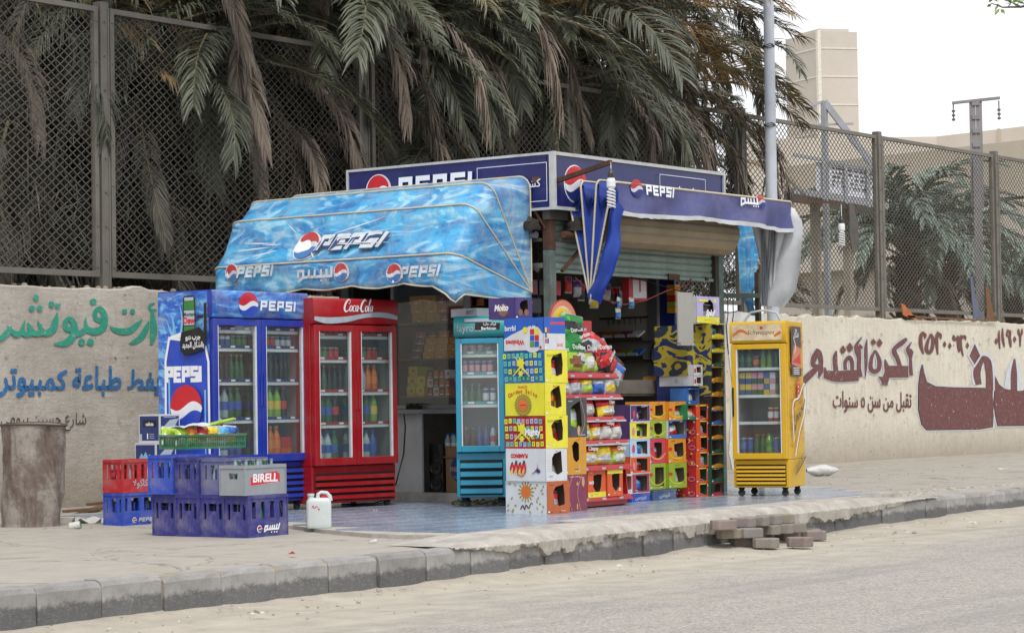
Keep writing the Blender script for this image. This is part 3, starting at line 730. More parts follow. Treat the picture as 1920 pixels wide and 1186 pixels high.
def extra(kind, px_, py_, az, s_, tilt=0.0, y=18.75):
    "a frond of the last palm whose root is seen at a place of the photograph, on the plane y"
    q = on(px_, py_, 1, y) - LASTP.location; o = obj('frond', rng.choice(FR[kind]), LASTP, loc=q); o.rotation_euler = (rng.uniform(-.3, .3), R(tilt), R(az)); o.scale = (s_,) * 3
# front row, crowns leaning over the fence
palm('dark date palm by the tall fence post, its crown out of the frame', 16.9, 19.7, 5.4, 26, 6, 30, 1)
palm('date palm over the fence panel behind the blue coolers with hanging dry fronds', 20.0, 19.4, 5.3, 22, 16, 34, 2)
for a in (('dead', 515, 135, -95, .85), ('dead', 550, 245, -75, .8), ('dead', 520, 235, -110, .75), ('dead', 610, 60, -60, .9), ('dead', 705, 10, -80, 1.0), ('lower', 330, 125, -100, .75), ('green', 330, 130, -40, .9), ('dead', 400, 60, -120, .9)): extra(*a)
palm('date palm above the striped blue awning with long green fronds reaching over the fence', 22.9, 19.7, 6.0, 30, 14, 34, 3)
for a in (('dead', 690, 190, -60, .95), ('dead', 690, 180, -90, .9), ('green', 720, 60, -50, 1.3, -5), ('green', 700, 20, -40, 1.25, -15), ('green', 800, 0, -30, 1.2), ('lower', 960, 60, -75, 1.2), ('green', 640, 30, -130, 1.1), ('browning', 620, 20, -110, 1.0), ('dead', 800, -60, -80, 1.2), ('hang', 900, 130, -90, .8), ('green', 500, 60, -170, 1.1), ('dead', 600, -10, -100, 1.0)): extra(*a)
palm('date palm behind the corner of the roof sign with grey-brown hanging skirt', 25.6, 19.9, 5.8, 28, 14, 34, 4, kinds=('green', 'green', 'browning'))
for a in (('dead', 1090, 160, -60, 1.1), ('dead', 1080, 150, -90, 1.0), ('dead', 1150, 160, -50, 1.2), ('dead', 1130, 150, -80, 1.1), ('green', 1050, 60, -120, 1.2), ('browning', 1080, 40, -90, 1.1), ('green', 1000, -20, -60, 1.3)): extra(*a)
palm('date palm beside the lamp post with orange-brown drying fronds', 27.4, 19.6, 5.7, 34, 18, 34, 5, sc=.98, kinds=('browning', 'green', 'browning'))
for a in (('browning', 1110, 110, -35, .95), ('browning', 1120, 80, -25, 1.0, -10), ('browning', 1150, 60, -20, .85, -15), ('browning', 1180, 140, -50, .95), ('green', 1130, 20, -30, 1.0, -20), ('browning', 1200, 180, -30, .85), ('browning', 1240, 220, -40, .8, 8), ('browning', 1090, 150, -45, 1.0), ('browning', 1160, 110, -70, 1.2), ('dead', 1220, 160, -60, 1.2), ('dead', 1260, 170, -50, 1.1), ('browning', 1250, 200, -45, .8, 5), ('lower', 1320, 190, -70, .95), ('green', 1220, 60, -70, 1.0, -10), ('browning', 1330, 260, -60, .75), ('browning', 1340, 140, -75, .9), ('hang', 1390, 240, -80, .9), ('hang', 1350, 200, -100, .8)): extra(*a)
palm('low bushy date palm behind the fence under the lamp post', 29.6, 19.4, 2.0, 26, 4, 10, 6, sc=0.75, kinds=('green',))
for i, (x, y, h, lb) in enumerate([(19.2, 22.6, 6.2, 'tall date palm in the back row behind the fence at the end of the wall'), (22.4, 22.9, 6.6, 'tall date palm in the back row over the coolers'), (25.3, 22.4, 6.6, 'tall date palm in the back row over the striped blue awning'),
                                   (28.6, 22.8, 6.9, 'tall date palm in the back row over the roof sign'), (30.6, 22.6, 6.3, 'tall date palm in the back row behind the lamp post'), (35.0, 20.4, 1.2, 'low young date palm at the edge of the grove past the lamp post'),
                                   (21.6, 26.0, 7.4, 'farthest date palm of the grove above the end of the wall'), (26.0, 26.3, 7.6, 'farthest date palm of the grove above the coolers'), (30.5, 26.2, 7.6, 'farthest date palm of the grove above the roof sign'), (32.8, 26.5, 6.2, 'farthest date palm of the grove near the lamp post')]):
    palm(lb, x, y, h, 26, 8, 36, 20 + i, sc=(1.05, 1.05, 1.0, .95, .8, .5, 1, 1, .9, .75)[i])
rx_ = random.Random(99)
for i in range(260):
    px_ = rx_.uniform(-40, 1330); extra(rx_.choice(('hang', 'hang', 'green', 'lower', 'dead', 'browning', 'hang')), px_, rx_.uniform(-60, 330), rx_.uniform(-170, -10), rx_.uniform(.5, .95), rx_.uniform(-15, 20), rx_.uniform(20.3, 22.0))
for i in range(150):
    px_ = rx_.uniform(-60, 1400); extra(rx_.choice(('hang', 'hang', 'hang', 'lower', 'dead')), px_, rx_.uniform(-60, 430), rx_.choice((0, 180)) + rx_.uniform(-40, 40), rx_.uniform(.45, .8), rx_.uniform(-25, 15), rx_.uniform(18.5, 19.1))
for i in range(78):
    px_ = rx_.uniform(330, 1180); extra(rx_.choice(('hang', 'green', 'lower', 'dead', 'dead', 'browning' if px_ > 900 else 'green', 'green')), px_, rx_.uniform(-110, 40 + px_ * .10), rx_.uniform(-160, -30), rx_.uniform(.42, .85), rx_.uniform(-12, 10), rx_.uniform(18.4, 18.9))
tips = {}
for p_ in [o for o in S.objects if o.name.startswith('date_palm')]:
    for c_ in list(p_.children):
        if not c_.name.startswith('frond'): continue
        if c_.data not in tips: tips[c_.data] = max((v.co for v in c_.data.vertices), key=lambda q: q.length).copy()
        q = p_.location + c_.location + (c_.rotation_euler.to_matrix() @ Vector([a * b_ for a, b_ in zip(tips[c_.data], c_.scale)])) - CO
        if q.y < 18.02 and q.z + EYE < 2.5: bpy.data.objects.remove(c_); continue
        if 960 + FPX * q.dot(CR) / q.dot(CF) > 1545 and q.z > (1.6 if p_.location.x < 34 else 2.0): bpy.data.objects.remove(c_)     # fronds cut back on the street side
# palms seen through the fence farther along
L_HZ = leaf_mat('palm_leaf_hazed', (0.13, 0.18, 0.14), (0.22, 0.28, 0.22))  # paler leaf colours: the haze over the far palms is painted in
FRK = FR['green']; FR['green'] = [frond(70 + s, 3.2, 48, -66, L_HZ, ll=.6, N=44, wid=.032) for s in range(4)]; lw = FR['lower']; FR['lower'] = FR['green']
for (px_, py_, dz, sc, lb) in [(1700, 480, 52, .95, 'green date palm seen through the fence next to the white banner'), (1775, 500, 60, .95, 'green date palm seen through the fence left of the concrete power pole'), (1900, 560, 64, 0.8, 'small date palm seen through the fence near the end of the wall')]:
    p = deep(px_, py_, dz); palm(lb, p.x, p.y, max(1.2, p.z), 30, 3, 4, int(px_), sc=sc, group='palms seen through the far fence panels')
FR['green'] = FRK; FR['lower'] = lw
# tangled dry undergrowth and shade trees behind the fence: nobody could count it
def thicket(name, n, x0, x1, y0, y1, z0, z1, mats, ll, wd, seed, label, cat):
    rr = random.Random(seed); b = MB()
    for i in range(n):
        x = rr.uniform(x0, x1); y = rr.uniform(y0, y1)
        top = z1 * (0.72 + 0.28 * vnoise(x, y, .6, seed)); z = z0 + (top - z0) * rr.random()
        if vnoise(x + z * .7, z, 1.1, seed) < 0.20: continue
        a = rr.uniform(0, 2 * PI); e = rr.gauss(-0.5, 0.6); L = ll * rr.uniform(.5, 1.3)
        d = Vector((math.cos(a) * math.cos(e), math.sin(a) * math.cos(e), math.sin(e))); wv = d.cross(Vector((rr.uniform(-1, 1), rr.uniform(-1, 1), 1))).normalized() * wd
        p = Vector((x, y, z)); q = p + d * L * .5; e2 = q + (d + Vector((0, 0, -.6))).normalized() * L * .5
        b.add([p - wv * .4, p + wv * .4, q + wv, q - wv, e2], [(0, 1, 2, 3), (3, 2, 4)], mats[i % len(mats)])
    o = b.build(name); tag(o, label, cat, kind='stuff'); return o
thicket('undergrowth', 46000, 13, 31.5, 18.5, 20.8, 0, 4.9, [L_DRK, L_DED, L_OLV, L_OLV], 0.55, 0.0085, 3, 'tangle of dry fronds and weeds behind the mesh fence', 'undergrowth')
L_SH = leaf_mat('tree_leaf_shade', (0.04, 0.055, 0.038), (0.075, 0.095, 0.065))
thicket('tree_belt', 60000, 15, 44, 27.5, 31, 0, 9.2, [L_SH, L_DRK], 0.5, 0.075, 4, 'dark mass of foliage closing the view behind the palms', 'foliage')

# ---------------------------------------------------------------- what stands far behind on the right
CONC = mat('beige_concrete', '#c3bbb0', 0.9, var=0.06, scale=0.25, dirt=0.15, dcol='#a3927a')
CONC2 = mat('beige_concrete_shade', '#b3aa9b', 0.9, var=0.08, scale=0.4, dirt=0.2, dcol='#94846c')
WGL = mat('dark_window', '#4a443e', 0.4, var=0.1, dirt=0.1)
LINE = mat('pale_joint', '#d8d2c6', 0.9, dirt=0)
D = 170.0
pa = deep(1507, 60, D); pb_ = deep(1604, 75, D)
tw = thing('tower_block', 'tall windowless beige concrete tower rising beyond the fence', 'tower', (pa.x, pa.y, 0))
# the tower's two visible faces meet at the edge seen at 1533
e = deep(1533, 59, D); L1 = 9.0
ang = R(37 - 7.4)
fx = Vector((math.cos(ang), math.sin(ang), 0)); rx = Vector((math.sin(ang), -math.cos(ang), 0))
dirR = (rx * 0.94 + fx * 0.34).normalized(); dirL = (-rx * 0.55 + fx * 0.83).normalized()
wR = 72 / FPX * D / 0.94 * 1.02; wL = 4.2
H_T = e.z
def wallbox(b, o, d, n, w, z0, z1, th, m):
    o = Vector(o); q = [o, o + d * w, o + d * w + n * th, o + n * th]
    b.add([(v.x, v.y, z0) for v in q] + [(v.x, v.y, z1) for v in q], [(3, 2, 1, 0), (4, 5, 6, 7), (0, 1, 5, 4), (1, 2, 6, 5), (2, 3, 7, 6), (3, 0, 4, 7)], m)
off = Vector((-pa.x, -pa.y, 0)); e0 = Vector((e.x, e.y, 0)) + off
b = MB(); wallbox(b, e0, dirR, dirL, wR, 0, H_T, wL, CONC); b.build('tower_wall', tw)
for z in range(3, int(H_T), 2):
    zz = z * 1.0 + 0.6; b = MB()
    wallbox(b, e0 + dirR * 0.02 - dirL * 0.04, dirR, dirL, wR, zz, zz + 0.09, 0.05, LINE)
    wallbox(b, e0 - dirR * 0.04, dirL, dirR, wL, zz, zz + 0.09, 0.05, LINE); b.build('joint_band', tw)
b = MB(); wallbox(b, e0 - dirR * .05 - dirL * .05, dirR, dirL, 0.25, 0, H_T + .1, 0.25, LINE); b.build('corner_strip', tw)
b = MB(); wallbox(b, e0 + dirR * .3 + dirL * .3, dirR, dirL, wR * .75, H_T, H_T + 0.25, 3, CONC); b.build('roof_parapet', tw)

# long low hall
D = 95.0
hl = thing('long_hall', 'long low beige concrete building with overhanging roof behind the fence', 'building')
p0 = deep(1690, 254, D); p1 = deep(1756, 256, D)
dL = (p1 - p0); dL.z = 0; dL.normalize()
a1_ = deep(1756, 256, D); 
# front runs towards the right of the picture and nearer to the road
dF = (rx * 0.75 - fx * 0.66).normalized(); nB = (rx * .66 + fx * .75).normalized()
Ht = a1_.z; O = Vector((a1_.x, a1_.y, 0))
b = MB(); wallbox(b, O - dL * 8, dL, nB, 8, Ht - 5.2, Ht, 4, CONC); wallbox(b, O, dF, nB, 42, Ht - 1.1, Ht, 9, CONC); b.build('roof', hl)
b = MB(); wallbox(b, O + nB * 1.5 - dL * 8, dF, nB, 50, Ht - 3.1, Ht - 1.1, 7, CONC2); wallbox(b, O + nB * 0.7 - dL * 8, dF, nB, 50, Ht - 5.4, Ht - 3.3, 6, CONC); wallbox(b, O + nB * 1.5 - dL * 8, dF, nB, 50, 0, Ht - 5.4, 6, CONC); b.build('wall', hl)
for k in range(9):
    b = MB(); q = O + nB * 0.67 - dL * 6 + dF * (4.2 * k + 2); wallbox(b, q, dF, nB, 1.7, Ht - 8.0, Ht - 6.2, 0.9, WGL); b.build('window', hl)
    b = MB(); wallbox(b, q - nB * .1 + dF * 2.4, dF, nB, 0.5, 0, Ht - 1.2, 0.6, CONC); b.build('pillar', hl)
for k in range(3):
    b = MB(); q = O + dF * (3 + 7 * k) - nB * 0.06; wallbox(b, q, dF, nB, 0.10, Ht - 1.1, Ht + 0.02, 0.06, CONC2); b.build('roof_joint', hl)
FARC = mat('pale_render', '#b9ad98', 0.9, var=0.15, scale=.5, dirt=.3)
b = MB(); c_ = deep(1720, 640, 75); wallbox(b, Vector((c_.x, c_.y, 0)) - dF * 26, dF, nB, 70, 0, 1.9, 0.4, FARC); tag(b.build('yard_wall'), 'low pale rendered wall across the yard behind the fence', 'wall')

# raised walkway with a printed banner
GRY = mat('grey_steel', '#a3a6ac', 0.6, 0.2, var=0.12, scale=1, dirt=0.3)
BNR = mat('banner_cloth', '#e0e2ea', 0.8, var=0.08, scale=1, dirt=0.2)
D = 47.0
fb_ = thing('raised_walkway', 'grey steel raised walkway with white printed banner seen through the fence', 'walkway')
c0 = deep(1525, 330, D); c1 = deep(1655, 352, D); dd = (c1 - c0); wd_ = dd.length; dd.normalize(); nn = Vector((dd.y, -dd.x, 0)).normalized()
if nn.dot(fx) > 0: nn = -nn
vm = plane_map(c0, dd, (0, 0, 1), nn); sc = D / FPX
def slab3(b, x0, x1, z0, z1, t0, t1, m):
    vs = [Vector(vm(x, z, t)) for t in (t0, t1) for x, z in ((x0, z0), (x1, z0), (x1, z1), (x0, z1))]
    b.add(vs, [(0, 1, 2, 3), (7, 6, 5, 4), (0, 4, 5, 1), (1, 5, 6, 2), (2, 6, 7, 3), (3, 7, 4, 0)], m)
b = MB(); slab3(b, 0.05, wd_, -26 * sc, 28 * sc, 0.0, -0.03, BNR); bn = b.build('banner', fb_)
A = Art()
for r_ in range(5):
    x = 36 * sc
    while x < wd_ - .1:
        l_ = rng.uniform(.03, .09); A.rect(x, (20 - r_ * 8) * sc, x + l_, (20 - r_ * 8) * sc + .02 + .015 * rng.random(), P_DK); x += l_ + rng.uniform(.02, .06)
A.place(vm, 'banner_print', fb_, lift=.01)
b = MB(); slab3(b, -.4, wd_ + .1, -40 * sc, -28 * sc, .1, -1.6, GRY); b.build('deck_beam', fb_)
b = MB(); slab3(b, -.4, wd_ + .1, 30 * sc, 36 * sc, .08, 0.0, GRY); b.build('handrail', fb_)
for k in range(3):
    b = MB(); slab3(b, (16 + 42 * k) * sc, (22 + 42 * k) * sc, -42 * sc, 34 * sc, .12, .02, GRY); b.build('upright', fb_)
for k in range(3):
    b = MB(); q = Vector(vm((10 + 62 * k) * sc, -44 * sc, -0.6)); b.bar((q.x, q.y, 0), q, .15, .15, CONC2); b.build('column', fb_)
b = MB(); q0 = deep(1545, 190, D); q1 = deep(1652, 330, D); b.bar(q0, q1, .09, .12, GRY); b.bar(q0, Vector((q0.x, q0.y, 1)), .10, .10, GRY); b.bar(q0, deep(1500, 205, D), .05, .05, GRY); b.bar(deep(1500, 235, D), deep(1600, 232, D), .04, .04, GRY); b.build('stay_frame', fb_)
FOL = L_HZ
# concrete power pole with crossarm
PL = mat('weathered_concrete_pole', '#8e8b8c', 0.85, var=0.15, scale=2, dirt=0.3)
INS = mat('insulator', '#6c6f74', 0.3, dirt=.1)
D = 44.0
pt_ = deep(1829, 190, D); pl = thing('power_pole', 'grey concrete power pole with crossarm and hanging insulators', 'power pole', (pt_.x, pt_.y, 0))
sc = D / FPX; Hh = pt_.z
b = MB(); w0 = 7 * sc
b.bar((0, 0, 0), (0, 0, Hh - 110 * sc), 17 * sc, .15, PL, up=(rx.x, rx.y, 0)); b.build('pole_foot', pl)
b = MB()
for s_ in (-1, 1): b.bar(rx * (s_ * 6 * sc) + Vector((0, 0, Hh - 200 * sc)), rx * (s_ * 6 * sc) + Vector((0, 0, Hh)), 4.5 * sc, .11, PL, up=(rx.x, rx.y, 0))
for k in range(5): z = Hh - (4 + 26 * k) * sc; b.bar(-rx * 7 * sc + Vector((0, 0, z)), rx * 7 * sc + Vector((0, 0, z)), .1, 8 * sc, PL)
b.build('pole_shaft', pl)
b = MB(); b.bar(-rx * 43 * sc + Vector((0, 0, Hh - 2 * sc)), rx * 45 * sc + Vector((0, 0, Hh + 5 * sc)), .10, 4.5 * sc, PL); b.build('crossarm', pl)
for s_ in (-41, 43):
    b = MB(); c = rx * s_ * sc
    b.tube([c + Vector((0, 0, Hh)), c + Vector((0, 0, Hh - 34 * sc))], .012, INS, 5)
    for k in range(3): b.lathe([(0, Hh - (14 + 8 * k) * sc, INS), (3.6 * sc, Hh - (16 + 8 * k) * sc, INS), (3 * sc, Hh - (19 + 8 * k) * sc, INS), (0, Hh - (20 + 8 * k) * sc, INS)], 8, (c.x, c.y, 0))
    b.build('insulator', pl)
# street lamp pole beside the stall
GLV = mat('galvanised_pole', '#b7bcc5', 0.5, 0.1, var=0.1, scale=1.5, dirt=0.25, dcol='#7d7a78')
WIRE = mat('black_wire', '#1d1d1f', 0.6, dirt=0)
bp = on(1450, 600, 1, 15.9); tp = on(1441, 0, 1, 15.9)
lp = thing('lamp_post', 'tall pale galvanised steel lamp post behind the yellow cooler', 'lamp post', (bp.x, bp.y, 0))
tx = (tp.x - bp.x) / (tp.z - bp.z)
b = MB(); pr = [(0, .0, 0), (tx * 8, 0, 8)]
b.tube([(-tx * bp.z, 0, 0), (tx * (9 - bp.z), 0, 9)], [.086, .060], GLV, 16); b.build('pole_shaft', lp)
b = MB(); b.tube([(-tx * bp.z, 0, 0), (-tx * bp.z + tx * .5, 0, .5)], .11, GLV, 16); b.build('pole_base', lp)
for px_, py_ in ((1441, 90), (1443, 238)):
    q = on(px_, py_, 1, 15.9); b = MB()
    for k in range(3): b.tube([(q.x - bp.x + .075 * math.cos(a), .075 * math.sin(a), q.z + .012 * math.sin(3 * a + k) + .018 * k) for a in [2 * PI * i / 14 for i in range(15)]], .005, WIRE, 4)
    b.build('wire_tie', lp)
# leafy twig hanging in from the upper corner
tg = thing('tree_branch', 'green leafy twig entering the sky from the upper right corner', 'branch')
L_FR = leaf_mat('fresh_leaf', (0.16, 0.26, 0.05), (0.26, 0.36, 0.09)); TWG = mat('twig_bark', '#4b4238', .9)
b = MB(); b.tube([deep(x, y, 16) for x, y in ((2060, -60), (1960, 2), (1915, 13), (1880, 14), (1858, 6))], [.02, .012, .008, .005, .003], TWG, 5); b.tube([deep(x, y, 16) for x, y in ((1915, 13), (1895, 4), (1878, -2))], .004, TWG, 4); b.tube([deep(2060, -60, 16), deep(2300, -260, 16)], [.02, .04], TWG, 5); b.build('twig', tg)
rr = random.Random(4)
lb_ = MB(); lb_.add([(0, 0, 0), (.03, -.014, .004), (.06, 0, 0), (.03, .014, .004)], [(0, 1, 2, 3)], L_FR); lm_ = lb_.mesh('leaf')
for i in range(70):
    x_, y_ = rr.choice([(rr.uniform(1856, 1930), rr.uniform(-4, 20)), (rr.uniform(1900, 2060), rr.uniform(-70, 10))])
    if rr.random() < .5 and x_ < 1925: y_ = rr.uniform(-4, 8)
    o = obj('leaf', lm_, tg, loc=deep(x_, y_, 16 + rr.uniform(-.1, .1))); o.rotation_euler = (rr.uniform(-1, 1), rr.uniform(-1, 1), rr.uniform(0, 6)); o.scale = (rr.uniform(.7, 1.2),) * 3

# ---------------------------------------------------------------- the stall building
KX, KY, KXR, KYB, FZ = 18.25, 13.30, 21.22, 15.85, 0.042
TEALP = mat('teal_worn_paint', '#61716d', 0.65, 0.15, var=0.3, scale=7, bmp=0.3, dirt=0.8, dcol='#5d4d3d')
RUST = mat('rusty_steel', '#5a3f31', 0.85, 0.2, var=0.3, scale=9, bmp=0.4, dirt=0.4, dcol='#2f2520')
ALU = mat('dull_aluminium', '#8b8f92', 0.45, 0.6, var=0.08, scale=3, dirt=0.3)
SHUT = mat('shutter_steel', '#7d8f88', 0.55, 0.25, var=0.14, scale=6, dirt=0.5, dcol='#4d463c')
ROLLM = mat('shutter_cover_board', '#94866c', 0.7, var=0.12, scale=3, bmp=0.15, dirt=0.5, dcol='#5c4e3c')
WPNL = mat('white_panel', '#c3c5c6', 0.5, var=0.05, scale=2, dirt=0.35, dcol='#8a8278')
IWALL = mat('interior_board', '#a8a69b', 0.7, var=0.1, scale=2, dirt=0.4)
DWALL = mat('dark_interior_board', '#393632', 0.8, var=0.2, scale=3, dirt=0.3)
SIGNB = mat('sign_blue_film', '#20235f', 0.25, var=0.08, scale=2, dirt=0.18, dcol='#565a78')
SIGNW = mat('sign_white_edge', '#b9b9b9', 0.5, var=0.08, dirt=0.4)
WHT = mat('print_white', '#e4e6ea', 0.5, var=0.04, dirt=0.08); RED = mat('print_red', '#c5202c', 0.45, var=0.08, dirt=0.08); PBL = mat('print_blue', '#1d57b5', 0.45, var=0.1, dirt=0.05)
PDB = mat('print_dark_blue', '#1c2a72', 0.45, var=0.1, dirt=0.05); BLK = mat('black_plastic', '#151516', 0.4, dirt=0.1)
def glass_mat(name, tint=(0.93, 0.96, 0.95), refl=0.10, dirt=0.1):
    m, nt, p, oc, out = newmat(name); nt.nodes.remove(p)
    t = nd(nt, 'ShaderNodeBsdfTransparent'); t.inputs[0].default_value = (*tint, 1)
    g = nd(nt, 'ShaderNodeBsdfGlossy'); g.inputs['Roughness'].default_value = 0.04; g.inputs[0].default_value = (1, 1, 1, 1)
    d = nd(nt, 'ShaderNodeBsdfDiffuse'); d.inputs[0].default_value = (0.5, 0.5, 0.48, 1)
    fr = nd(nt, 'ShaderNodeFresnel'); ge = nd(nt, 'ShaderNodeNewGeometry'); io_ = nd(nt, 'ShaderNodeMath', operation='MULTIPLY_ADD'); nt.links.new(ge.outputs['Backfacing'], io_.inputs[0]); io_.inputs[1].default_value = -0.8333; io_.inputs[2].default_value = 1.5; nt.links.new(io_.outputs[0], fr.inputs[0])
    mx = nd(nt, 'ShaderNodeMixShader'); nt.links.new(fr.outputs[0], mx.inputs[0]); nt.links.new(t.outputs[0], mx.inputs[1]); nt.links.new(g.outputs[0], mx.inputs[2])
    m2 = nd(nt, 'ShaderNodeMixShader'); n = noise(nt, oc, 3, 6, .7); f = nd(nt, 'ShaderNodeMath', operation='MULTIPLY'); nt.links.new(n, f.inputs[0]); f.inputs[1].default_value = dirt
    nt.links.new(f.outputs[0], m2.inputs[0]); nt.links.new(mx.outputs[0], m2.inputs[1]); nt.links.new(d.outputs[0], m2.inputs[2]); nt.links.new(m2.outputs[0], out.inputs[0]); return m
GLS = glass_mat('cooler_glass', dirt=0.10); GLS2 = glass_mat('window_glass', dirt=0.10)

kiosk = thing('kiosk', 'roadside snack and drinks stall with roller shutter and dark blue roof sign', 'kiosk')
def kpart(name, *boxes, m=TEALP, bev=0, parent=None):
    b = MB()
    for q in boxes: b.box(*q[:6], q[6] if len(q) > 6 else m)
    return b.build(name, parent or kiosk, bevel=bev)
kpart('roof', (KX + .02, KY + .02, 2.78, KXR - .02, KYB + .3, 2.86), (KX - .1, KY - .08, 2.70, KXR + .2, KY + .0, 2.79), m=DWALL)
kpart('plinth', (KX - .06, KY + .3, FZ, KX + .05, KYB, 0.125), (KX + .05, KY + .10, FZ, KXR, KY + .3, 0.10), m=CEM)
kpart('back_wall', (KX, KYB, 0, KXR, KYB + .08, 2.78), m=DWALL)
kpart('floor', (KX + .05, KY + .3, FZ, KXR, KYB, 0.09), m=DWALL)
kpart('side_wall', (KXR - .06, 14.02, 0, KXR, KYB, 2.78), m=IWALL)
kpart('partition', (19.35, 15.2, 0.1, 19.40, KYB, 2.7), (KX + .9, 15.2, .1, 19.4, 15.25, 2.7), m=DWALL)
cpw = 0.115
kpart('corner_post', (KX - .045, KY - .045, FZ, KX + .045, KY + .045, 2.42), bev=.006)
kpart('corner_post', (KX - .05, KY - .05, 2.42, KX + .04, KY + .04, 3.06, RUST), bev=.004)
kpart('side_post', (KXR - .04, KY - .04, FZ, KXR + .05, KY + .06, 2.80), (KXR - .09, KY - .03, 1.0, KXR - .045, KY + .04, 2.5, DWALL), bev=.005)
kpart('rear_post', (KX - .02, KYB - .06, FZ, KX + .06, KYB + .04, 2.8))
# roof sign: one panel on each face
SZ0, SZ1 = 2.80, 3.32
kpart('sign_panel', (KX - .10, KY - .05, SZ0, KX - .02, 15.70, SZ1, SIGNB), bev=.004)
sgl = kiosk.children[-1]
kpart('sign_panel', (KX - .10, KY - .135, SZ0, 21.14, KY - .055, SZ1, SIGNB), bev=.004)
sgr = [c for c in kiosk.children if c.name.startswith('sign_panel')][-1]
def frame_rect(b, fn, x0, x1, z0, z1, w, m):
    for a in ((x0, z1 - w, x1, z1), (x0, z0, x1, z0 + w), (x0, z0 + w, x0 + w, z1 - w), (x1 - w, z0 + w, x1, z1 - w)): fn(b, a, m)
b = MB(); frame_rect(b, lambda b, a, m: b.box(KX - .118, a[0], a[1], KX - .1005, a[2], a[3], m), KY - .12, 15.715, SZ0 - .012, SZ1 + .012, .024, SIGNW)
frame_rect(b, lambda b, a, m: b.box(a[0], KY - .155, a[1], a[2], KY - .1355, a[3], m), KX - .118, 21.155, SZ0 - .012, SZ1 + .012, .032, SIGNW)
b.box(KX - .122, KY - .158, SZ0 - .014, KX - .085, KY - .12, SZ1 + .014, SIGNW); b.build('sign_edge', kiosk)
mSL = plane_map((KX - .1, 0, 0), (0, -1, 0), (0, 0, 1), (-1, 0, 0)); mSF = plane_map((0, KY - .135, 0), (1, 0, 0), (0, 0, 1), (0, -1, 0))
def lsign(px_, py_): p = on(px_, py_, 0, KX - .1); return -p.y, p.z
def fsign(px_, py_): p = on(px_, py_, 1, KY - .135); return p.x, p.z
A = Art(); c = lsign(710, 358); A.globe(c[0], c[1], .155, RED, WHT, PDB, rim=WHT); q = lsign(749, 366); A.block('PEPSI', q[0], q[1] - .03, .20, WHT, shear=.05, sx=1.15)
x0, z1 = lsign(897, 316); x1, _ = lsign(1028, 306); z0 = SZ0 + .07; z1 = SZ1 - .09
for a in ((x0, z0, x1, z0 + .006), (x0, z1, x1, z1 + .006), (x0, z0, x0 + .006, z1), (x1 - .006, z0, x1, z1)): A.rect(*a, WHT)
A.text('ﺔﻴﻟﺎﻌﻟﺍ ﺭﺪﺑ ﻚﺸﻛ', (x0 + x1) / 2, z0 + .14, .075, WHT, bold=.01)
A.place(mSL, 'sign_print', sgl)
A = Art(); c = fsign(1078, 345); A.globe(c[0], c[1], .17, RED, WHT, PDB, rim=WHT); A.block('PEPSI', c[0] + .32, c[1] - .19, .20, WHT, shear=.05, sx=1.1)
x0, _ = fsign(1233, 328); x1, _ = fsign(1319, 335); z1 = SZ1 - .09
for a in ((x0, z0, x1, z0 + .006), (x0, z1, x1, z1 + .006), (x0, z0, x0 + .006, z1), (x1 - .006, z0, x1, z1)): A.rect(*a, WHT)
A.text('ﻚﺸﻛ', (x0 + x1) / 2, z0 + .13, .13, WHT, bold=.012); A.text('ﻚﺸﻛ', (x0 + x1) / 2 + .1, z0 + .03, .06, WHT)
A.place(mSF, 'sign_print', sgr)
# old rags and pipe stubs on top of the corner
RAG = mat('dark_rag', '#2b2622', 0.95, var=0.3, scale=12, bmp=0.8, bscale=25)
for (cx_, cy_, s_) in ((KX - .14, KY + .12, .11), (KX + .28, KY - .13, .13)):
    b = MB(); rr = random.Random(int(s_ * 100)); rows = []
    for i in range(7):
        th = PI * i / 6 * .5; rows.append([(cx_ + s_ * math.cos(th) * math.cos(a) * rr.uniform(.75, 1.25), cy_ + s_ * math.cos(th) * math.sin(a) * rr.uniform(.75, 1.25), 2.60 + s_ * 1.1 * math.sin(th) * rr.uniform(.8, 1.2)) for a in [2 * PI * k / 10 for k in range(10)]])
    b.grid(rows, RAG, True, True); b.build('rag', kiosk)
b = MB(); b.tube([(KX - .12, KY + .06, 2.56), (KX - .12, KY + .55, 2.56)], .035, ALU, 10); b.tube([(KX + .06, KY - .12, 2.56), (KX + .5, KY - .12, 2.56)], .035, RUST, 10); b.build('pipe_stub', kiosk)
b = MB()
b.bar((KX - .1, KY + .5, 2.52), (KX - .06, KY + .08, 2.22), .03, .03, DWALL); b.bar((KX + .5, KY - .09, 2.52), (KX + .1, KY - .07, 2.22), .03, .03, RUST); b.bar((KX - .1, KY + .1, 2.10), (KX - .1, KY + .9, 2.10), .04, .04, DWALL)
b.box(KX - .09, KY + .05, 2.5, KX - .02, KY + 1.1, 2.53, DWALL); b.box(KX + .05, KY - .1, 2.5, KX + .6, KY - .04, 2.53, DWALL); b.build('bracket', kiosk)
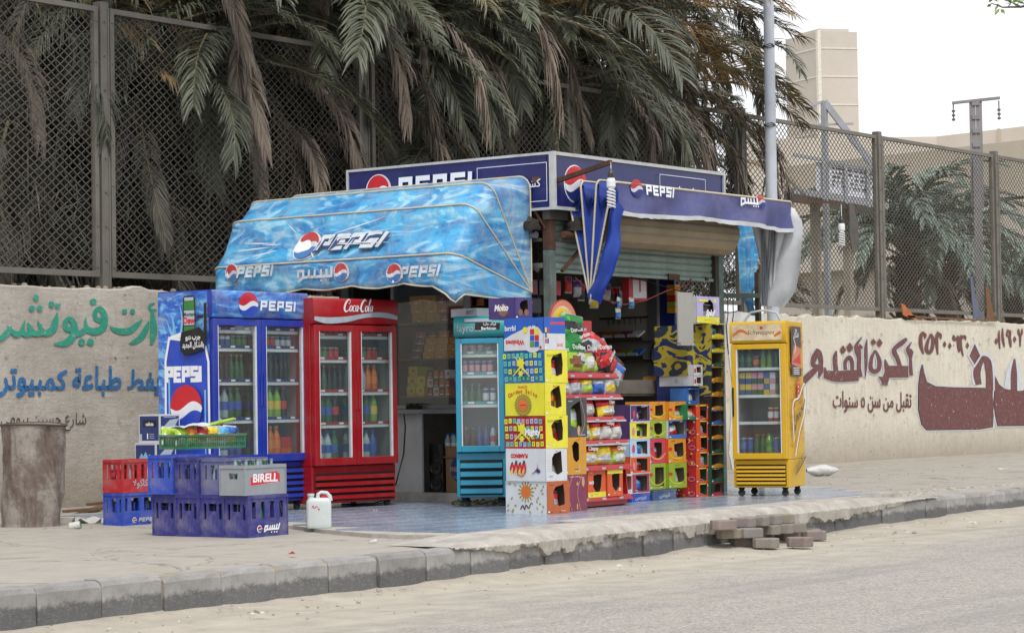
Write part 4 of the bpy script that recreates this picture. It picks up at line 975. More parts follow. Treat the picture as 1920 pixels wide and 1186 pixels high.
# roller shutter: separate slats, guide rails, cover box, bottom rail
zs = 2.235; ns = 7; sh = .072
b = MB(); prof = [(0, 0), (-.010, .012), (-.014, .036), (-.010, .058), (0, .070)]
b.grid([[(KX + .07, KY + .02 + y, z) for y, z in prof], [(KXR - .10, KY + .02 + y, z) for y, z in prof]], SHUT); slm = b.mesh('shutter_slat')
for k in range(ns): obj('shutter_slat', slm, kiosk, loc=(0, 0.001 * (k % 2), zs + sh * k))
kpart('shutter_bottom_rail', (KX + .06, KY - .012, 2.205, KXR - .10, KY + .03, 2.237, SHUT), (20.25, KY - .03, 2.20, 20.45, KY - .012, 2.26, RUST), (20.95, KY - .03, 2.215, 21.0, KY - .012, 2.25, RUST), bev=.003)
b = MB(); prof = [(.02, 2.80), (-.30, 2.80), (-.33, 2.78), (-.33, 2.74), (-.345, 2.73), (-.345, 2.66), (-.33, 2.60), (-.28, 2.52), (-.20, 2.475), (-.08, 2.47), (.02, 2.50)]
x0 = on(1165, 440, 1, KY - .3).x; x1 = on(1380, 440, 1, KY - .3).x
R0 = [(KX + .55, KY + y, z) for y, z in prof]; R1 = [(x1, KY + y, z) for y, z in prof]
b.grid([R0, R1], ROLLM, False); b.add(R1, [tuple(reversed(range(len(R1))))], ROLLM); b.add(R0, [tuple(range(len(R0)))], ROLLM)
for z, y in ((2.735, -.350), (2.67, -.352), (2.60, -.338)): b.box(KX + .56, KY + y - .006, z - .004, x1 - .01, KY + y, z + .004, ALU)
b.build('shutter_cover', kiosk, bevel=.004)
b = MB(); b.tube([(x1 - .02, KY - .17, 2.60), (x1 + .14, KY - .17, 2.60)], .035, RUST, 10); b.build('shutter_axle', kiosk)
# display window on the left-hand face, counter and lower panels
yA = on(745, 700, 0, KX).y; yB = on(797, 850, 0, KX).y; yM = on(876, 600, 0, KX).y
zled = on(800, 775, 0, KX).z
kpart('window_frame', (KX - .03, yA + .01, zled, KX + .03, yA + .05, 2.25), (KX - .03, yM - .02, .95, KX + .03, yM + .02, 2.25), (KX - .03, KY + .06, 2.25, KX + .03, KYB - .1, 2.30), (KX - .035, KY + .06, zled + .045, KX + .035, yA + .01, zled + .085), m=ALU, bev=.003)
kpart('window_pane', (KX - .004, yM + .021, zled + .086, KX + .004, yA + .009, 2.249), m=GLS2)
kpart('counter_ledge', (KX - .16, KY + .2, zled, KX + .04, yA + .1, zled + .044), m=ALU, bev=.004)
kpart('counter_panel', (KX - .05, yB, .126, KX - .02, yA + .02, zled - .001), m=WPNL, bev=.002)
kpart('counter_panel', (KX - .04, KY + .1, .126, KX - .02, yB - .62, zled - .001), m=WPNL, bev=.002)
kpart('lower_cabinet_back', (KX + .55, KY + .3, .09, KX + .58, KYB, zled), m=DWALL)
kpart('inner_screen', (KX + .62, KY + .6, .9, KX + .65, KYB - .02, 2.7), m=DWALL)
SHB = mat('shelf_board', '#6f5f4c', 0.7, var=0.15, dirt=0.3)
def zwin(px_, py_, x=KX + .1): return on(px_, py_, 0, x).z
zsh = [zwin(800, 604), zwin(800, 672), zwin(800, 742)]
for z in zsh: kpart('shelf', (KX + .06, KY + .75, z - .016, KX + .6, yA + .1, z), m=SHB)
kpart('shelf', (KX + .06, KY + .3, .46, KX + .5, yB - .0, .475), m=SHB)
# front counter
COUNT = mat('worn_counter', '#6d6862', 0.55, var=0.25, scale=6, dirt=0.5, dcol='#4a3b30')
zc = on(1200, 712, 1, KY - .1).z; zc0 = on(1200, 738, 1, KY - .1).z
xc1 = on(1290, 715, 1, KY - .1).x
kpart('front_counter', (KX + .1, KY - .1, zc0, xc1, KY + .4, zc, COUNT), (KX + .1, KY - .09, zc0 - .02, xc1 - .01, KY + .4, zc0 - .001, SHB), bev=.004)
kpart('counter_front', (KX + .1, KY + .12, .1, xc1 - .05, KY + .15, zc0 - .021), m=DWALL)
# racks on the inner side wall
ix = KXR - .06
kpart('hook_rail', (ix - .03, 14.0 + .12, 1.86, ix - .01, 14.75, 1.88), *[(ix - .05, 14.2 + .07 * k, 1.80, ix - .04, 14.205 + .07 * k, 1.87) for k in range(7)], m=DWALL)
kpart('wall_shelf', (ix - .24, 14.05, 1.42, ix - .002, 15.6, 1.435), (ix - .24, 14.05, 1.62, ix - .002, 15.6, 1.63), (ix - .25, 14.05, 1.435, ix - .24, 15.6, 1.46), (ix - .25, 14.05, 1.63, ix - .24, 15.6, 1.655), m=DWALL)
kpart('door_leaf', (KXR - .02, 13.83, 0.1, KXR + .02, 14.02, 2.45), m=PDB)
kpart('door_trim', (KXR - .08, 14.02, 0.5, KXR - .065, 14.14, 2.3, ALU))

# ---------------------------------------------------------------- awnings
def awning_mat(name, base, light, white, dark, rot=0.6, amount=1.0, sc=1.0):
    m, nt, p, oc, out = newmat(name)
    v = mapping(nt, oc, (1, 0.8, 2.2), (rot, 0.2, 0.3))
    n1 = noise(nt, v, 1.6 * sc, 5, 0.5, 2.4); n2 = noise(nt, mapping(nt, oc, (1, 2.2, 5), (0.5, 0, .2)), 1.3 * sc, 4, 0.5, 3.0)
    n3 = noise(nt, oc, 5, 8, 0.75)
    col = mixc(nt, ramp(nt, n1, [(0.38, 0), (0.60, amount)]), base, light)
    col = mixc(nt, ramp(nt, n2, [(0.52, 0), (0.64, 0.75 * amount)]), col, white)
    col = mixc(nt, ramp(nt, n2, [(0.28, 0.8 * amount), (0.42, 0.0)]), col, dark)
    col = mixc(nt, ramp(nt, n3, [(0.45, 0.0), (0.7, 0.45)]), col, (0.40, 0.40, 0.38)); n4 = noise(nt, mapping(nt, oc, (3, 3, .6)), 3, 6, .7); col = mixc(nt, ramp(nt, n4, [(.52, 0), (.72, .35)]), col, (.30, .29, .27))
    ge = nd(nt, 'ShaderNodeNewGeometry')
    nt.links.new(col, p.inputs['Base Color'])
    p.inputs['Roughness'].default_value = 0.45
    bump(nt, p, noise(nt, oc, 3.0, 5, 0.6, 1.0), 0.55, 0.05)
    return m
AW1 = awning_mat('awning_sky_blue', (0.02, 0.19, 0.46), (0.06, 0.38, 0.66), (0.36, 0.62, 0.74), (0.012, 0.085, 0.30), sc=.62)
AW1F = awning_mat('awning_sky_blue_faded', (0.07, 0.22, 0.46), (0.16, 0.40, 0.62), (0.42, 0.58, 0.66), (0.05, 0.14, 0.34), sc=.6, amount=1.0)
AWB = mat('awning_back_cloth', '#7f8790', 0.8, var=0.1, scale=3, dirt=0.2)
AW2 = mat('awning_royal_blue', '#1f3f9a', 0.45, var=0.2, scale=3, bmp=0.3, bscale=4, dirt=0.2, dcol='#4f5fa0')
AW3 = mat('awning_violet_blue', '#43467a', 0.5, var=0.15, scale=3, bmp=0.3, bscale=4, dirt=0.35, dcol='#7e80a0')
AWW = mat('awning_lining', '#c9cdd2', 0.75, var=0.08, scale=3, bmp=0.3, bscale=5, dirt=0.35, dcol='#8f8578')
PIPE = mat('cream_piping', '#c2b8a2', 0.7, var=0.12, dirt=0.3)
def hoop(px, z0, ang, rad, y0, y1, out, rc=.13, na=9, nl=40, lean0=0.0, lean1=0.0):
    "out(t, h, s) -> world point: t outward, h up, s along the face"
    d = (math.sin(ang), math.cos(ang)); P = []
    sgn = 1 if y1 > y0 else -1
    for i in range(na): r_ = (rad - rc) * i / (na - 1); P.append((r_, y0))
    for i in range(1, 5): a = PI / 2 * i / 5; P.append((rad - rc + rc * math.sin(a), y0 + sgn * rc * (1 - math.cos(a))))
    for i in range(nl + 1): P.append((rad, y0 + sgn * rc + (y1 - y0 - 2 * sgn * rc) * i / nl))
    for i in range(1, 5): a = PI / 2 * (1 - i / 5); P.append((rad - rc + rc * math.sin(a), y1 - sgn * rc * (1 - math.cos(a))))
    for i in range(na): r_ = (rad - rc) * (1 - i / (na - 1)); P.append((r_, y1))
    return [out(px + d[0] * r_, z0 + d[1] * r_, s) for r_, s in P]
# blue awning over the coolers, on the left-hand face
hz = on(997, 548, 0, KX - .12).z; hy0 = on(997, 548, 0, KX - .12).y
outL = lambda t, h, s: Vector((KX - .12 - t, s, h))
AR = [(0.0, 1.10), (R(31), 1.17), (R(48), 1.18), (R(74), 1.19)]
y_end = [on(500, 378, 0, KX - .12).y, on(470, 395, 0, KX - .72).y, on(445, 425, 0, KX - .98).y, on(415, 493, 0, KX - 1.26).y]
y_far = sum(y_end) / 4
hoops = [hoop(0, hz, a, r_, hy0, y_far, outL) for a, r_ in AR]
aw = thing('awning', 'sky blue striped plastic awning with swirling print and globe emblems above the coolers', 'awning')
CE = Vector((KX - .12, 0, hz))
def strip_pt(h0, h1, i, v, sag):
    p = h0[i].lerp(h1[i], v); c = Vector((CE.x, p.y, CE.z)); d = (c - p); L = d.length
    if L > 1e-4:
        wr = 0.012 * (vnoise(p.y, v * 2 + L, 3.2, 5) - .5) * 2
        p = p + d / L * (sag * math.sin(PI * v) * min(1, L) + wr * min(1, L) * math.sin(PI * v))
    return p
for k in range(3):
    b = MB(); n_ = len(hoops[0])
    rows = [[tuple(strip_pt(hoops[k], hoops[k + 1], i, v / 7, .035)) for i in range(n_)] for v in range(8)]
    b.grid(rows, AW1F if k == 0 else AW1); o = b.build('canvas', aw); so_ = o.modifiers.new('thick', 'SOLIDIFY'); so_.thickness = .004; so_.offset = -1 
for k in range(4):
    b = MB(); b.tube(hoops[k], .0095, PIPE, 6); b.build('hoop', aw)
# valance
H4 = hoops[3]; n_ = len(H4); rows = [[] for _ in range(6)]; edge = []
for i, p in enumerate(H4):
    s = (hy0 + .13 - p.y)
    arm = min(1, (p - Vector((CE.x, p.y, CE.z))).length / 1.1)
    dl = (0.265 + 0.035 * abs(math.sin((p.y - hy0) * PI / .62)) - .03 * vnoise(p.y, 0, 2)) * (0.25 + 0.75 * arm)
    if i < 12: dl = 0.10 + .36 * (i / 12) ** 1.0 if i < 11 else .44
    if 12 <= i < 15: dl = .42 - .05 * (i - 12)
    for j in range(6):
        v = j / 5; o_ = 0.02 * math.sin(p.y * 9 + i * .8) * v
        rows[j].append((p.x - o_ - .01 * v, p.y - (.02 * v if i < 14 else 0), p.z - dl * v))
    edge.append(Vector(rows[5][-1]))
b = MB(); b.grid(rows, AW1); o = b.build('valance', aw); so_ = o.modifiers.new('thick', 'SOLIDIFY'); so_.thickness = .003
b = MB(); b.tube(edge, .0085, PIPE, 5); b.build('edge_binding', aw)
# prints on the awning
def aw_map(k, yref):
    i0 = 9 + 4; h0, h1 = hoops[k], hoops[k + 1]
    A0, A1 = h0[i0 + 20], h1[i0 + 20]; W = (A0 - A1).length
    up = (A0 - A1).normalized(); nrm = Vector((-up.z, 0, up.x)); nrm = nrm if nrm.x < 0 else -nrm
    def mp(x, y, l):
        v = 1 - y / W; yy = yref - x
        wr = 0.012 * (vnoise(yy, v * 2 + 1.18, 3.2, 5) - .5) * 2
        ad = (.035 * math.sin(PI * v) + wr * math.sin(PI * v))
        base = Vector((A1.x, yy, A1.z)) + up * y; c = Vector((CE.x, yy, CE.z)); d = (c - base).normalized()
        return tuple(base + d * ad + nrm * (l + .006))
    return mp, W
mp, W = aw_map(2, on(573, 455, 0, 17.08).y)
A = Art()
SHD = mat('print_shadow_blue', '#27406f', .5)
A.globe(0, W * .36, .155, mat('awning_print_red', '#b83a3c', .5, dirt=.3), mat('awning_print_white', '#c9ced2', .5, dirt=.3), mat('awning_print_blue', '#3f6fa8', .5, dirt=.3), rim=WHT, n=26)
AWHT = MC['awning_print_white']; ARED = MC['awning_print_red']; ABLU = MC['awning_print_blue']
def bigword(A, x, y, h, m, m2, shear=.32):
    A.block('PEPSI', x + .012, y - .012, h, m2, shear=shear, wd=.30, sx=1.1); A.block('PEPSI', x, y, h, m, shear=shear, wd=.25, sx=1.1)
bigword(A, .13, W * .20, .185, AWHT, SHD)
for (x0_, y0_, x1_, y1_) in ((.15, .02, 1.05, .03),):
    pass
# long fine streaks of the print
for k in range(16):
    a = rng.uniform(0, 2 * PI); r1 = rng.uniform(.2, .3); r2 = r1 + rng.uniform(.1, .5); 
    pts = [(r_ * math.cos(a) * 1.6, W * .4 + r_ * math.sin(a) * .55, .012) for r_ in (r1, (r1 + r2) / 2, r2)]
    if all(.02 < p[1] < W - .02 for p in pts): A.brush([(p[0], p[1], w_) for p, w_ in zip(pts, (.004, .014, .003))], AWHT)
A.place(mp, 'printed_emblem', aw, lift=.001)
def val_map(pxc, pyc):
    pc = on(pxc, pyc, 0, H4[20].x); 
    def mp(x, y, l):
        yy = pc.y - x; z = pc.z + y
        i = min(range(13, n_ - 13), key=lambda q: abs(H4[q].y - yy)); v = (H4[i].z - z) / .28
        return (H4[i].x - 0.02 * math.sin(H4[i].y * 9 + i * .8) * v - .01 * v - l - .012, yy, z)
    return mp
for px_, py_, kind in ((437, 512, 0), (612, 512, 1), (742, 512, 0)):
    A = Art()
    if kind == 0: A.globe(0, 0, .085, ARED, AWHT, ABLU, rim=WHT); A.block('PEPSI', .08, -.05, .105, AWHT, shear=.25, sx=1.1)
    else:
        A.globe(.20, 0, .085, ARED, AWHT, ABLU, rim=WHT)
        for pth in ([(-.33, -.03), (-.33, .03), (-.26, .03), (-.26, -.03), (-.34, -.07)], [(-.26, -.03), (.10, -.03), (.10, .06)], [(.03, -.03), (.03, .04)], [(-.04, -.03), (-.04, .04)], [(-.11, -.03), (-.11, .04)], [(-.18, -.03), (-.18, .04)]): A.brush([(x, y, .026) for x, y in pth], AWHT, curve=False)
        for x in (.01, .05, -.05): A.rect(x, -.075, x + .022, -.055, AWHT)
    A.place(val_map(px_, py_), 'printed_emblem', aw, lift=.001)
# rusty outrigger and bulbs
tipA = on(1145, 304, 1, 12.42)
rk = thing('steel_outrigger', 'rusty steel bar standing out from the stall corner with a bulb hung from its tip', 'steel bar')
b = MB(); b.bar((KX - .02, KY - .02, 3.04), tipA, .04, .04, RUST); b.bar((KX - .02, KY + .3, 3.06), (KX + .35, KY - .16, 3.06), .05, .04, RUST); b.bar((KX - .15, KY + .24, 3.04), (KX - .05, KY, 2.62), .022, .022, RUST)
b.bar((KX - .12, KY + .1, 3.08), (KX + .02, KY - .1, 3.08), .05, .05, RUST); b.build('bar', rk)
BLB = mat('lamp_glass_white', '#d9dadb', 0.25, var=.03, dirt=.1); SOCK = mat('lamp_socket', '#26262a', .4)
def bulb(top, cordlen, label, s=1.0):
    t = thing('light_bulb', label, 'light bulb', top, 0, 'spiral energy saving bulbs hung outside the stall')
    b = MB(); b.tube([(0, 0, 0), (.004, 0, -cordlen)], .004, WHT, 5); b.build('cord', t)
    z = -cordlen; b = MB(); b.lathe([(0, z + .01, SOCK), (.010, z + .01, SOCK), (.028 * s, z - .03 * s, SOCK), (.028 * s, z - .07 * s, SOCK), (.0, z - .07 * s, SOCK)], 12); b.build('socket', t)
    b = MB(); b.lathe([(0, z - .071 * s, BLB), (.032 * s, z - .072 * s, BLB), (.040 * s, z - .10 * s, BLB), (.040 * s, z - .145 * s, BLB), (.028 * s, z - .165 * s, BLB), (.0, z - .166 * s, BLB)], 14); b.build('base', t)
    b = MB()
    for h in (0, PI): b.tube([(.032 * s * math.cos(a + h), .032 * s * math.sin(a + h), z - .17 * s - .155 * s * a / (5.6 * PI)) for a in [5.6 * PI * i / 60 for i in range(61)]], .0085 * s, BLB, 5)
    b.build('spiral_tube', t); return t
bulb(tipA, .07, 'white spiral bulb hanging at the corner of the stall between the two awnings', 1.06)
b2 = on(1577, 380, 1, 12.9); b3 = on(1468, 376, 1, 13.1)
rk2 = thing('steel_outrigger', 'thin rusty rod reaching out past the violet awning towards the fence', 'steel rod')
b = MB(); b.bar(on(1395, 376, 1, KY), b3, .022, .022, RUST); b.bar(b3, b2, .022, .022, RUST); b.build('bar', rk2)
bulb(b2, .16, 'white spiral bulb hanging from the thin rod in front of the fence', .95)
# folded awning on the front face
pv = on(1106, 562, 1, KY - .32); hx0 = pv.x; hz2 = pv.z; xr = on(1478, 380, 1, KY - .55).x
aw2 = thing('awning', 'folded violet blue awning with pleated royal blue end over the shutter', 'awning')
outF = lambda t, h, s: Vector((s, KY - .32 - t, h))
angs = [-13.5, -4.5, 5.0, 14.5]; hp2 = []
for a in angs: hp2.append(hoop(0, hz2, R(a), 1.13, hx0, xr, outF, rc=.07))
CE2 = Vector((0, KY - .32, hz2))
for k in range(3):
    b = MB(); n_ = len(hp2[0]); rows = []
    for v in range(9):
        vv = v / 8; r_ = []
        for i in range(n_):
            p = hp2[k][i].lerp(hp2[k + 1][i], vv); c = Vector((p.x, CE2.y, CE2.z)); d = c - p; L = d.length
            inward = (0.22 * math.sin(PI * vv) * min(1, L)) + .03 * (vnoise(p.x * 2, vv + L * 3, 4) - .5)
            e_ = 0
            if i < 10: p = p + Vector((.10 * math.sin(PI * vv) * L, 0, 0)); inward *= .15
            if i > n_ - 11: p = p + Vector((-.10 * math.sin(PI * vv) * L, 0, 0)); inward *= .15
            if L > 1e-3: p = p + d / L * inward
            r_.append(tuple(p))
        rows.append(r_)
    b.grid(rows, AW2); o = b.build('canvas', aw2)
    # the lining seen from inside at the far end
    o.data.materials.append(AWW)
    for pl_ in o.data.polygons:
        if sum(o.data.vertices[v_].co.x for v_ in pl_.vertices) / 4 > xr - .35 and pl_.index % (n_ - 1) > n_ - 16: pl_.material_index = 1
for k in range(4): b = MB(); b.tube(hp2[k], .0105, PIPE, 6); b.build('hoop', aw2)
# front fall of the cloth with frayed hem
H = hp2[3]; i0, i1 = 10, len(H) - 11
b = MB(); rows = [[] for _ in range(8)]; hem = []
for i in range(i0, i1 + 1):
    p = H[i]; t = (i - i0) / (i1 - i0)
    dl = .30 - .05 * math.sin(PI * t) + .015 * vnoise(p.x, 0, 6) - (.07 * max(0, 1 - t * 9)) - .04 * max(0, (t - .9) * 10)
    for j in range(8):
        v = j / 7; wv = (.035 * math.sin(p.x * 6 + 2 * v) + .02 * math.sin(p.x * 23) * (t > .75 or t < .12)) * v
        rows[j].append((p.x, p.y - .02 * v - wv, p.z - dl * v))
    hem.append(Vector(rows[7][-1]))
b.grid(rows, AW3); vo_ = b.build('valance', aw2)
b = MB(); rr = random.Random(3); r2 = [[], []]
for h_ in hem:
    r2[0].append(tuple(h_ + Vector((0, -.004, .004)))); r2[1].append(tuple(h_ + Vector((0, .002, -.03 - .012 * rr.random()))))
b.grid(r2, AWW); b.build('frayed_hem', aw2)
b = MB(); b.tube([(p.x, p.y + .03, p.z - .02) for p in H[i0:i1 + 1]], .018, ALU, 6); b.build('front_tube', aw2)
def flap(b, plane_x, L, Rt, m, nj=8, amp=.03, fold=0.0):
    "hanging cloth between two measured outlines, on the plane x=plane_x"
    rows = []
    def samp(P, t):
        t *= len(P) - 1; i = min(int(t), len(P) - 2); f = t - i; return (P[i][0] * (1 - f) + P[i + 1][0] * f, P[i][1] * (1 - f) + P[i + 1][1] * f)
    for i in range(15):
        a = samp(L, i / 14); c = samp(Rt, i / 14); r_ = []
        for j in range(nj + 1):
            t = j / nj; p = on(a[0] * (1 - t) + c[0] * t, a[1] * (1 - t) + c[1] * t, 0, plane_x); p.x += amp * math.sin(t * 7 + i * .3) + .012 * math.sin(i * 1.3 + t * 3); r_.append(tuple(p))
        rows.append(r_)
    b.grid(rows, m)
b = MB(); flap(b, hx0 + .02, [(1150, 345), (1138, 420), (1122, 500), (1104, 556)], [(1168, 392), (1158, 430), (1162, 470), (1150, 510), (1140, 540), (1127, 573)], AW2); b.build('end_panel', aw2)
b = MB(); flap(b, xr, [(1478, 384), (1459, 410), (1449, 470), (1442, 530), (1438, 574)], [(1487, 390), (1500, 412), (1503, 450), (1500, 500), (1496, 545), (1472, 576)], AWW, amp=.035); b.build('end_panel', aw2)
b = MB(); flap(b, xr + .03, [(1424, 418), (1424, 470), (1427, 530), (1432, 572)], [(1452, 418), (1446, 470), (1440, 530), (1436, 574)], AWW, amp=.05, nj=14)
b.build('folded_lining', aw2)
for px_ in (1428, 1436, 1443, 1450): 
    b = MB(); b.tube([on(px_, 420, 0, xr - .06), on(1434 + (px_ - 1434) * .25, 572, 0, xr - .06)], .008, AWB, 5); b.build('hoop_arm', aw2)
def fr_map(pxc, pyc, yy):
    pc = on(pxc, pyc, 1, yy)
    def mp(x, y, l):
        X = pc.x + x; z = pc.z + y; i = min(range(i0, i1), key=lambda q: abs(H[q].x - X)); p = H[i]; v = max(0, (p.z - z) / .30); t = (i - i0) / (i1 - i0)
        f_ = (X - p.x) / max(1e-4, (H[min(i + 1, i1)].x - p.x)) if H[min(i + 1, i1)].x != p.x else 0
        wv = (.035 * math.sin(X * 6 + 2 * v) + .02 * math.sin(X * 23) * (t > .75 or t < .12)) * v
        return (X, p.y - .02 * v - wv - l - .009, z)
    return mp
yv = H[20].y
A = Art(); A.globe(0, .02, .085, ARED, AWHT, PDB); A.block('PEPSI', .13, -.035, .10, WHT, shear=.12, sx=1.25); A.place(fr_map(1190, 357, yv), 'printed_emblem', aw2)
A = Art(); A.globe(.25, .02, .07, ARED, AWHT, PDB)
for pth in ([(-.13, -.03), (-.13, .03), (-.06, .03), (-.06, -.01), (-.14, -.04)], [(-.06, -.01), (.17, -.01), (.17, .05)], [(.11, -.01), (.11, .04)], [(.05, -.01), (.05, .04)], [(0, -.01), (0, .04)]): A.brush([(x, y, .022) for x, y in pth], WHT, curve=False)
for x in (.08, .12, .16): A.rect(x, -.045, x + .018, -.03, WHT)
A.place(fr_map(1398, 379, yv), 'printed_emblem', aw2)
# turquoise curtain, green rail and its frame beyond the side post
ct = thing('curtain', 'turquoise plastic curtain gathered and hanging beside the shutter', 'curtain')
b = MB(); rows = []
Lp = [(1381, 416), (1385, 450), (1390, 500), (1394, 550), (1402, 572), (1408, 590)]; Rp = [(1424, 416), (1421, 450), (1414, 500), (1408, 550), (1410, 575), (1416, 592)]
yc_ = KY + .25
for i in range(21):
    t = i / 20 * 5; k = min(int(t), 4); f = t - k
    a = on(Lp[k][0] * (1 - f) + Lp[k + 1][0] * f, Lp[k][1] * (1 - f) + Lp[k + 1][1] * f, 1, yc_); c = on(Rp[k][0] * (1 - f) + Rp[k + 1][0] * f, Rp[k][1] * (1 - f) + Rp[k + 1][1] * f, 1, yc_)
    rows.append([tuple(a.lerp(c, j / 18) + Vector((0, .045 * math.sin(j * 1.25 + i * .12) * (1 - .5 * i / 20), 0))) for j in range(19)])
b.grid(rows, AW1); b.build('cloth', ct)
g0, g1 = on(1352, 554, 1, KY + .1), on(1424, 554, 1, KY + .1)
gr = thing('green_rail', 'dark green steel rail on posts beside the stall under the turquoise curtain', 'rail')
GRN = mat('dark_green_paint', '#24402f', .6, dirt=.3)
b = MB(); b.bar(g0, g1, .03, .05, GRN); b.build('rail', gr)
b = MB(); b.bar((g1.x, g1.y + .02, 0), (g1.x, g1.y + .02, 2.35), .05, .05, DWALL); b.bar((g1.x - .35, g1.y + .3, 2.62), (g1.x - .35, g1.y + .3, 1.2), .04, .04, ALU); b.build('post', gr)
b = MB()
for px_ in (1364, 1374): b.tube([on(px_, 556, 1, KY + .1), on(px_ + 1, 590, 1, KY + .08), on(px_ - 2, 612, 1, KY + .1), on(px_ + 2, 640 + px_ % 7 * 4, 1, KY + .1)], .006, WIRE, 4)
b.build('hanging_wire', gr)
# red string with sachets
STR = mat('red_string', '#9a3d3d', .7); 
st = thing('string_line', 'red string strung across the open shutter with blue sachets hanging on it', 'string')
ysx = KY - .02
pts = [on(x, y, 1, ysx) for x, y in ((1078, 520), (1100, 540), (1135, 562), (1170, 571), (1210, 563), (1250, 545), (1290, 534), (1297, 522))]
b = MB(); b.tube(pts, .006, STR, 5); b.build('string', st)

# ---------------------------------------------------------------- bottles and cans
def gl(name, c, r=.15): return mat(name, c, r, var=.1, scale=10, dirt=0, rnd=.25)
DRINK = {}
BT = {'cola': gl('cola_dark', '#1a0f0c'), 'green': gl('green_glass', '#1e5a34'), 'lime': gl('lime_drink', '#6f9b2e'), 'orange': gl('orange_drink', '#c8641c'), 'clear': gl('water_clear', '#9fb4b8'), 'brown': gl('brown_glass', '#4b2a18'), 'red': gl('red_drink', '#8f2323'), 'blue': gl('blue_drink', '#2c4f8c'), 'yellow': gl('yellow_drink', '#c9a52e')}
LB = {'blue': mat('label_blue', '#2451a3', .4), 'red': mat('label_red', '#b02a2a', .4), 'green': mat('label_green', '#2d7d3e', .4), 'white': mat('label_white', '#c9cccf', .4), 'orange': mat('label_orange', '#d0752a', .4), 'yellow': mat('label_yellow', '#cfb238', .4), 'pink': mat('label_pink', '#c88a98', .4), 'grey': mat('label_grey', '#8c9092', .35)}
def bottle(kind, body, lab, cap, H=.24, r=.031):
    k = (kind, body, lab, cap, H, r)
    if k in DRINK: return DRINK[k]
    b = MB(); B = BT.get(body) or LB[body]; L = LB[lab]; C_ = LB[cap]
    if kind == 'can':
        b.lathe([(0, 0, LB['grey']), (r * .8, 0, LB['grey']), (r, .012, LB['grey']), (r, H * .28, B), (r, H * .72, L), (r, H - .012, B), (r * .85, H, LB['grey']), (0, H, LB['grey'])], 9)
    elif kind == 'pet':
        b.lathe([(0, 0, B), (r * .9, 0, B), (r, .02, B), (r, H * .33, B), (r * 1.01, H * .34, L), (r * 1.01, H * .58, L), (r, H * .59, B), (r * .9, H * .7, B), (r * .42, H * .88, B), (r * .42, H * .92, B), (r * .48, H * .92, C_), (r * .48, H, C_), (0, H, C_)], 9)
    elif kind == 'glass':
        b.lathe([(0, 0, B), (r, 0, B), (r, H * .5, B), (r * .96, H * .3, L), (r * .98, H * .5, L), (r * .8, H * .62, B), (r * .42, H * .8, B), (r * .38, H * .95, B), (r * .46, H * .96, C_), (r * .46, H, C_), (0, H, C_)], 9)
    elif kind == 'box':
        b.box(-r, -r * .7, 0, r, r * .7, H * .5, B); b.box(-r, -r * .7, H * .5 + .0001, r, r * .7, H, L)
    DRINK[k] = b.mesh({'can': 'drink_can', 'pet': 'plastic_bottle', 'glass': 'glass_bottle', 'box': 'juice_carton'}[kind]); return DRINK[k]
WORD = {'can': 'can', 'pet': 'plastic bottle', 'glass': 'glass bottle', 'box': 'juice carton'}
CATW = {'can': 'can', 'pet': 'bottle', 'glass': 'bottle', 'box': 'carton'}
ORD = ['lowest', 'second lowest', 'middle', 'second highest', 'top', 'very top']
def stock_row(M, x0, x1, y, z, kinds, label_where, rr, stack=1, rows=2):
    "kinds: list of bottle specs cycled in blocks along the shelf"
    x = x0; i = 0; nk = len(kinds)
    while True:
        sp = kinds[min(nk - 1, int((x - x0) / max(1e-6, (x1 - x0)) * nk))]
        r = sp[5] if len(sp) > 5 else .031; H = sp[4] if len(sp) > 4 else .24
        if x + r > x1: break
        me = bottle(*sp)
        for s_ in range(stack):
            for d in range(rows):
                p = M @ Vector((x + rr.uniform(-.003, .003), y + d * (r * 2.15) + rr.uniform(0, .008), z + s_ * (H + .001)))
                o = bpy.data.objects.new(me.name, me); COL.objects.link(o); o.location = p; o.rotation_euler = (0, 0, rr.uniform(0, 6) if sp[0] != 'box' else M.to_euler().z)
                desc = sp[1] + ' ' + WORD[sp[0]] + ' with ' + sp[2] + ' label' if sp[1] != sp[2] else 'all ' + sp[1] + ' ' + WORD[sp[0]]
                lab = desc + ' on ' + label_where
                tag(o, lab, CATW[sp[0]], lab)
        x += 2 * r + .006; i += 1

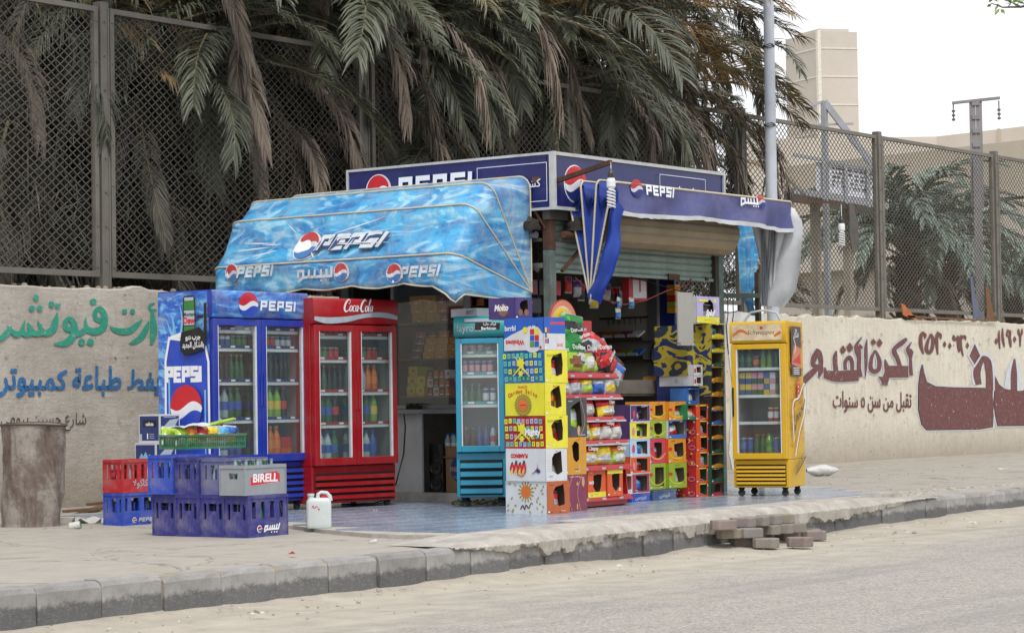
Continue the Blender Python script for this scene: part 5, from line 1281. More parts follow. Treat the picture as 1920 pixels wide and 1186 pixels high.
# ---------------------------------------------------------------- coolers
LIN = mat('cooler_lining_shaded', '#73797d', 0.45, var=.05, dirt=.1); SHW = mat('wire_shelf_white', '#d5d8da', .4, dirt=.05)  # lining greyed from white: the unlit interior's shade is in its colour
DRK = mat('dark_parts_and_gap_shade', '#141416', .8, dirt=.1); RUB = mat('caster_rubber', '#37383b', .7, dirt=.3)
def cooler(label, w, d, h, col, pos, rz, doors=1, base_h=.33, head_h=.2, legs=.085, shelves=(.5, .75, 1.0, 1.25), strip=None, nv=4, head_art=None, side_art=None, hcol=None, round_head=False, frame=.055, frost=.0, name='drinks_cooler', glass=None, handle=True):
    t = thing(name, label, 'drinks cooler', pos, rz)
    hc = hcol or col; b = MB(); th = .035; z0 = legs
    # insulated cabinet: back, sides, top, bottom
    b.box(-w / 2, .03, z0 + base_h, -w / 2 + th, d, h, col); b.box(w / 2 - th, .03, z0 + base_h, w / 2, d, h, col); b.box(-w / 2 + th, d - th, z0 + base_h, w / 2 - th, d, h, col); b.box(-w / 2 + th, .03, h - head_h, w / 2 - th, d - th, h, col)
    b.build('cabinet', t, bevel=.006)
    b = MB(); i_ = th + .004
    b.box(-w / 2 + i_, .05, z0 + base_h + .001, -w / 2 + i_ + .01, d - i_, h - head_h - .001, LIN); b.box(w / 2 - i_ - .01, .05, z0 + base_h + .001, w / 2 - i_, d - i_, h - head_h - .001, LIN)
    b.box(-w / 2 + i_ + .011, d - i_ - .01, z0 + base_h + .001, w / 2 - i_ - .011, d - i_, h - head_h - .001, LIN); b.box(-w / 2 + i_ + .011, .05, z0 + base_h + .002, w / 2 - i_ - .011, d - i_ - .011, z0 + base_h + .02, LIN); b.build('lining', t)
    # louvred base
    b = MB(); b.box(-w / 2, .02, z0, w / 2, d, z0 + base_h - .002, col); b.build('base', t, bevel=.006)
    vz0, vz1 = z0 + .03, z0 + base_h - (.07 if nv < 5 else .05); st = (vz1 - vz0) / nv
    lv = MB(); lv.add([(-w / 2 + .035, .018, 0), (w / 2 - .035, .018, 0), (w / 2 - .035, -.012, st * .12), (-w / 2 + .035, -.012, st * .12), (-w / 2 + .035, -.008, st * .62), (w / 2 - .035, -.008, st * .62), (w / 2 - .035, .018, st * .72), (-w / 2 + .035, .018, st * .72)], [(0, 1, 2, 3), (3, 2, 5, 4), (4, 5, 6, 7), (0, 3, 4, 7), (1, 6, 5, 2)], col); lm = lv.mesh('louvre')
    b = MB(); b.box(-w / 2 + .03, .012, vz0 - .008, w / 2 - .03, .0195, vz1 + .004, DRK); b.build('vent_shade_sheet', t)  # dark sheet on the base, painting the shade between the louvres
    for k in range(nv): obj('louvre', lm, t, loc=(0, 0, vz0 + st * k))
    # header light box
    z1 = h - head_h
    b = MB()
    if round_head:
        prof = [(.05, z1 + .004), (-.03, z1 + .006), (-.055, z1 + .05), (-.055, z1 + head_h * .6), (-.03, z1 + head_h * .9), (.05, z1 + head_h)]
    else: prof = [(.029, z1 + .004), (-.02, z1 + .004), (-.03, z1 + .02), (-.035, z1 + head_h * .5), (-.03, z1 + head_h - .02), (-.02, z1 + head_h), (.029, z1 + head_h)]
    R0 = [(-w / 2 - .004, y, z) for y, z in prof]; R1 = [(w / 2 + .004, y, z) for y, z in prof]
    b.grid([R1, R0], hc, True); b.add(R0, [tuple(range(len(R0)))], col); b.add(R1, [tuple(reversed(range(len(R1))))], col)
    hd = b.build('header', t)
    ym = -.0345 if not round_head else -.0555
    if head_art: A = Art(); head_art(A, w, head_h); A.place(plane_map((0, ym, z1 + head_h / 2), (1, 0, 0), (0, 0, 1), (0, -1, 0)), 'header_print', hd, lift=.004)
    # doors
    dw = (w - .008) / doors; dz0, dz1 = z0 + base_h + .006, z1 - .006
    for k in range(doors):
        x0 = -w / 2 + .004 + dw * k + .003; x1 = x0 + dw - .006; f = frame
        b = MB(); b.box(x0, -.03, dz0, x0 + f, .026, dz1, col); b.box(x1 - f, -.03, dz0, x1, .026, dz1, col); b.box(x0 + f, -.03, dz0, x1 - f, .026, dz0 + f * 1.15, col); b.box(x0 + f, -.03, dz1 - f, x1 - f, .026, dz1, col)
        dr = b.build('door', t, bevel=.005)
        b = MB(); g = .006
        b.box(x0 + f, -.026, dz0 + f * 1.15, x0 + f + g * 1.6, .012, dz1 - f, SHW); b.box(x1 - f - g * 1.6, -.026, dz0 + f * 1.15, x1 - f, .012, dz1 - f, SHW); b.build('gasket', dr)
        b = MB(); b.box(x0 + f + .0105, -.012, dz0 + f * 1.15 + .0005, x1 - f - .0105, -.007, dz1 - f - .0005, glass or GLS); b.build('glass_pane', dr)
        if handle:
            hx = x0 + .008 if (k == doors - 1 and doors > 1) or doors == 1 else x1 - .024
            b = MB(); b.box(hx, -.044, (dz0 + dz1) / 2 - .14, hx + .016, -.0305, (dz0 + dz1) / 2 + .14, BLK if doors == 1 else col); b.build('handle', dr, bevel=.003)
    # shelves
    for z in shelves:
        for k in range(doors):
            x0 = -w / 2 + i_ + .012 if k == 0 else -w / 2 + dw * k + .02; x1 = w / 2 - i_ - .012 if k == doors - 1 else -w / 2 + dw * (k + 1) - .02
            b = MB(); b.box(x0, .055, z - .018, x1, d - .09, z, SHW); b.box(x0, .045, z - .022, x1, .0545, z + .006, SHW)
            sh = b.build('shelf', t)
            if strip:
                b = MB(); b.box(x0 + .004, .040, z + .007, x1 - .004, .046, z + .034, strip)
                n_ = max(2, int((x1 - x0) / .16))
                for q in range(n_): xx = x0 + (x1 - x0) * (q + .5) / n_; b.box(xx - .028, .038, z + .012, xx + .028, .0398, z + .029, WHT)
                b.build('price_strip', sh)
    # casters
    for cx_, cy_ in ((-w / 2 + .06, .08), (w / 2 - .06, .08), (-w / 2 + .06, d - .08), (w / 2 - .06, d - .08)):
        b = MB(); b.lathe([(0, -.014, RUB), (.033, -.014, RUB), (.033, .014, RUB), (0, .014, RUB)], 14, (cx_, cy_, .033), 'y'); b.box(cx_ - .02, cy_ - .022, .04, cx_ + .02, cy_ - .016, z0 - .001, DRK); b.box(cx_ - .02, cy_ + .016, .04, cx_ + .02, cy_ + .022, z0 - .001, DRK); b.box(cx_ - .025, cy_ - .022, z0 - .014, cx_ + .025, cy_ + .022, z0 - .0005, DRK); b.build('caster', t)
    if side_art:
        sd, fn = side_art; A = Art(); fn(A, d, h)
        s = -1 if sd == 'L' else 1
        mp_ = plane_map((s * w / 2, .03 if sd == 'R' else d, 0), (0, 1 if sd == 'R' else -1, 0), (0, 0, 1), (s, 0, 0))
        A.place(mp_, 'side_print', t, lift=.0012)
    return t, Matrix.Translation(Vector(pos)) @ Matrix.Rotation(rz, 4, 'Z')
def cooler_mat(name, c, **k): return mat(name, c, .36, var=.10, scale=2.2, dirt=.32, dcol='#6f6a60', bmp=.05, bscale=30, **k)
CB = cooler_mat('cooler_blue', '#1c369f'); CRD = cooler_mat('cooler_red', '#9f141c'); CTL = cooler_mat('cooler_turquoise', '#1f8fae'); CYL = cooler_mat('cooler_yellow', '#d3a613')
HTL = cooler_mat('header_teal', '#2c8f93'); HBL = awning_mat('header_blue_print', (.02, .08, .40), (.04, .2, .6), (.15, .45, .85), (.01, .04, .25)); HRD = cooler_mat('header_red', '#a8161d')
SIDEB = awning_mat('side_blue_print', (.015, .07, .42), (.03, .22, .72), (.35, .68, .95), (.01, .04, .3), rot=1.1)
SKB = mat('ice_light_blue', '#7fc0ea', .4); MDB = mat('can_blue', '#2448b8', .35); SILV = mat('print_silver', '#a9b3bd', .4)
def star(A, cx, cy, r, n, m, k=.55):
    A.shape([(cx + (r if i % 2 == 0 else r * k) * math.cos(PI * i / n), cy + (r if i % 2 == 0 else r * k) * math.sin(PI * i / n)) for i in range(2 * n)], m)
ICE = awning_mat('ice_print', (.012, .09, .50), (.03, .20, .68), (.25, .60, .88), (.01, .045, .34), rot=.2)
def pepsi_side(A, d, h):
    x1 = d - .01; A.rect(.0, .09, x1, h - .01, ICE)
    rr = random.Random(2)
    for i in range(60):
        a = rr.uniform(0, 2 * PI); r1 = rr.uniform(.28, .45); r2 = r1 + rr.uniform(.08, .3); cx_, cy_ = d * .55, 1.0
        P_ = [(cx_ + r * math.cos(a) * .8, cy_ + r * math.sin(a) * 1.7) for r in (r1, r2)]
        if all(.01 < p[0] < x1 - .01 and .12 < p[1] < h - .03 for p in P_): A.brush([(P_[0][0], P_[0][1], .012), ((P_[0][0] + P_[1][0]) / 2, (P_[0][1] + P_[1][1]) / 2, .009), (P_[1][0], P_[1][1], .002)], SKB)
    # splash
    for pts in ([(.16, 1.52), (.20, 1.66), (.17, 1.78)], [(.27, 1.54), (.30, 1.72), (.27, 1.86)], [(.36, 1.55), (.38, 1.7), (.36, 1.80)], [(.10, 1.60), (.05, 1.72)], [(.22, 1.5), (.16, 1.62), (.10, 1.74)]): A.brush([(x, y, .022) for x, y in pts[:-1]] + [(pts[-1][0], pts[-1][1], .004)], SKB)
    # the big can
    c = d * .56; w_ = d * .40
    can = [(c - w_ * .72, .25), (c - w_, .40), (c - w_ * .98, 1.36), (c - w_ * .80, 1.55), (c + w_ * .82, 1.50), (c + w_ * .98, 1.34), (c + w_, .36), (c + w_ * .72, .25)]
    A.brush([(x, y, .05) for x, y in can + can[:1]], WHT, curve=False)
    A.shape(can, MDB); A.brush([(c - w_ * .80, 1.56, .03), (c, 1.59, .045), (c + w_ * .82, 1.51, .03)], WHT)
    A.brush([(c - w_ * .86, .4, .012), (c - w_ * .86, 1.2, .02)], SKB); A.brush([(c + w_ * .86, .4, .012), (c + w_ * .86, 1.1, .02)], SKB)
    A.block('PEPSI', .095, 1.17, .14, WHT, shear=.0, wd=.27, sx=.80, adv=.90)
    A.globe(c, .94, .205, RED, WHT, MDB, n=26)
    # small green can with black tag
    A.brush([(d - .05, 1.74, .028), (d - .12, 1.74, .028)], BLK, curve=False); A.rect(d - .04, 1.55, d - .005, 1.86, BLK)
    gx0, gx1 = d - .29, d - .14
    G1 = mat('can_print_green', '#2f7a33', .4); A.shape([(gx0, 1.56), (gx0 + .02, 1.53), (gx1 - .02, 1.53), (gx1, 1.56), (gx1, 1.90), (gx1 - .02, 1.93), (gx0 + .02, 1.93), (gx0, 1.90)], BLK)
    A.rect(gx0 + .012, 1.56, gx1 - .012, 1.66, G1); A.rect(gx0 + .012, 1.67, gx1 - .012, 1.80, SILV); A.rect(gx0 + .012, 1.805, gx1 - .012, 1.88, G1); A.shape([(gx0 + .02, 1.885), (gx1 - .02, 1.885), (gx1 - .02, 1.915), (gx0 + .02, 1.915)], SILV)
    A.text('Mountain', (gx0 + gx1) / 2, 1.75, .032, BLK, bold=.02, sx=.75); A.text('Dew', (gx0 + gx1) / 2, 1.685, .055, RED, bold=.04, sx=.9)
    TY = .09
    tg_ = [(gx0 - .04, 1.42), (gx0 - .03, 1.36), (gx0 + .02, 1.31), (d - .06, 1.36), (d - .012, 1.40), (d - .03, 1.50), (d - .09, 1.56), (gx0 - .02, 1.52)]
    A.shape([(x, y + TY) for x, y in tg_], BLK); A.text('ﻮﻳﺩ ﺏﺮﺟ', d - .17, 1.545, .045, WHT, bold=.03, sx=.8); A.text('ﺪﻳﺪﺠﻟﺍ ﻞﻜﺸﻟﺎﺑ', d - .17, 1.475, .045, WHT, bold=.03, sx=.72)
def pepsi_head(A, w, h):
    A.globe(-.15 * w, .0, h * .46, RED, WHT, MDB, rim=None, n=26); A.block('PEPSI', -.045 * w, -h * .20, h * .36, WHT, shear=.12, wd=.25, sx=1.35)
def coke_word(A, x, y, s, m):
    "flowing script"
    def st(P, w_): A.brush([(x + (a + b * .25) * s, y + b * s, c * s * w_) for a, b, c in P], m)
    st([(.62, .95, .05), (.35, 1.15, .12), (.05, .8, .2), (-.02, .3, .22), (.2, .0, .16), (.5, .1, .08), (.66, .3, .03)], 1); st([(.62, .95, .03), (.50, .72, .06), (.42, .85, .03)], 1)
    for cx_ in (.82, 1.22): st([(cx_ + .02, .58, .05), (cx_ - .14, .45, .12), (cx_ - .14, .15, .13), (cx_, .02, .08), (cx_ + .14, .2, .12), (cx_ + .12, .45, .12), (cx_, .58, .05)] if cx_ < 1 else [(cx_ + .12, .5, .10), (cx_ - .02, .58, .07), (cx_ - .15, .4, .13), (cx_ - .13, .12, .13), (cx_, .02, .08), (cx_ + .16, .1, .05)], 1)
    st([(1.68, .5, .06), (1.52, .58, .07), (1.42, .3, .13), (1.50, .04, .09), (1.62, .15, .08), (1.70, .55, .12), (1.70, .1, .12), (1.80, .02, .05)], 1)
    st([(1.85, .32, .08), (2.0, .34, .08)], 1)
    X = 2.1
    st([(X + .55, .95, .05), (X + .3, 1.15, .12), (X + .03, .8, .2), (X - .02, .3, .22), (X + .2, .0, .16), (X + .45, .12, .05)], 1)
    cx_ = X + .72; st([(cx_, .58, .05), (cx_ - .14, .45, .12), (cx_ - .14, .15, .13), (cx_, .02, .08), (cx_ + .14, .2, .12), (cx_ + .12, .45, .12), (cx_, .58, .05)], 1)
    st([(X + .95, .3, .05), (X + 1.08, 1.1, .08), (X + .98, 1.2, .06), (X + .95, .8, .13), (X + 1.0, .1, .13), (X + 1.1, .02, .05)], 1)
    st([(X + 1.42, .5, .06), (X + 1.28, .58, .07), (X + 1.18, .3, .13), (X + 1.26, .04, .09), (X + 1.38, .15, .08), (X + 1.45, .55, .12), (X + 1.46, .1, .12), (X + 1.58, .06, .04)], 1)
def coke_head(A, w, h):
    pts = [(-w / 2 + .0, -h * .28, .03), (-w * .35, -h * .36, .05), (-w * .12, -h * .30, .045), (w * .08, -h * .16, .035), (w * .25, -h * .10, .04), (w * .40, -h * .14, .04), (w / 2 - .002, -h * .22, .03)]
    A.brush([(x, y, c_ * 1.15) for x, y, c_ in pts], SILV); coke_word(A, -.16, -.0, .098, WHT)
# blue two-door cooler
pB = gz(577, 954, FZ); wB, dB = 1.27, .63; rzB = R(1)
dirx = Vector((math.cos(rzB), math.sin(rzB), 0)); posB = pB - dirx * (wB / 2)
cB, MBl = cooler('large blue double door drinks cooler with a big can printed on its side', wB, dB, 1.975, CB, posB, rzB, doors=2, base_h=.36, head_h=.245, shelves=(.82, 1.16, 1.46, 1.62), strip=PDB, nv=5, head_art=pepsi_head, side_art=('L', pepsi_side), hcol=HBL, frame=.06)
for zz in (.02,): pass
rr = random.Random(8); SHB_ = [(.47, 1), (.82, 1), (1.16, 1), (1.46, 1), (1.62, 1)]
cola = ('glass', 'cola', 'white', 'red', .25, .031); colb = ('glass', 'cola', 'blue', 'blue', .25, .031); grn = ('glass', 'green', 'white', 'yellow', .25, .031); pet_g = ('pet', 'green', 'blue', 'green', .30, .042); pet_o = ('pet', 'orange', 'orange', 'orange', .30, .042); pet_c = ('pet', 'cola', 'red', 'red', .30, .042); pet_b = ('pet', 'blue', 'blue', 'blue', .30, .042); pet_cl = ('pet', 'clear', 'blue', 'blue', .30, .04); pet_l = ('pet', 'lime', 'yellow', 'green', .30, .042)
can_b = ('can', 'blue', 'white', 'grey', .122, .033); can_r = ('can', 'red', 'red', 'grey', .122, .033); can_w = ('can', 'white', 'blue', 'grey', .122, .033); can_o = ('can', 'orange', 'orange', 'grey', .122, .033); can_g = ('can', 'green', 'green', 'grey', .122, .033)
W2 = wB / 2
def fill_two(M, w, where, plan, y=.10, rows=2):
    zs, side = None, None
    for z, lft, rgt, stk, nm in plan:
        if lft: stock_row(M, -w / 2 + .10, -.055, y, z, lft, nm + ' shelf, near door of the ' + where, rr, stk, rows)
        if rgt: stock_row(M, .06, w / 2 - .09, y, z, rgt, nm + ' shelf, far door of the ' + where, rr, stk, rows)
fill_two(MBl, wB, 'blue cooler', [(.467, [pet_cl, pet_b], [pet_g, pet_o, ('box', 'orange', 'red', 'red', .2, .06)], 1, 'lowest'), (.821, [pet_cl, pet_g], [pet_g, pet_l, pet_c], 1, 'second lowest'), (1.161, [cola, grn], [colb], 1, 'middle'), (1.461, [can_w, can_g], [can_r, can_b], 1, 'second highest'), (1.621, [pet_cl, can_r, ('can', 'red', 'white', 'grey', .122, .033)], [can_o], 1, 'top')], rows=2)
# red two-door cooler
pR = gz(745, 946, FZ); wR_, dR_ = 1.06, .62; rzR = R(-6); dirx = Vector((math.cos(rzR), math.sin(rzR), 0)); posR = pR - dirx * (wR_ / 2)
cR, MRd = cooler('red double door drinks cooler with white wave on its header', wR_, dR_, 1.93, CRD, posR, rzR, doors=2, base_h=.34, head_h=.24, legs=.05, shelves=(.76, 1.06, 1.36, 1.58), strip=CRD, nv=4, head_art=coke_head, hcol=HRD, frame=.06)
fill_two(MRd, wR_, 'red cooler', [(.41, [pet_cl, pet_g], [pet_cl, pet_b], 1, 'lowest'), (.761, [pet_g, pet_c], [pet_g, pet_l], 1, 'second lowest'), (1.061, [grn, cola], [('glass', 'clear', 'white', 'grey', .25, .031), ('pet', 'orange', 'orange', 'orange', .26, .036)], 1, 'middle'), (1.361, [can_g, can_r], [can_g, can_r], 1, 'second highest'), (1.581, [can_o, can_b], [('pet', 'lime', 'green', 'green', .13, .04)], 1, 'top')])
# turquoise single door cooler
def lipton_head(A, w, h):
    A.text('fayrouz', -.09, -h * .22, h * .34, SILV, sx=.8); A.shape([(-.04, -h * .16), (w * .42, -h * .13), (w * .43, h * .16), (-.03, h * .19)], BLK); A.text('Barbican', w * .2, -.03, h * .14, WHT, bold=.02); A.text('ﺔﻴﻟﺎﺧ ﻙﺍﻮﻓ', w * .22, .012, h * .11, WHT, bold=.01, sx=.9)
    A.rect(-.13, h * .22, .12, h * .36, SILV)
pT = gz(857, 950, FZ); wT, dT = .455, .5; rzT = R(-57); dirx = Vector((math.cos(rzT), math.sin(rzT), 0)); posT = pT + dirx * (wT / 2)
cT, MTl = cooler('narrow turquoise single door cooler in front of the stall window', wT, dT, 1.745, CTL, posT, rzT, doors=1, base_h=.41, head_h=.20, shelves=(.93, 1.20, 1.39), strip=HTL, nv=4, head_art=lipton_head, hcol=HTL, round_head=True, frame=.048, handle=False)
for z, ks, st_, nm in [(.52, [('glass', 'brown', 'orange', 'grey', .20, .028), ('glass', 'blue', 'white', 'blue', .22, .028), ('pet', 'clear', 'red', 'blue', .22, .028)], 1, 'lowest'), (.931, [('glass', 'green', 'blue', 'grey', .19, .028), ('can', 'blue', 'white', 'grey', .15, .03)], 1, 'second lowest'), (1.201, [('can', 'blue', 'pink', 'red', .135, .026)], 1, 'second highest'), (1.391, [('can', 'white', 'pink', 'grey', .10, .033), ('can', 'green', 'grey', 'grey', .10, .033)], 2, 'top')]:
    stock_row(MTl, -wT / 2 + .085, wT / 2 - .07, .09, z, ks, 'the ' + nm + ' shelf of the turquoise cooler', rr, st_, 2)
# yellow cooler
YOR = mat('print_amber', '#c8671a', .4); DKP = mat('print_charcoal', '#3a3438', .4); PNK = mat('print_peach', '#c97a5a', .4); CREAM = mat('print_cream', '#cdbb94', .45, var=.3, scale=8, dirt=.4, dcol='#8d7aa0')
def yel_head(A, w, h):
    A.rect(-w * .46, -h * .36, w * .44, h * .36, CREAM); A.text('Schweppes', .03, -.02, h * .20, DKP, shear=.3); A.disc(.04, h * .2, .016, RED); A.brush([(-w * .44, -.03, .02), (-w * .3, .02, .03), (-w * .15, -.02, .015)], YOR); A.brush([(w * .3, -.04, .02), (w * .42, .0, .03)], YOR)
def yel_side(A0, d, h):
    A = Art()
    rr = random.Random(6)
    for i in range(150):
        y_ = rr.choice((rr.uniform(.55, 1.9), rr.uniform(1.1, 1.9))); x_ = rr.uniform(.02, d - .05); s_ = rr.uniform(.006, .022); A.brush([(x_, y_, .004), (x_ + rr.uniform(-.02, .02), y_ - s_, s_), (x_ + rr.uniform(-.02, .02), y_ - s_ * 2.5, .004)], YOR, sub=2)
    x0, x1 = d * .12, d * .72
    A.rect(x0, 1.36, x1, 1.93, DKP); A.shape([(x0, 1.5), (x1, 1.45), (x1, 1.68), (x0 + .1, 1.72)], PNK); A.shape([(x0 + .02, 1.52), (x1 - .02, 1.5), (x1 - .04, 1.62)], RED); A.text('YV', (x0 + x1) / 2, 1.86, .04, WHT, bold=.03); A.text('ﻞﻜﺸﻟﺍ', (x0 + x1) / 2, 1.81, .05, WHT, bold=.03)
    A.brush([(x0 + .08, 1.80, .01), (x0 + .16, 1.70, .02), (x0 + .10, 1.62, .008)], WHT)
    for k in range(4): A.rect(x0 + .06, 1.45 - .022 * k, x1 - .08, 1.458 - .022 * k, WHT)
    A.brush([(d * .45, 1.10, .07), (d * .5, 1.2, .09), (d * .52, 1.32, .06)], RED)
    for k in range(4): A.disc(d * .47 + .008 * k, 1.14 + .05 * k, .012, WHT, 8)
    P_ = [(.10, .62), (.07, .95), (.12, 1.08), (.30, 1.12), (d * .85, 1.28), (d * .92, 1.10), (d * .80, .92), (d * .5, .72), (.14, .45)]
    A.brush([(x, y, .022) for x, y in P_], WHT); A.brush([(x + .03, y - .01, .008) for x, y in P_], DKP)
    A.brush([(.12, .70, .02), (.14, .80, .03), (.17, .74, .02)], DKP)
    A.brush([(.18, .80, .02), (.22, .92, .03), (.26, .86, .02), (.30, .94, .03), (.34, .90, .02), (.38, 1.0, .03), (.44, .98, .02), (d * .85, 1.10, .03)], DKP)
    A.brush([(.12, .24, .015), (.30, .32, .02), (d * .85, .44, .02)], DKP)
    for k in range(6): A.brush([(.16 + .055 * k, .26 + .03 * k, .02), (.175 + .055 * k, .36 + .03 * k, .012)], DKP)
    f_ = h / 1.99
    for it in A.p: A0.p.append((([(x_, y_ * f_) for x_, y_ in it[0]],) + tuple(it[1:])))
pY = gz(1480, 930, FZ); wY, dY = .56, .60; rzY = R(-75); dirx = Vector((math.cos(rzY), math.sin(rzY), 0)); posY = pY - dirx * (wY / 2)
cY, MYl = cooler('yellow single door cooler on casters standing apart by the wall', wY, dY, 1.70, CYL, posY, rzY, doors=1, base_h=.27, head_h=.215, shelves=(.72, .98, 1.245), strip=None, nv=5, head_art=yel_head, side_art=('R', yel_side), frame=.05)
for z, ks, st_, nm in [(.42, [('can', 'blue', 'blue', 'grey', .15, .03), ('glass', 'green', 'orange', 'orange', .18, .028), ('pet', 'lime', 'green', 'green', .19, .035), ('can', 'blue', 'blue', 'grey', .15, .03)], 1, 'lowest'), (.721, [('can', 'red', 'white', 'grey', .14, .03)], 1, 'second lowest'), (.981, [('box', 'blue', 'yellow', 'grey', .11, .028), ('box', 'green', 'pink', 'grey', .11, .028), ('box', 'yellow', 'blue', 'grey', .11, .028), ('box', 'pink', 'white', 'grey', .11, .028)], 2, 'second highest'), (1.246, [('pet', 'green', 'green', 'green', .19, .032), ('can', 'red', 'orange', 'grey', .12, .033), ('glass', 'lime', 'green', 'white', .2, .03), ('glass', 'green', 'green', 'green', .2, .03)], 1, 'top')]:
    x0 = -wY / 2 + .085; x1 = wY / 2 - .08
    if nm == 'second lowest': x0 = .08
    stock_row(MYl, x0, x1, .09, z, ks, 'the ' + nm + ' shelf of the yellow cooler', rr, st_, 2)
b = MB(); b.tube([(.15, .3, 1.70), (.10, .3, 1.79), (-.02, .3, 1.82), (-.16, .3, 1.80), (-.24, .3, 1.70)], .012, SILV, 6); o = b.build('cable_loop', cY)

# ---------------------------------------------------------------- crates and things by the coolers
def wall_holes(b, W, H, holes, th, mp, m):
    "flat wall W x H with rectangular holes; mp(u, v, t) -> point"
    us = sorted({0, W} | {h[0] for h in holes} | {h[2] for h in holes}); vs = sorted({0, H} | {h[1] for h in holes} | {h[3] for h in holes})
    for j in range(len(vs) - 1):
        run = None
        for i in range(len(us)):
            solid = i < len(us) - 1 and not any(h[0] <= (us[i] + us[i + 1]) / 2 <= h[2] and h[1] <= (vs[j] + vs[j + 1]) / 2 <= h[3] for h in holes)
            if solid and run is None: run = us[i]
            if (not solid) and run is not None:
                q = [mp(u, v, t) for t in (0, th) for u, v in ((run, vs[j]), (us[i], vs[j]), (us[i], vs[j + 1]), (run, vs[j + 1]))]
                b.add(q, [(0, 1, 2, 3), (7, 6, 5, 4), (0, 4, 5, 1), (1, 5, 6, 2), (2, 6, 7, 3), (3, 7, 4, 0)], m); run = None
def plastic(name, c): return mat(name, c, .5, var=.12, scale=5, dirt=.6, dcol='#8f8a86', bmp=.2, bscale=50)
CRB = plastic('crate_blue', '#2a3c9c'); CRN = plastic('crate_navy', '#2e2f7c'); CRG = plastic('crate_grey', '#8c939a'); CRR = plastic('crate_red', '#b3202a'); CRV = plastic('crate_faded_violet', '#5b5f8e'); CRB2 = plastic('crate_bright_blue', '#2749b0')
GRNC = plastic('tray_green', '#1f6b46')
bot_c = bottle('glass', 'clear', 'white', 'grey', .25, .029); bot_g = bottle('glass', 'green', 'white', 'grey', .25, .029); bot_k = bottle('glass', 'cola', 'red', 'red', .25, .029)
def crate(label, w, d, h, m, pos, rz, style, art=None, bots=(), cat='crate', tilt=None):
    t = thing('bottle_crate', label, cat, pos, rz, 'plastic bottle crates stacked beside the blue cooler')
    if tilt: t.rotation_euler = (tilt[0], tilt[1], rz)
    th = .014
    if style == 'pep':     # tall slots either side of a handle hole
        sh = [(d * .12, h * .42, d * .24, h * .80), (d * .76, h * .42, d * .88, h * .80), (d * .34, h * .62, d * .66, h * .80)]
        lh = [(w * a, h * .45, w * (a + .10), h * .85) for a in (.10, .32, .56, .80)]
    elif style == 'coke':
        sh = [(d * .10, h * .40, d * .20, h * .86), (d * .80, h * .40, d * .90, h * .86), (d * .32, h * .40, d * .68, h * .50), (d * .32, h * .62, d * .68, h * .86), (d * .32, h * .40, d * .42, h * .8), (d * .58, h * .40, d * .68, h * .8)]
        lh = [(w * a, h * .42, w * (a + .085), h * .86) for a in (.04, .17, .31, .50, .66, .84)]
    elif style == 'solid':
        sh = [(d * .30, h * .55, d * .66, h * .75)]; lh = []
    else:
        sh = [(d * .10, h * .42, d * .20, h * .82), (d * .36, h * .42, d * .62, h * .82), (d * .80, h * .42, d * .88, h * .82)]
        lh = [(w * a, h * .45, w * (a + b_), h * .85) for a, b_ in ((.06, .06), (.22, .22), (.56, .22), (.88, .06))]
    b = MB()
    wall_holes(b, w, h, lh, th, lambda u, v, t_: (u, t_, v), m); wall_holes(b, w, h, lh, th, lambda u, v, t_: (u, d - t_, v), m)
    dd = d - 2 * th; sh2 = [(max(0, s[0] - th), s[1], s[2] - th, s[3]) for s in sh]
    wall_holes(b, dd, h, sh2, th, lambda u, v, t_: (t_, th + u, v), m); wall_holes(b, dd, h, sh2, th, lambda u, v, t_: (w - t_, th + u, v), m)
    b.box(th, th, .004, w - th, d - th, .016, m)
    b.build('crate_body', t)
    b = MB(); r_ = .007
    for a in ((-r_, -r_, w + r_, 0), (-r_, d, w + r_, d + r_), (-r_, 0, 0, d), (w, 0, w + r_, d)):
        b.box(a[0], a[1], h - .022, a[2], a[3], h + .002, m); b.box(a[0], a[1], 0, a[2], a[3], .014, m)
    for x_, y_ in ((-r_, -r_), (w, -r_), (-r_, d), (w, d)): b.box(x_, y_, .0141, x_ + r_, y_ + r_, h - .0221, m)
    b.build('crate_rim', t)
    b = MB(); nx, ny = (6, 4) if w > d * 1.25 else (4, 3)
    for i in range(1, nx): x = th + (w - 2 * th) * i / nx; b.box(x - .002, th + .001, .017, x + .002, d - th - .001, h * .72, m)
    for j in range(1, ny): y = th + (d - 2 * th) * j / ny; b.box(th + .001, y - .0022, .018, w - th - .001, y + .0022, h * .70, m)
    b.build('divider', t)
    if art: A = Art(); art(A, w, h); A.place(plane_map((0, 0, 0), (1, 0, 0), (0, 0, 1), (0, -1, 0)), 'crate_print', t, lift=.0075 if False else .0015)
    M = Matrix.Translation(Vector(pos)) @ Matrix.Rotation(rz, 4, 'Z')
    rr = random.Random(int(w * 1000 + h * 977 + pos[0] * 131))
    for i in range(nx):
        for j in range(ny):
            if bots and rr.random() < bots[1]:
                me = rr.choice(bots[0]); p = M @ Vector((th + (w - 2 * th) * (i + .5) / nx, th + (d - 2 * th) * (j + .5) / ny, .018))
                o = bpy.data.objects.new('glass_bottle', me); COL.objects.link(o); o.location = p
                nm = {bot_c: 'clear', bot_g: 'green', bot_k: 'dark'}[me]; tag(o, nm + ' empty bottle standing in the ' + label.split(',')[0][:60], 'bottle', nm + ' bottles in the ' + label.split(',')[0][:60])
    return t
def pz(A, w, h, x, y, s):
    A.ring(x, y, s * .8, s * .25, WHT); A.globe(x, y, s * .66, RED, WHT, CRN, n=12)
def art_pep(A, w, h): pz(A, w, h, w * .30, h * .17, .026); A.block('PEPSI', w * .38, h * .115, .034, SILV, shear=.3, wd=.28, sx=1.2)
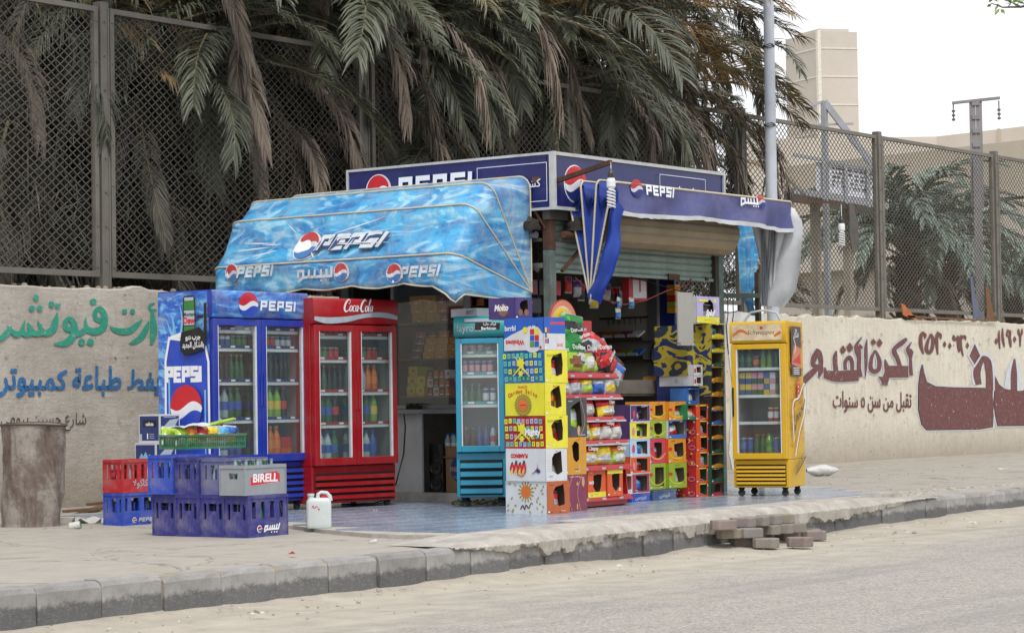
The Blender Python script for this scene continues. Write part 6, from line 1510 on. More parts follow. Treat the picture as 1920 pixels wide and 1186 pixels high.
def art_arab(A, w, h):
    pz(A, w, h, w * .28, h * .20, .030); s = .16; ox, oy = w * .36, h * .13
    for pth in ([(0, .1), (0, .32), (.2, .32), (.2, .12), (.0, .0)], [(.2, .12), (1.2, .12), (1.2, .45)], [(1.0, .12), (1.0, .4)], [(.8, .12), (.8, .36)], [(.62, .12), (.62, .36)], [(.44, .12), (.44, .34)]): A.brush([(ox + (x + y * .4) * s * .8, oy + y * s * .8, .013) for x, y in pth], WHT, curve=False)
    for x in (.6, .85, 1.05): A.rect(ox + x * s * .8, oy - .012, ox + x * s * .8 + .012, oy - .002, WHT)
def art_coke(A, w, h):
    A.ring(w * .86, h * .24, .022, .006, SILV); A.rect(w * .83, h * .235, w * .89, h * .255, SILV); A.text('ﻻﻮﻛﺎﻛﻮﻛ', w * .55, h * .19, .055, SILV, bold=.015, sx=1.0)
def art_bir(A, w, h):
    q = [(w * .14, h * .32), (w * .86, h * .42), (w * .86, h * .70), (w * .80, h * .72), (w * .80, h * .77), (w * .5, h * .74), (w * .18, h * .60), (w * .13, h * .60)]
    A.shape([(x - .004, y - .005) for x, y in q], SILV); A.shape(q, RED); A.text('BIRELL', w * .50, h * .44, .060, WHT, bold=.035, shear=.08, sx=1.15)
rzc = R(0); cx_dir = Vector((math.cos(rzc), math.sin(rzc), 0)); cy_dir = Vector((-math.sin(rzc), math.cos(rzc), 0))
P0 = gz(466, 1008, 0.004); CW, CD, CH = .43, .245, .315
names = ['first', 'second', 'third', 'fourth']
spec = [('navy blue crate at the front end of the bottom row, white emblem on its long side', art_arab), ('navy blue crate second in the bottom row', None), ('navy blue crate third in the bottom row', None), ('navy blue crate at the far end of the bottom row', None)]
for k, (lb, ar) in enumerate(spec):
    crate(lb, CW, CD, CH, CRN, tuple(P0 + cy_dir * (CD + .012) * k + cx_dir * (0.012 * (k % 2))), rzc + R([0, 1.5, -1, 1][k]), 'pep', ar, ((bot_c, bot_g, bot_k), .55))
CH2 = .285
ups = [('grey crate with a red nameplate on its long side, topmost at the front', .46, .245, .225, CRG, 'solid', art_bir, -.028), ('faded violet crate behind the grey one in the upper row', .46, .245, .275, CRV, 'flat', None, .03), ('dark violet crate third in the upper row', .44, .245, .285, CRN, 'flat', None, .0), ('bright blue crate with three tall slots at the far end of the upper row', .44, .25, .30, CRB2, 'flat', None, -.02)]
for k, (lb, w_, d_, h_, m_, stl, ar, dx) in enumerate(ups):
    crate(lb, w_, d_, h_, m_, tuple(P0 + cy_dir * ((CD + .012) * k + .005) + cx_dir * (dx) + Vector((0, 0, CH + .003))), rzc + R([1.5, 0, -1.5, 1][k]), stl, ar, ((bot_c, bot_c, bot_g), .75))
P1 = gz(231, 986, 0.002); rz1 = R(-2)
crate('blue crate with white word under the red crate near the barrel', .42, .235, .275, CRB2, tuple(P1), rz1, 'flat', art_pep, ((bot_k, bot_g), .5))
crate('red crate stacked on a blue one between the barrel and the blue crates', .42, .235, .275, CRR, tuple(P1 + Vector((0, 0, .279))), rz1 + R(.5), 'coke', art_coke, ((bot_c, bot_k), .5))
# cartons behind the crates
def carton(name, label, w, d, h, cols, pos, rz, front=None, side=None, cat='carton', group=None, top=None, bev=.002):
    t = thing(name, label, cat, pos, rz, group); b = MB(); cf, cs, ct_ = cols
    b.add([(0, 0, 0), (w, 0, 0), (w, 0, h), (0, 0, h)], [(0, 1, 2, 3)], cf); b.add([(0, d, 0), (0, 0, 0), (0, 0, h), (0, d, h)], [(0, 1, 2, 3)], cs)
    b.add([(w, 0, 0), (w, d, 0), (w, d, h), (w, 0, h)], [(0, 1, 2, 3)], cs); b.add([(w, d, 0), (0, d, 0), (0, d, h), (w, d, h)], [(0, 1, 2, 3)], cf)
    b.add([(0, 0, h), (w, 0, h), (w, d, h), (0, d, h)], [(0, 1, 2, 3)], ct_); b.add([(0, 0, 0), (0, d, 0), (w, d, 0), (w, 0, 0)], [(0, 1, 2, 3)], ct_)
    b.build('carton_body', t)
    b = MB(); b.box(.001, d / 2 - .0012, h, w - .001, d / 2 + .0012, h + .0018, cf); b.box(-.0012, d * .02, h - .012, 0, d * .98, h - .009, ct_); b.build('flap_seam', t)
    if front: A = Art(); front(A, w, h); A.place(plane_map((0, 0, 0), (1, 0, 0), (0, 0, 1), (0, -1, 0)), 'front_print', t)
    if side: A = Art(); side(A, d, h); A.place(plane_map((0, d, 0), (0, -1, 0), (0, 0, 1), (-1, 0, 0)), 'side_print', t)
    return t
CWH = mat('carton_white', '#c6c8cc', .6, var=.05, dirt=.2); CNV = mat('carton_navy', '#24356e', .5, var=.1, dirt=.15); CBR = mat('carton_brown', '#8b6a4a', .8, var=.12, dirt=.3)
LBT = mat('print_ice', '#7fb6d8', .5)
def art_aq(A, w, h):
    A.rect(.012, .02, w - .012, h - .02, CNV); A.shape([(w * .2, h * .42), (w * .32, h * .62), (w * .42, h * .52), (w * .52, h * .68), (w * .62, h * .52), (w * .72, h * .60), (w * .84, h * .42)], LBT); A.text('AQUAFINA', w * .52, h * .30, h * .13, SILV, sx=.62)
def art_cal(A, w, h):
    A.rect(.012, .015, w - .012, h - .015, CNV); A.rect(w * .2, h * .55, w * .85, h * .80, BLK); A.text('calluis', w * .52, h * .60, h * .12, WHT, bold=.03); A.rect(w * .40, h * .12, w * .45, h * .32, WHT)
    for k in range(3): A.rect(w * .52, h * (.14 + .07 * k), w * .75, h * (.16 + .07 * k), SILV)
    A.rect(w * .06, h * .06, w * .16, h * .3, SILV)
def art_navy(A, w, h): A.rect(.012, .015, w - .012, h - .015, CNV); A.shape([(w * .05, h * .45), (w * .5, h * .80), (w * .95, h * .85), (w * .7, h * .5)], SILV); A.brush([(w * .2, h * .9, .006), (w * .8, h * .9, .006)], SILV)
Pc = gz(287, 966, .004); rzk = R(-1)
b_k = mat('carton_blank', '#8c8f99', .7)
for k in range(3):
    wz = .275; lb_ = ['lowest white and navy water carton hidden behind the crates', 'white and navy water carton with mountain emblem behind the red crate', 'topmost navy and white carton of the pile beside the blue cooler'][k]
    pass
q1 = on(262, 870, 1, 15.05); q2 = on(300, 870, 1, 14.75)
base = Vector((on(300, 860, 1, 15.0).x, 15.0, FZ))
zA = on(290, 829, 1, 15.0).z; zT = on(300, 776, 1, 15.0).z
hC = zT - zA
nlow = int((zA - .01) / hC) + 0
for k in range(3):
    z = zA - hC * (2 - k) if k < 2 else zA
    z0_ = zA + hC * (k - 2)
    if z0_ + hC < .05: continue
    z0_ = max(z0_, .004); hh = (zA + hC * (k - 1)) - z0_ - .002
    carton('carton', ['lowest white and navy water carton of the pile, almost hidden behind the crates', 'white and navy water carton with a mountain emblem behind the red crate', 'topmost navy carton with white edges in the pile beside the blue cooler'][k], .24, .26, hh, (CWH, CWH, CWH), (base.x + (.0 if k == 2 else -.05), base.y, z0_), rzk, art_navy, art_cal if k == 2 else art_aq)
# support crates under the green tray: the tray rests on stacked crates of the back row
px0 = on(350, 842, 1, 13.62)
tr_pos = px0; TW, TD, THh = .66, .32, .115; rzt = R(-2)
gt = thing('plastic_tray', 'green slotted plastic tray full of snack bags on top of the crates', 'tray', tuple(tr_pos), rzt)
b = MB(); hs_ = [(TW * (.02 + .0323 * i), .02, TW * (.02 + .0323 * i) + .013, .05) for i in range(30)] + [(TW * (.02 + .0323 * i), .06, TW * (.02 + .0323 * i) + .013, .092) for i in range(30)]
wall_holes(b, TW, THh, hs_, .008, lambda u, v, t_: (u, t_, v), GRNC); wall_holes(b, TW, THh, hs_, .008, lambda u, v, t_: (u, TD - t_, v), GRNC)
hs2 = [(TD * (.04 + .06 * i), .02, TD * (.04 + .06 * i) + .012, .092) for i in range(15)]
wall_holes(b, TD - .016, THh, hs2, .008, lambda u, v, t_: (t_, .008 + u, v), GRNC); wall_holes(b, TD - .016, THh, hs2, .008, lambda u, v, t_: (TW - t_, .008 + u, v), GRNC); b.box(.008, .008, 0, TW - .008, TD - .008, .006, GRNC)
b.build('tray_body', gt); b = MB()
for a in ((-.008, -.008, TW + .008, 0), (-.008, TD, TW + .008, TD + .008), (-.008, 0, 0, TD), (TW, 0, TW + .008, TD)): b.box(a[0], a[1], THh - .014, a[2], a[3], THh + .002, GRNC)
b.build('tray_rim', gt)
# ---------------------------------------------------------------- snack bags
def foil(name, c, r=.28):
    m = mat(name, c, r, metal=.25, var=.18, scale=14, bmp=.5, bscale=22, dirt=0); return m
FO = {n: foil('foil_' + n, c) for n, c in dict(red='#b51f25', green='#1f7a35', yellow='#d8bb2c', orange='#d2722a', blue='#2c5fae', silver='#a9adb2', white='#c9c9c4', purple='#5a3a86', cyan='#58a6c8', brown='#7a4a2c', black='#26262b', lime='#9fbf3c', pink='#c0506a', magenta='#a02a55').items()}
BAGS = {}
def bag_mesh(top, low, patch, w=.20, h=.26, th=.055, seed=0, word=None):
    k = (top, low, patch, w, h, th, seed, word)
    if k in BAGS: return BAGS[k]
    rr = random.Random(seed); b = MB(); nx, nz = 9, 12
    def P(i, j, s):
        u = i / nx * 2 - 1; v = j / nz
        e = max(0, (1 - u * u)) ** .55 * max(0, 1 - abs(2 * v - 1) ** 3.2) ** .8
        y = s * th * e * (1 + .35 * (vnoise(i * .9, j * .8, .9, seed + s + 2) - .5)); sq = 1 - .06 * math.sin(PI * v)
        crim = .004 * math.sin(i * 2.2) if j in (0, nz) else 0
        return (u * w / 2 * sq + .006 * (vnoise(i, j, .7, seed) - .5), y + crim, v * h)
    for s, f_ in ((-1, True), (1, False)):
        for j in range(nz):
            for i in range(nx):
                u = (i + .5) / nx * 2 - 1; v = (j + .5) / nz
                m_ = FO[top] if v > .55 else FO[low]
                if patch and ((u * .9) ** 2 + ((v - .33) * 3.2) ** 2 < .42): m_ = FO[patch]
                if v > .93 or v < .07: m_ = FO['silver'] if top != 'silver' else FO[low]
                q = [P(i, j, s), P(i + 1, j, s), P(i + 1, j + 1, s), P(i, j + 1, s)]
                b.add(q, [(0, 1, 2, 3)], m_, True)
    if word:
        vs, fs = txt2d(word, .03); mx_ = max(v[0] for v in vs); sc_ = w * .72 / mx_; sc_ = min(sc_, h * .17 / .7)
        b.add([((v[0] - mx_ / 2) * sc_, -th * 1.22 - .001, h * .66 + v[1] * sc_) for v in vs], fs, FO['white'])
    me = b.mesh('snack_bag')
    BAGS[k] = me; return me
def snack(top, low, patch, pos, rz, label, tilt=0.15, w=.2, h=.26, th=.055, seed=0, word=None, group=None, roll=0.0):
    o = bpy.data.objects.new('snack_bag', bag_mesh(top, low, patch, w, h, th, seed, word)); COL.objects.link(o)
    o.location = pos; o.rotation_euler = (-tilt, roll, rz); tag(o, label, 'snack bag', group); return o
Mt = Matrix.Translation(tr_pos) @ Matrix.Rotation(rzt, 4, 'Z')
rr = random.Random(21)
tb_ = [('lime', 'white', None, 'pale green'), ('lime', 'lime', None, 'lime green'), ('orange', 'yellow', None, 'orange'), ('yellow', 'orange', None, 'amber'), ('red', 'white', 'red', 'red and white'), ('red', 'silver', None, 'red'), ('yellow', 'orange', None, 'yellow'), ('orange', 'yellow', 'white', 'orange and yellow'), ('cyan', 'white', 'brown', 'sky blue and white'), ('cyan', 'silver', 'brown', 'light blue'), ('blue', 'orange', None, 'blue and orange'), ('silver', 'purple', None, 'grey and violet')]
for i, (a, c, p_, nm) in enumerate(tb_):
    for j in range(2):
        pos = Mt @ Vector((.05 + (TW - .1) * i / 11, .10 + .18 * j, .02)); snack(a, c, p_, pos, rzt + rr.uniform(-.5, .5), nm + ' small snack bag in the ' + ('front' if j == 0 else 'rear') + ' row of the green tray', tilt=rr.uniform(.1, .5), w=.12, h=.165, th=.034, seed=i % 4, roll=rr.uniform(-.25, .25))
pos = Mt @ Vector((.12, .12, .175)); 
b = MB(); b.grid([[tuple(Mt @ Vector((.02 + .30 * i / 6, .05 + .16 * j / 3, .17 + .03 * i / 6 + .012 * math.sin(i + j)))) for i in range(7)] for j in range(4)], CWH); tag(b.build('paper_sheet'), 'white paper sheet lying over the snack bags in the green tray', 'paper')
b = MB(); pts = [Mt @ Vector((x, .22, z)) for x, z in ((.2, .155), (.4, .175), (.6, .21), (.74, .235))]; b.tube(pts, [.014, .018, .018, .012], FO['lime'], 7); tag(b.build('snack_packet'), 'long thin green packet lying across the green tray', 'packet')
# ---------------------------------------------------------------- jerrycan, barrel, planks, litter
JG = mat('jug_plastic', '#c3cac9', .4, var=.05, dirt=.3, dcol='#8f9a98'); 
pj = gz(598, 989, FZ - .005); jr = thing('jerrycan', 'white plastic jerrycan standing on the tiled floor in front of the red cooler', 'jerrycan', tuple(pj), R(-47))
b = MB(); rows = []
for z, s_ in ((0, .94), (.01, 1), (.03, 1.0), (.10, .99), (.18, 1.0), (.205, .97), (.225, .86), (.235, .70)):
    hw, hd, rc = .098 * s_, .055 * s_, .022; ring = []
    for cx_, cy_, a0 in ((1, 1, 0), (-1, 1, 90), (-1, -1, 180), (1, -1, 270)):
        for k in range(4): a = R(a0 + 30 * k); ring.append((cx_ * (hw - rc) + rc * math.cos(a), cy_ * (hd - rc) + rc * math.sin(a), z))
    rows.append(ring)
b.grid(rows, JG, True, True); b.add(rows[-1], [tuple(range(16))], JG); b.add(rows[0], [tuple(reversed(range(16)))], JG); b.build('jug_body', jr)
b = MB(); b.tube([(-.005, 0, .225), (-.004, 0, .262), (.02, 0, .277), (.062, 0, .272), (.086, 0, .245), (.090, 0, .21)], [.018, .015, .014, .016, .018, .02], JG, 8); b.build('handle', jr)
b = MB(); b.lathe([(.024, .228, JG), (.024, .250, JG), (.028, .251, JG), (.028, .268, JG), (0, .269, JG)], 12, (-.060, 0, 0)); b.build('cap', jr)
b = MB(); b.box(.02, -.006, .235, .07, .006, .258, RED); b.build('handle_tag', jr)
A = Art(); A.brush([(-.055, .155, .003), (-.045, .175, .006), (-.035, .155, .005), (-.02, .17, .005), (-.005, .16, .004)], RED); A.disc(.0, .148, .007, RED, 8); A.place(plane_map((0, -.0553, 0), (1, 0, 0), (0, 0, 1), (0, -1, 0)), 'handwriting', jr)
def barrel_mat():
    m, nt, p, oc, _ = newmat('rusty_painted_drum')
    n = noise(nt, mapping(nt, oc, (1, 1, .55)), 3.2, 9, .75, .5); n2 = noise(nt, oc, 14, 7, .8); n3 = noise(nt, mapping(nt, oc, (9, 9, .6)), 2, 5, .6)
    col = ramp(nt, n, [(.34, (.09, .06, .048)), (.46, (.17, .135, .115)), (.53, (.28, .25, .22)), (.68, (.38, .35, .315))])
    col = mixc(nt, ramp(nt, n2, [(.52, 0), (.66, .7)]), col, (.14, .10, .08)); col = mixc(nt, ramp(nt, n3, [(.58, 0), (.7, .6)]), col, (.10, .05, .035))
    nt.links.new(col, p.inputs['Base Color']); p.inputs['Roughness'].default_value = .85; bump(nt, p, n2, .6, .02); return m
BM = barrel_mat()
pbx = gz(77, 988, 0); RIMM = mat('drum_rim', '#4d4037', .8, dirt=.4)
br = thing('oil_drum', 'dented rusty oil drum with peeling pale paint standing by the wall', 'oil drum', (pbx.x, pbx.y + .1, 0), .4, rot=(R(1.5), R(-1), .4))
b = MB(); rows = []; n_ = 40
zsq = [0, .006, .02, .05] + [.05 + .77 * i / 30 for i in range(1, 31)] + [.845, .862, .868]
for z in zsq:
    row = []
    for k in range(n_):
        a = 2 * PI * k / n_; r_ = .262
        for zr in (.29, .575): r_ += .010 * math.exp(-((z - zr) / .012) ** 2)
        if z < .015 or z > .855: r_ += .008
        if z > .855: r_ += .004 * math.sin(a * 5)
        dent = .045 * math.exp(-((a - 5.25) / .5) ** 2 - ((z - .10) / .14) ** 2) + .03 * math.exp(-((a - 4.2) / .35) ** 2 - ((z - .80) / .12) ** 2) + .03 * math.exp(-((a - 5.6) / .3) ** 2 - ((z - .62) / .2) ** 2) + .018 * (vnoise(a * 2, z * 6, 1, 3) - .5)
        row.append(((r_ - dent) * math.cos(a), (r_ - dent) * math.sin(a), z + .008 * math.sin(a * 2 + 1) * (z > .8)))
    rows.append(row)
b.grid(rows, BM, True, True); b.build('drum_shell', br); b = MB(); b.tube([(x * 1.01, y * 1.01, z) for x, y, z in rows[-1] + rows[-1][:1]], .009, RIMM, 6, False); b.build('rim', br)
b = MB(); top = rows[-1]; inn = [[(x * f, y * f, z) for x, y, z in top] for f, z in ((1.0, .868), (.965, .868), (.955, .84), (.5, .832))]; b.grid([top] + inn[1:], BM, True, True); b.add(inn[-1], [tuple(range(n_))], BM); b.add([(x, y, .003) for x, y, z in rows[0]], [tuple(reversed(range(n_)))], BM); b.build('drum_lid', br)
WOOD = mat('weathered_wood', '#6f543c', .85, var=.25, scale=8, bmp=.4, dirt=.4)
for k, (xa, ya, xb, yb, w_, lb) in enumerate([(128, 972, 215, 940, .09, 'weathered brown plank lying by the wall nearest the barrel'), (120, 958, 225, 950, .07, 'weathered plank lying farther under the wall by the barrel'), (165, 945, 228, 938, .06, 'short weathered plank propped near the wall behind the red crate')]):
    a = gz(xa, ya, .02 + .03 * k); c = gz(xb, yb, .03 + .035 * k); b = MB(); b.bar(a, c, w_, .025, WOOD); tag(b.build('wooden_plank'), lb, 'plank')
SCR = mat('paper_scrap', '#c4c3bd', .8, dirt=.2); SCR2 = mat('paper_scrap_green', '#4b8a62', .6); 
def scrap(px_, py_, s_, z, label, m=SCR, k=0):
    p = gz(px_, py_, z); rr = random.Random(px_); b = MB(); rows = []
    for i in range(5): rows.append([(s_ * (i / 4 - .5) * 2 + rr.uniform(-.2, .2) * s_, s_ * (j / 3 - .5) + rr.uniform(-.15, .15) * s_, abs(rr.gauss(.15, .25)) * s_ + .003) for j in range(4)])
    b.grid(rows, m); o = b.build('paper_scrap'); o.location = p; o.rotation_euler = (0, 0, rr.uniform(0, 6)); tag(o, label, 'litter')
scrap(165, 982, .13, 0, 'crumpled white paper on the ground between the barrel and the red crate'); scrap(190, 976, .06, 0, 'small white paper scrap beside the blue crate near the barrel'); scrap(318, 993, .10, 0, 'white paper scrap at the foot of the bottom row of crates'); scrap(292, 990, .05, 0, 'yellowish scrap in front of the far blue crates', FO['yellow'])
scrap(485, 1150, .035, ROADZ + .03, 'white scrap on the sand below the kerb at the near end'); scrap(1163, 1062, .03, ROADZ + .03, 'white scrap on the sand below the cement lip'); scrap(355, 368 + 790, .02, ROADZ + .03, 'tiny pale scrap on the sand near the kerb joint'); scrap(1828, 982, .05, ROADZ + .03, 'white scrap on the road near the far kerb'); scrap(700, 1015, .03, .01, 'white scrap on the broken pavement in front of the tiles'); scrap(704, 958, .02, FZ + .01, 'tiny white scrap on the tiled floor before the red cooler'); scrap(548, 1039, .035, .01, 'red and white scrap on the pavement edge', RED); scrap(1880, 880, .05, .01, 'pale scrap on the far pavement')
b = MB(); q = gz(140, 985, .03); b.lathe([(0, -.05, SCR), (.032, -.05, SCR2), (.034, .04, SCR), (0, .05, SCR)], 10, (0, 0, 0), 'x'); o = b.build('crushed_cup'); o.location = q; o.rotation_euler = (0, .2, 2.2); tag(o, 'green and white crushed cup lying beside the barrel', 'cup')
# white sack by the wall
PLB = mat('plastic_bag_white', '#c9c9c7', .35, var=.08, scale=10, bmp=.5, bscale=25, dirt=.2)
q = gz(1542, 892, 0); b = MB(); rows = []
for i in range(9):
    u = i / 8; r_ = .085 * math.sin(PI * min(1, u * .93 + .05)) ** .6; rows.append([(-.21 + .42 * u, .8 * r_ * math.cos(a) * (1 + .6 * (vnoise(math.cos(a) * 2, u * 6 + math.sin(a) * 2, 1, 3) - .5)), max(0.0, .075 + r_ * .8 * math.sin(a) * (1 + .7 * (vnoise(math.cos(a) * 3, u * 8 + math.sin(a) * 3, 1, 8) - .5)))) for a in [2 * PI * k / 14 for k in range(14)]])
b.grid(rows, PLB, True, True); o = b.build('plastic_bag'); o.location = q; o.rotation_euler = (0, 0, R(-40)); tag(o, 'stuffed white plastic bag lying at the foot of the wall past the yellow cooler', 'plastic bag')
# rubbish and pebbles too small to count
rr = random.Random(77); b = MB(); PB = mat('pebble', '#9a9183', .9, var=.3, dirt=.3)
for i in range(520):
    if i < 260: x = rr.uniform(9, 26); y = kerb_y(x) - abs(rr.gauss(0, .5)) - .03; z = ROADZ + (.02 if y > kerb_y(x) - .3 else .002)
    else: x = rr.uniform(20.5, 36); y = kerb_y(x) + rr.uniform(.4, 4.5); z = 0.012
    s_ = .003 + .011 * rr.random() ** 2.5 * (2.2 if rr.random() < .05 else 1)
    b.lathe([(0, 0, PB), (s_, s_ * .25, PB), (s_ * .7, s_ * .8, PB), (0, s_, PB)], 5, (x, y, z))
tag(b.build('gravel'), 'loose gravel and crumbs scattered along the kerb and pavement', 'gravel', kind='stuff')
b = MB()
for i in range(160):
    x = rr.uniform(9, 24); y = kerb_y(x) - abs(rr.gauss(0, .45)) - .03; z = ROADZ + .03 if y > kerb_y(x) - .3 else ROADZ + .008; a = rr.uniform(0, 6); s_ = rr.uniform(.006, .022); 
    b.add([(x, y, z), (x + s_ * math.cos(a), y + s_ * math.sin(a), z + .004), (x + s_ * math.cos(a + 1), y + s_ * math.sin(a + 1), z + .008), (x + .5 * s_ * math.cos(a + 2), y + s_ * math.sin(a + 2), z + .003)], [(0, 1, 2, 3)], SCR if i % 3 else CBR)
tag(b.build('litter_flecks'), 'tiny flecks of paper litter scattered on the sand along the kerb', 'litter', kind='stuff')
b = MB(); rr = random.Random(5)
for i in range(260):
    x = 21.0 + abs(rr.gauss(0, 1.6)); y = kerb_y(x) + .35 + abs(rr.gauss(0, .22)); s_ = rr.uniform(.015, .05); z = -.01
    b.lathe([(0, z, CEM), (s_, z, CEM), (s_ * .75, z + s_ * .55, CEM), (0, z + s_ * .7, CEM)], 6, (x, y, 0))
tag(b.build('rubble'), 'grey rubble heaped along the kerb past the stall', 'rubble', kind='stuff')
# paving blocks
def paver_mat():
    m, nt, p, oc, _ = newmat('paving_block'); oi = nd(nt, 'ShaderNodeObjectInfo')
    c = ramp(nt, oi.outputs['Random'], [(0, (.20, .155, .14)), (.3, (.25, .18, .16)), (.6, (.22, .20, .19)), (.85, (.27, .23, .16)), (1, (.18, .17, .165))])
    n = noise(nt, oc, 22, 7, .8); n2 = noise(nt, oc, 6, 4, .6); c = mixc(nt, ramp(nt, n, [(.45, 0), (.75, .6)]), c, (.36, .33, .29)); c = mixc(nt, ramp(nt, n2, [(.5, 0), (.8, .5)]), c, (.12, .11, .10))
    nt.links.new(c, p.inputs['Base Color']); p.inputs['Roughness'].default_value = .92; bump(nt, p, n, .6, .01); return m
PVM = paver_mat()
b = MB(); hw, hd = .105, .080; pl_ = [(-hw, -hd * .45), (-hw * .62, -hd), (hw * .62, -hd), (hw, -hd * .45), (hw, hd * .45), (hw * .62, hd), (-hw * .62, hd), (-hw, hd * .45)]
b.prism(pl_, 0, .078, PVM); pvm = b.mesh('paving_block')
pvs = []
L0 = [(1352, 1022, 0), (1395, 1025, 0), (1438, 1027, 0), (1478, 1014, .3), (1502, 1025, 0), (1528, 1012, .3), (1440, 1008, .5), (1385, 1005, .5)]
L1 = [(1364, 1009, 0), (1408, 1008, 0), (1441, 1002, .2), (1466, 1000, .2), (1490, 998, .1), (1400, 994, .4)]
L2 = [(1358, 993, 0), (1394, 988, .2), (1420, 986, .2), (1444, 983, .2), (1468, 981, .2)]
lbs = {0: 'bottom', 1: 'middle', 2: 'top'}; ords = ['nearest the near end', 'second from the near end', 'third from the near end', 'fourth from the near end', 'fifth from the near end', 'at the far end', 'hidden behind, toward the far end', 'hidden behind, toward the near end']
rr = random.Random(9)
for L, rowp in enumerate((L0, L1, L2)):
    zb = ROADZ + .018 + .079 * L
    for k, (x_, y_, _) in enumerate(rowp):
        p = gz(x_, y_, zb); p += Vector((math.cos(TH), math.sin(TH), 0)) * .07
        p.y = min(p.y, kerb_y(p.x) - .12 + .0)
        o = bpy.data.objects.new('paving_block', pvm); COL.objects.link(o); o.location = p; o.rotation_euler = (0, 0, -R(53) + rr.uniform(-.5, .5)); b_ = o.modifiers.new('bevel', 'BEVEL'); b_.width = .006; b_.segments = 2
        tag(o, 'paving block in the ' + lbs[L] + ' layer of the pile by the kerb, ' + ords[k], 'paving block', 'paving blocks piled against the kerb')
# odds and ends on the wall top and the fence foot
TIN = mat('orange_tin_sheet', '#b5622a', .6, var=.2, dirt=.4); TOR = mat('torn_blue_cloth', '#5c6478', .8, dirt=.4); TBR = mat('brown_board', '#6f4f33', .8, dirt=.4)
yy = WY - .03
def wallpoly(name, pts, m, label, cat, y=yy, th=.015, par=None):
    b = MB(); P_ = [on(x, z, 1, y) for x, z in pts]; b.prism([(p.x, p.z) for p in P_], y - th, y, m, axis=1); o = b.build(name, par)
    if not par: tag(o, label, cat)
    return o
wallpoly('tin_sheet', [(1688, 568), (1694, 571), (1712, 592), (1722, 600), (1698, 593), (1692, 590)], TIN, 'torn orange tin sheet stuck on the wall top beside the fence post', 'tin sheet')
wallpoly('wooden_batten', [(1700, 591), (1868, 600), (1868, 603), (1700, 595)], TBR, 'long thin brown batten lying along the far wall top', 'batten')
wallpoly('torn_cloth', [(1818, 520), (1822, 518), (1828, 560), (1842, 597), (1824, 597)], TOR, 'narrow torn blue cloth standing at the foot of the far fence panel', 'cloth', y=WY + .03)
wallpoly('brown_board', [(1847, 536), (1853, 540), (1864, 600), (1850, 600)], TBR, 'narrow brown board leaning on the far fence post', 'board', y=WY + .02)
wallpoly('torn_cloth', [(1591, 382), (1597, 380), (1608, 420), (1609, 468), (1597, 474), (1592, 440)], mat('torn_grey_cloth', '#55524e', .9, dirt=.4), 'ragged grey cloth hanging on the fence behind the second bulb', 'cloth', y=WY - .02)
DS = mat('dry_weeds', '#8d7f62', .95, var=.3)
b = MB(); rr = random.Random(12)
for i in range(500):
    x = on(rr.gauss(1645, 14), 590, 1, WY + .08).x; y = WY + rr.uniform(.02, .2); z = WTOP - .01; a = rr.uniform(0, 6); L = rr.uniform(.03, .11)
    b.add([(x, y, z), (x + .004, y, z), (x + .05 * math.cos(a), y + .05 * math.sin(a), z + L)], [(0, 1, 2)], DS)
tag(b.build('dry_weeds'), 'tuft of dry weeds on the wall top at the fence post', 'weeds', kind='stuff')
# mains cable from the counter
b = MB(); cabp = [on(757, 770, 0, KX - .1), on(760, 800, 0, KX - .14), on(757, 850, 0, KX - .16), gz(748, 885, .35), gz(740, 915, .15), gz(725, 935, FZ + .02), gz(700, 943, FZ + .01), gz(640, 945, FZ + .01)]
b.tube(cabp, .007, WIRE, 6); tag(b.build('mains_cable'), 'black cable drooping from the counter ledge down to the tiles behind the red cooler', 'cable')
q = on(770, 766, 0, KX - .14); b = MB(); b.box(-.05, -.07, 0, .03, .07, .035, DRK); b.box(-.03, .03, .035, .02, .08, .06, BLK); b.box(-.03, -.04, .035, .02, -.0, .055, BLK); o = b.build('socket_block', None, bevel=.004); o.location = (KX - .08, q.y, zled + .045); tag(o, 'dark extension socket lying on the counter ledge next to the red cooler', 'socket')

# ---------------------------------------------------------------- goods on display
def pm(name, c, **k): return mat('carton_' + name, c, .5, var=.08, scale=8, dirt=.12, dcol='#8a8070', **k)
CM = {n: pm(n + '_print', c) for n, c in dict(purple='#4b2f66', yellow='#d6c92a', ltblue='#a9c3dc', orange='#d0521f', magenta='#9a3350', amber='#d08a25', green='#8aa62c', blue='#2f69b0', red='#b0252c', white='#c9cbce', dkgrey='#3c4046', maroon='#7d2f4a', gold='#c98f1d', tgreen='#1f7a4a', dgreen='#1d5a45', lemon='#d9d12f', rust='#b05a2a', sky='#4f92cc', black='#26221f', lilac='#a8a2cc', mollo='#40306e', pinkred='#c23a55').items()}
INN = mat('inside_cardboard', '#6f6353', .85, var=.1, dirt=.3)
HOLES = {'torn': [(.30, .30), (.28, .72), (.40, .84), (.72, .90), (.78, .60), (.76, .28), (.55, .22)], 'square': [(.36, .24), (.34, .78), (.86, .82), (.88, .22)], 'round': [(.30, .80), (.32, .40), (.45, .20), (.62, .18), (.76, .36), (.80, .82), (.55, .86)], 'slot': [(.34, .14), (.34, .88), (.88, .88), (.86, .14)], 'wide': [(.06, .20), (.05, .92), (.94, .93), (.95, .22)], 'oval': [(.36, .42), (.36, .80), (.44, .88), (.58, .88), (.66, .80), (.66, .42), (.56, .34), (.44, .34)]}
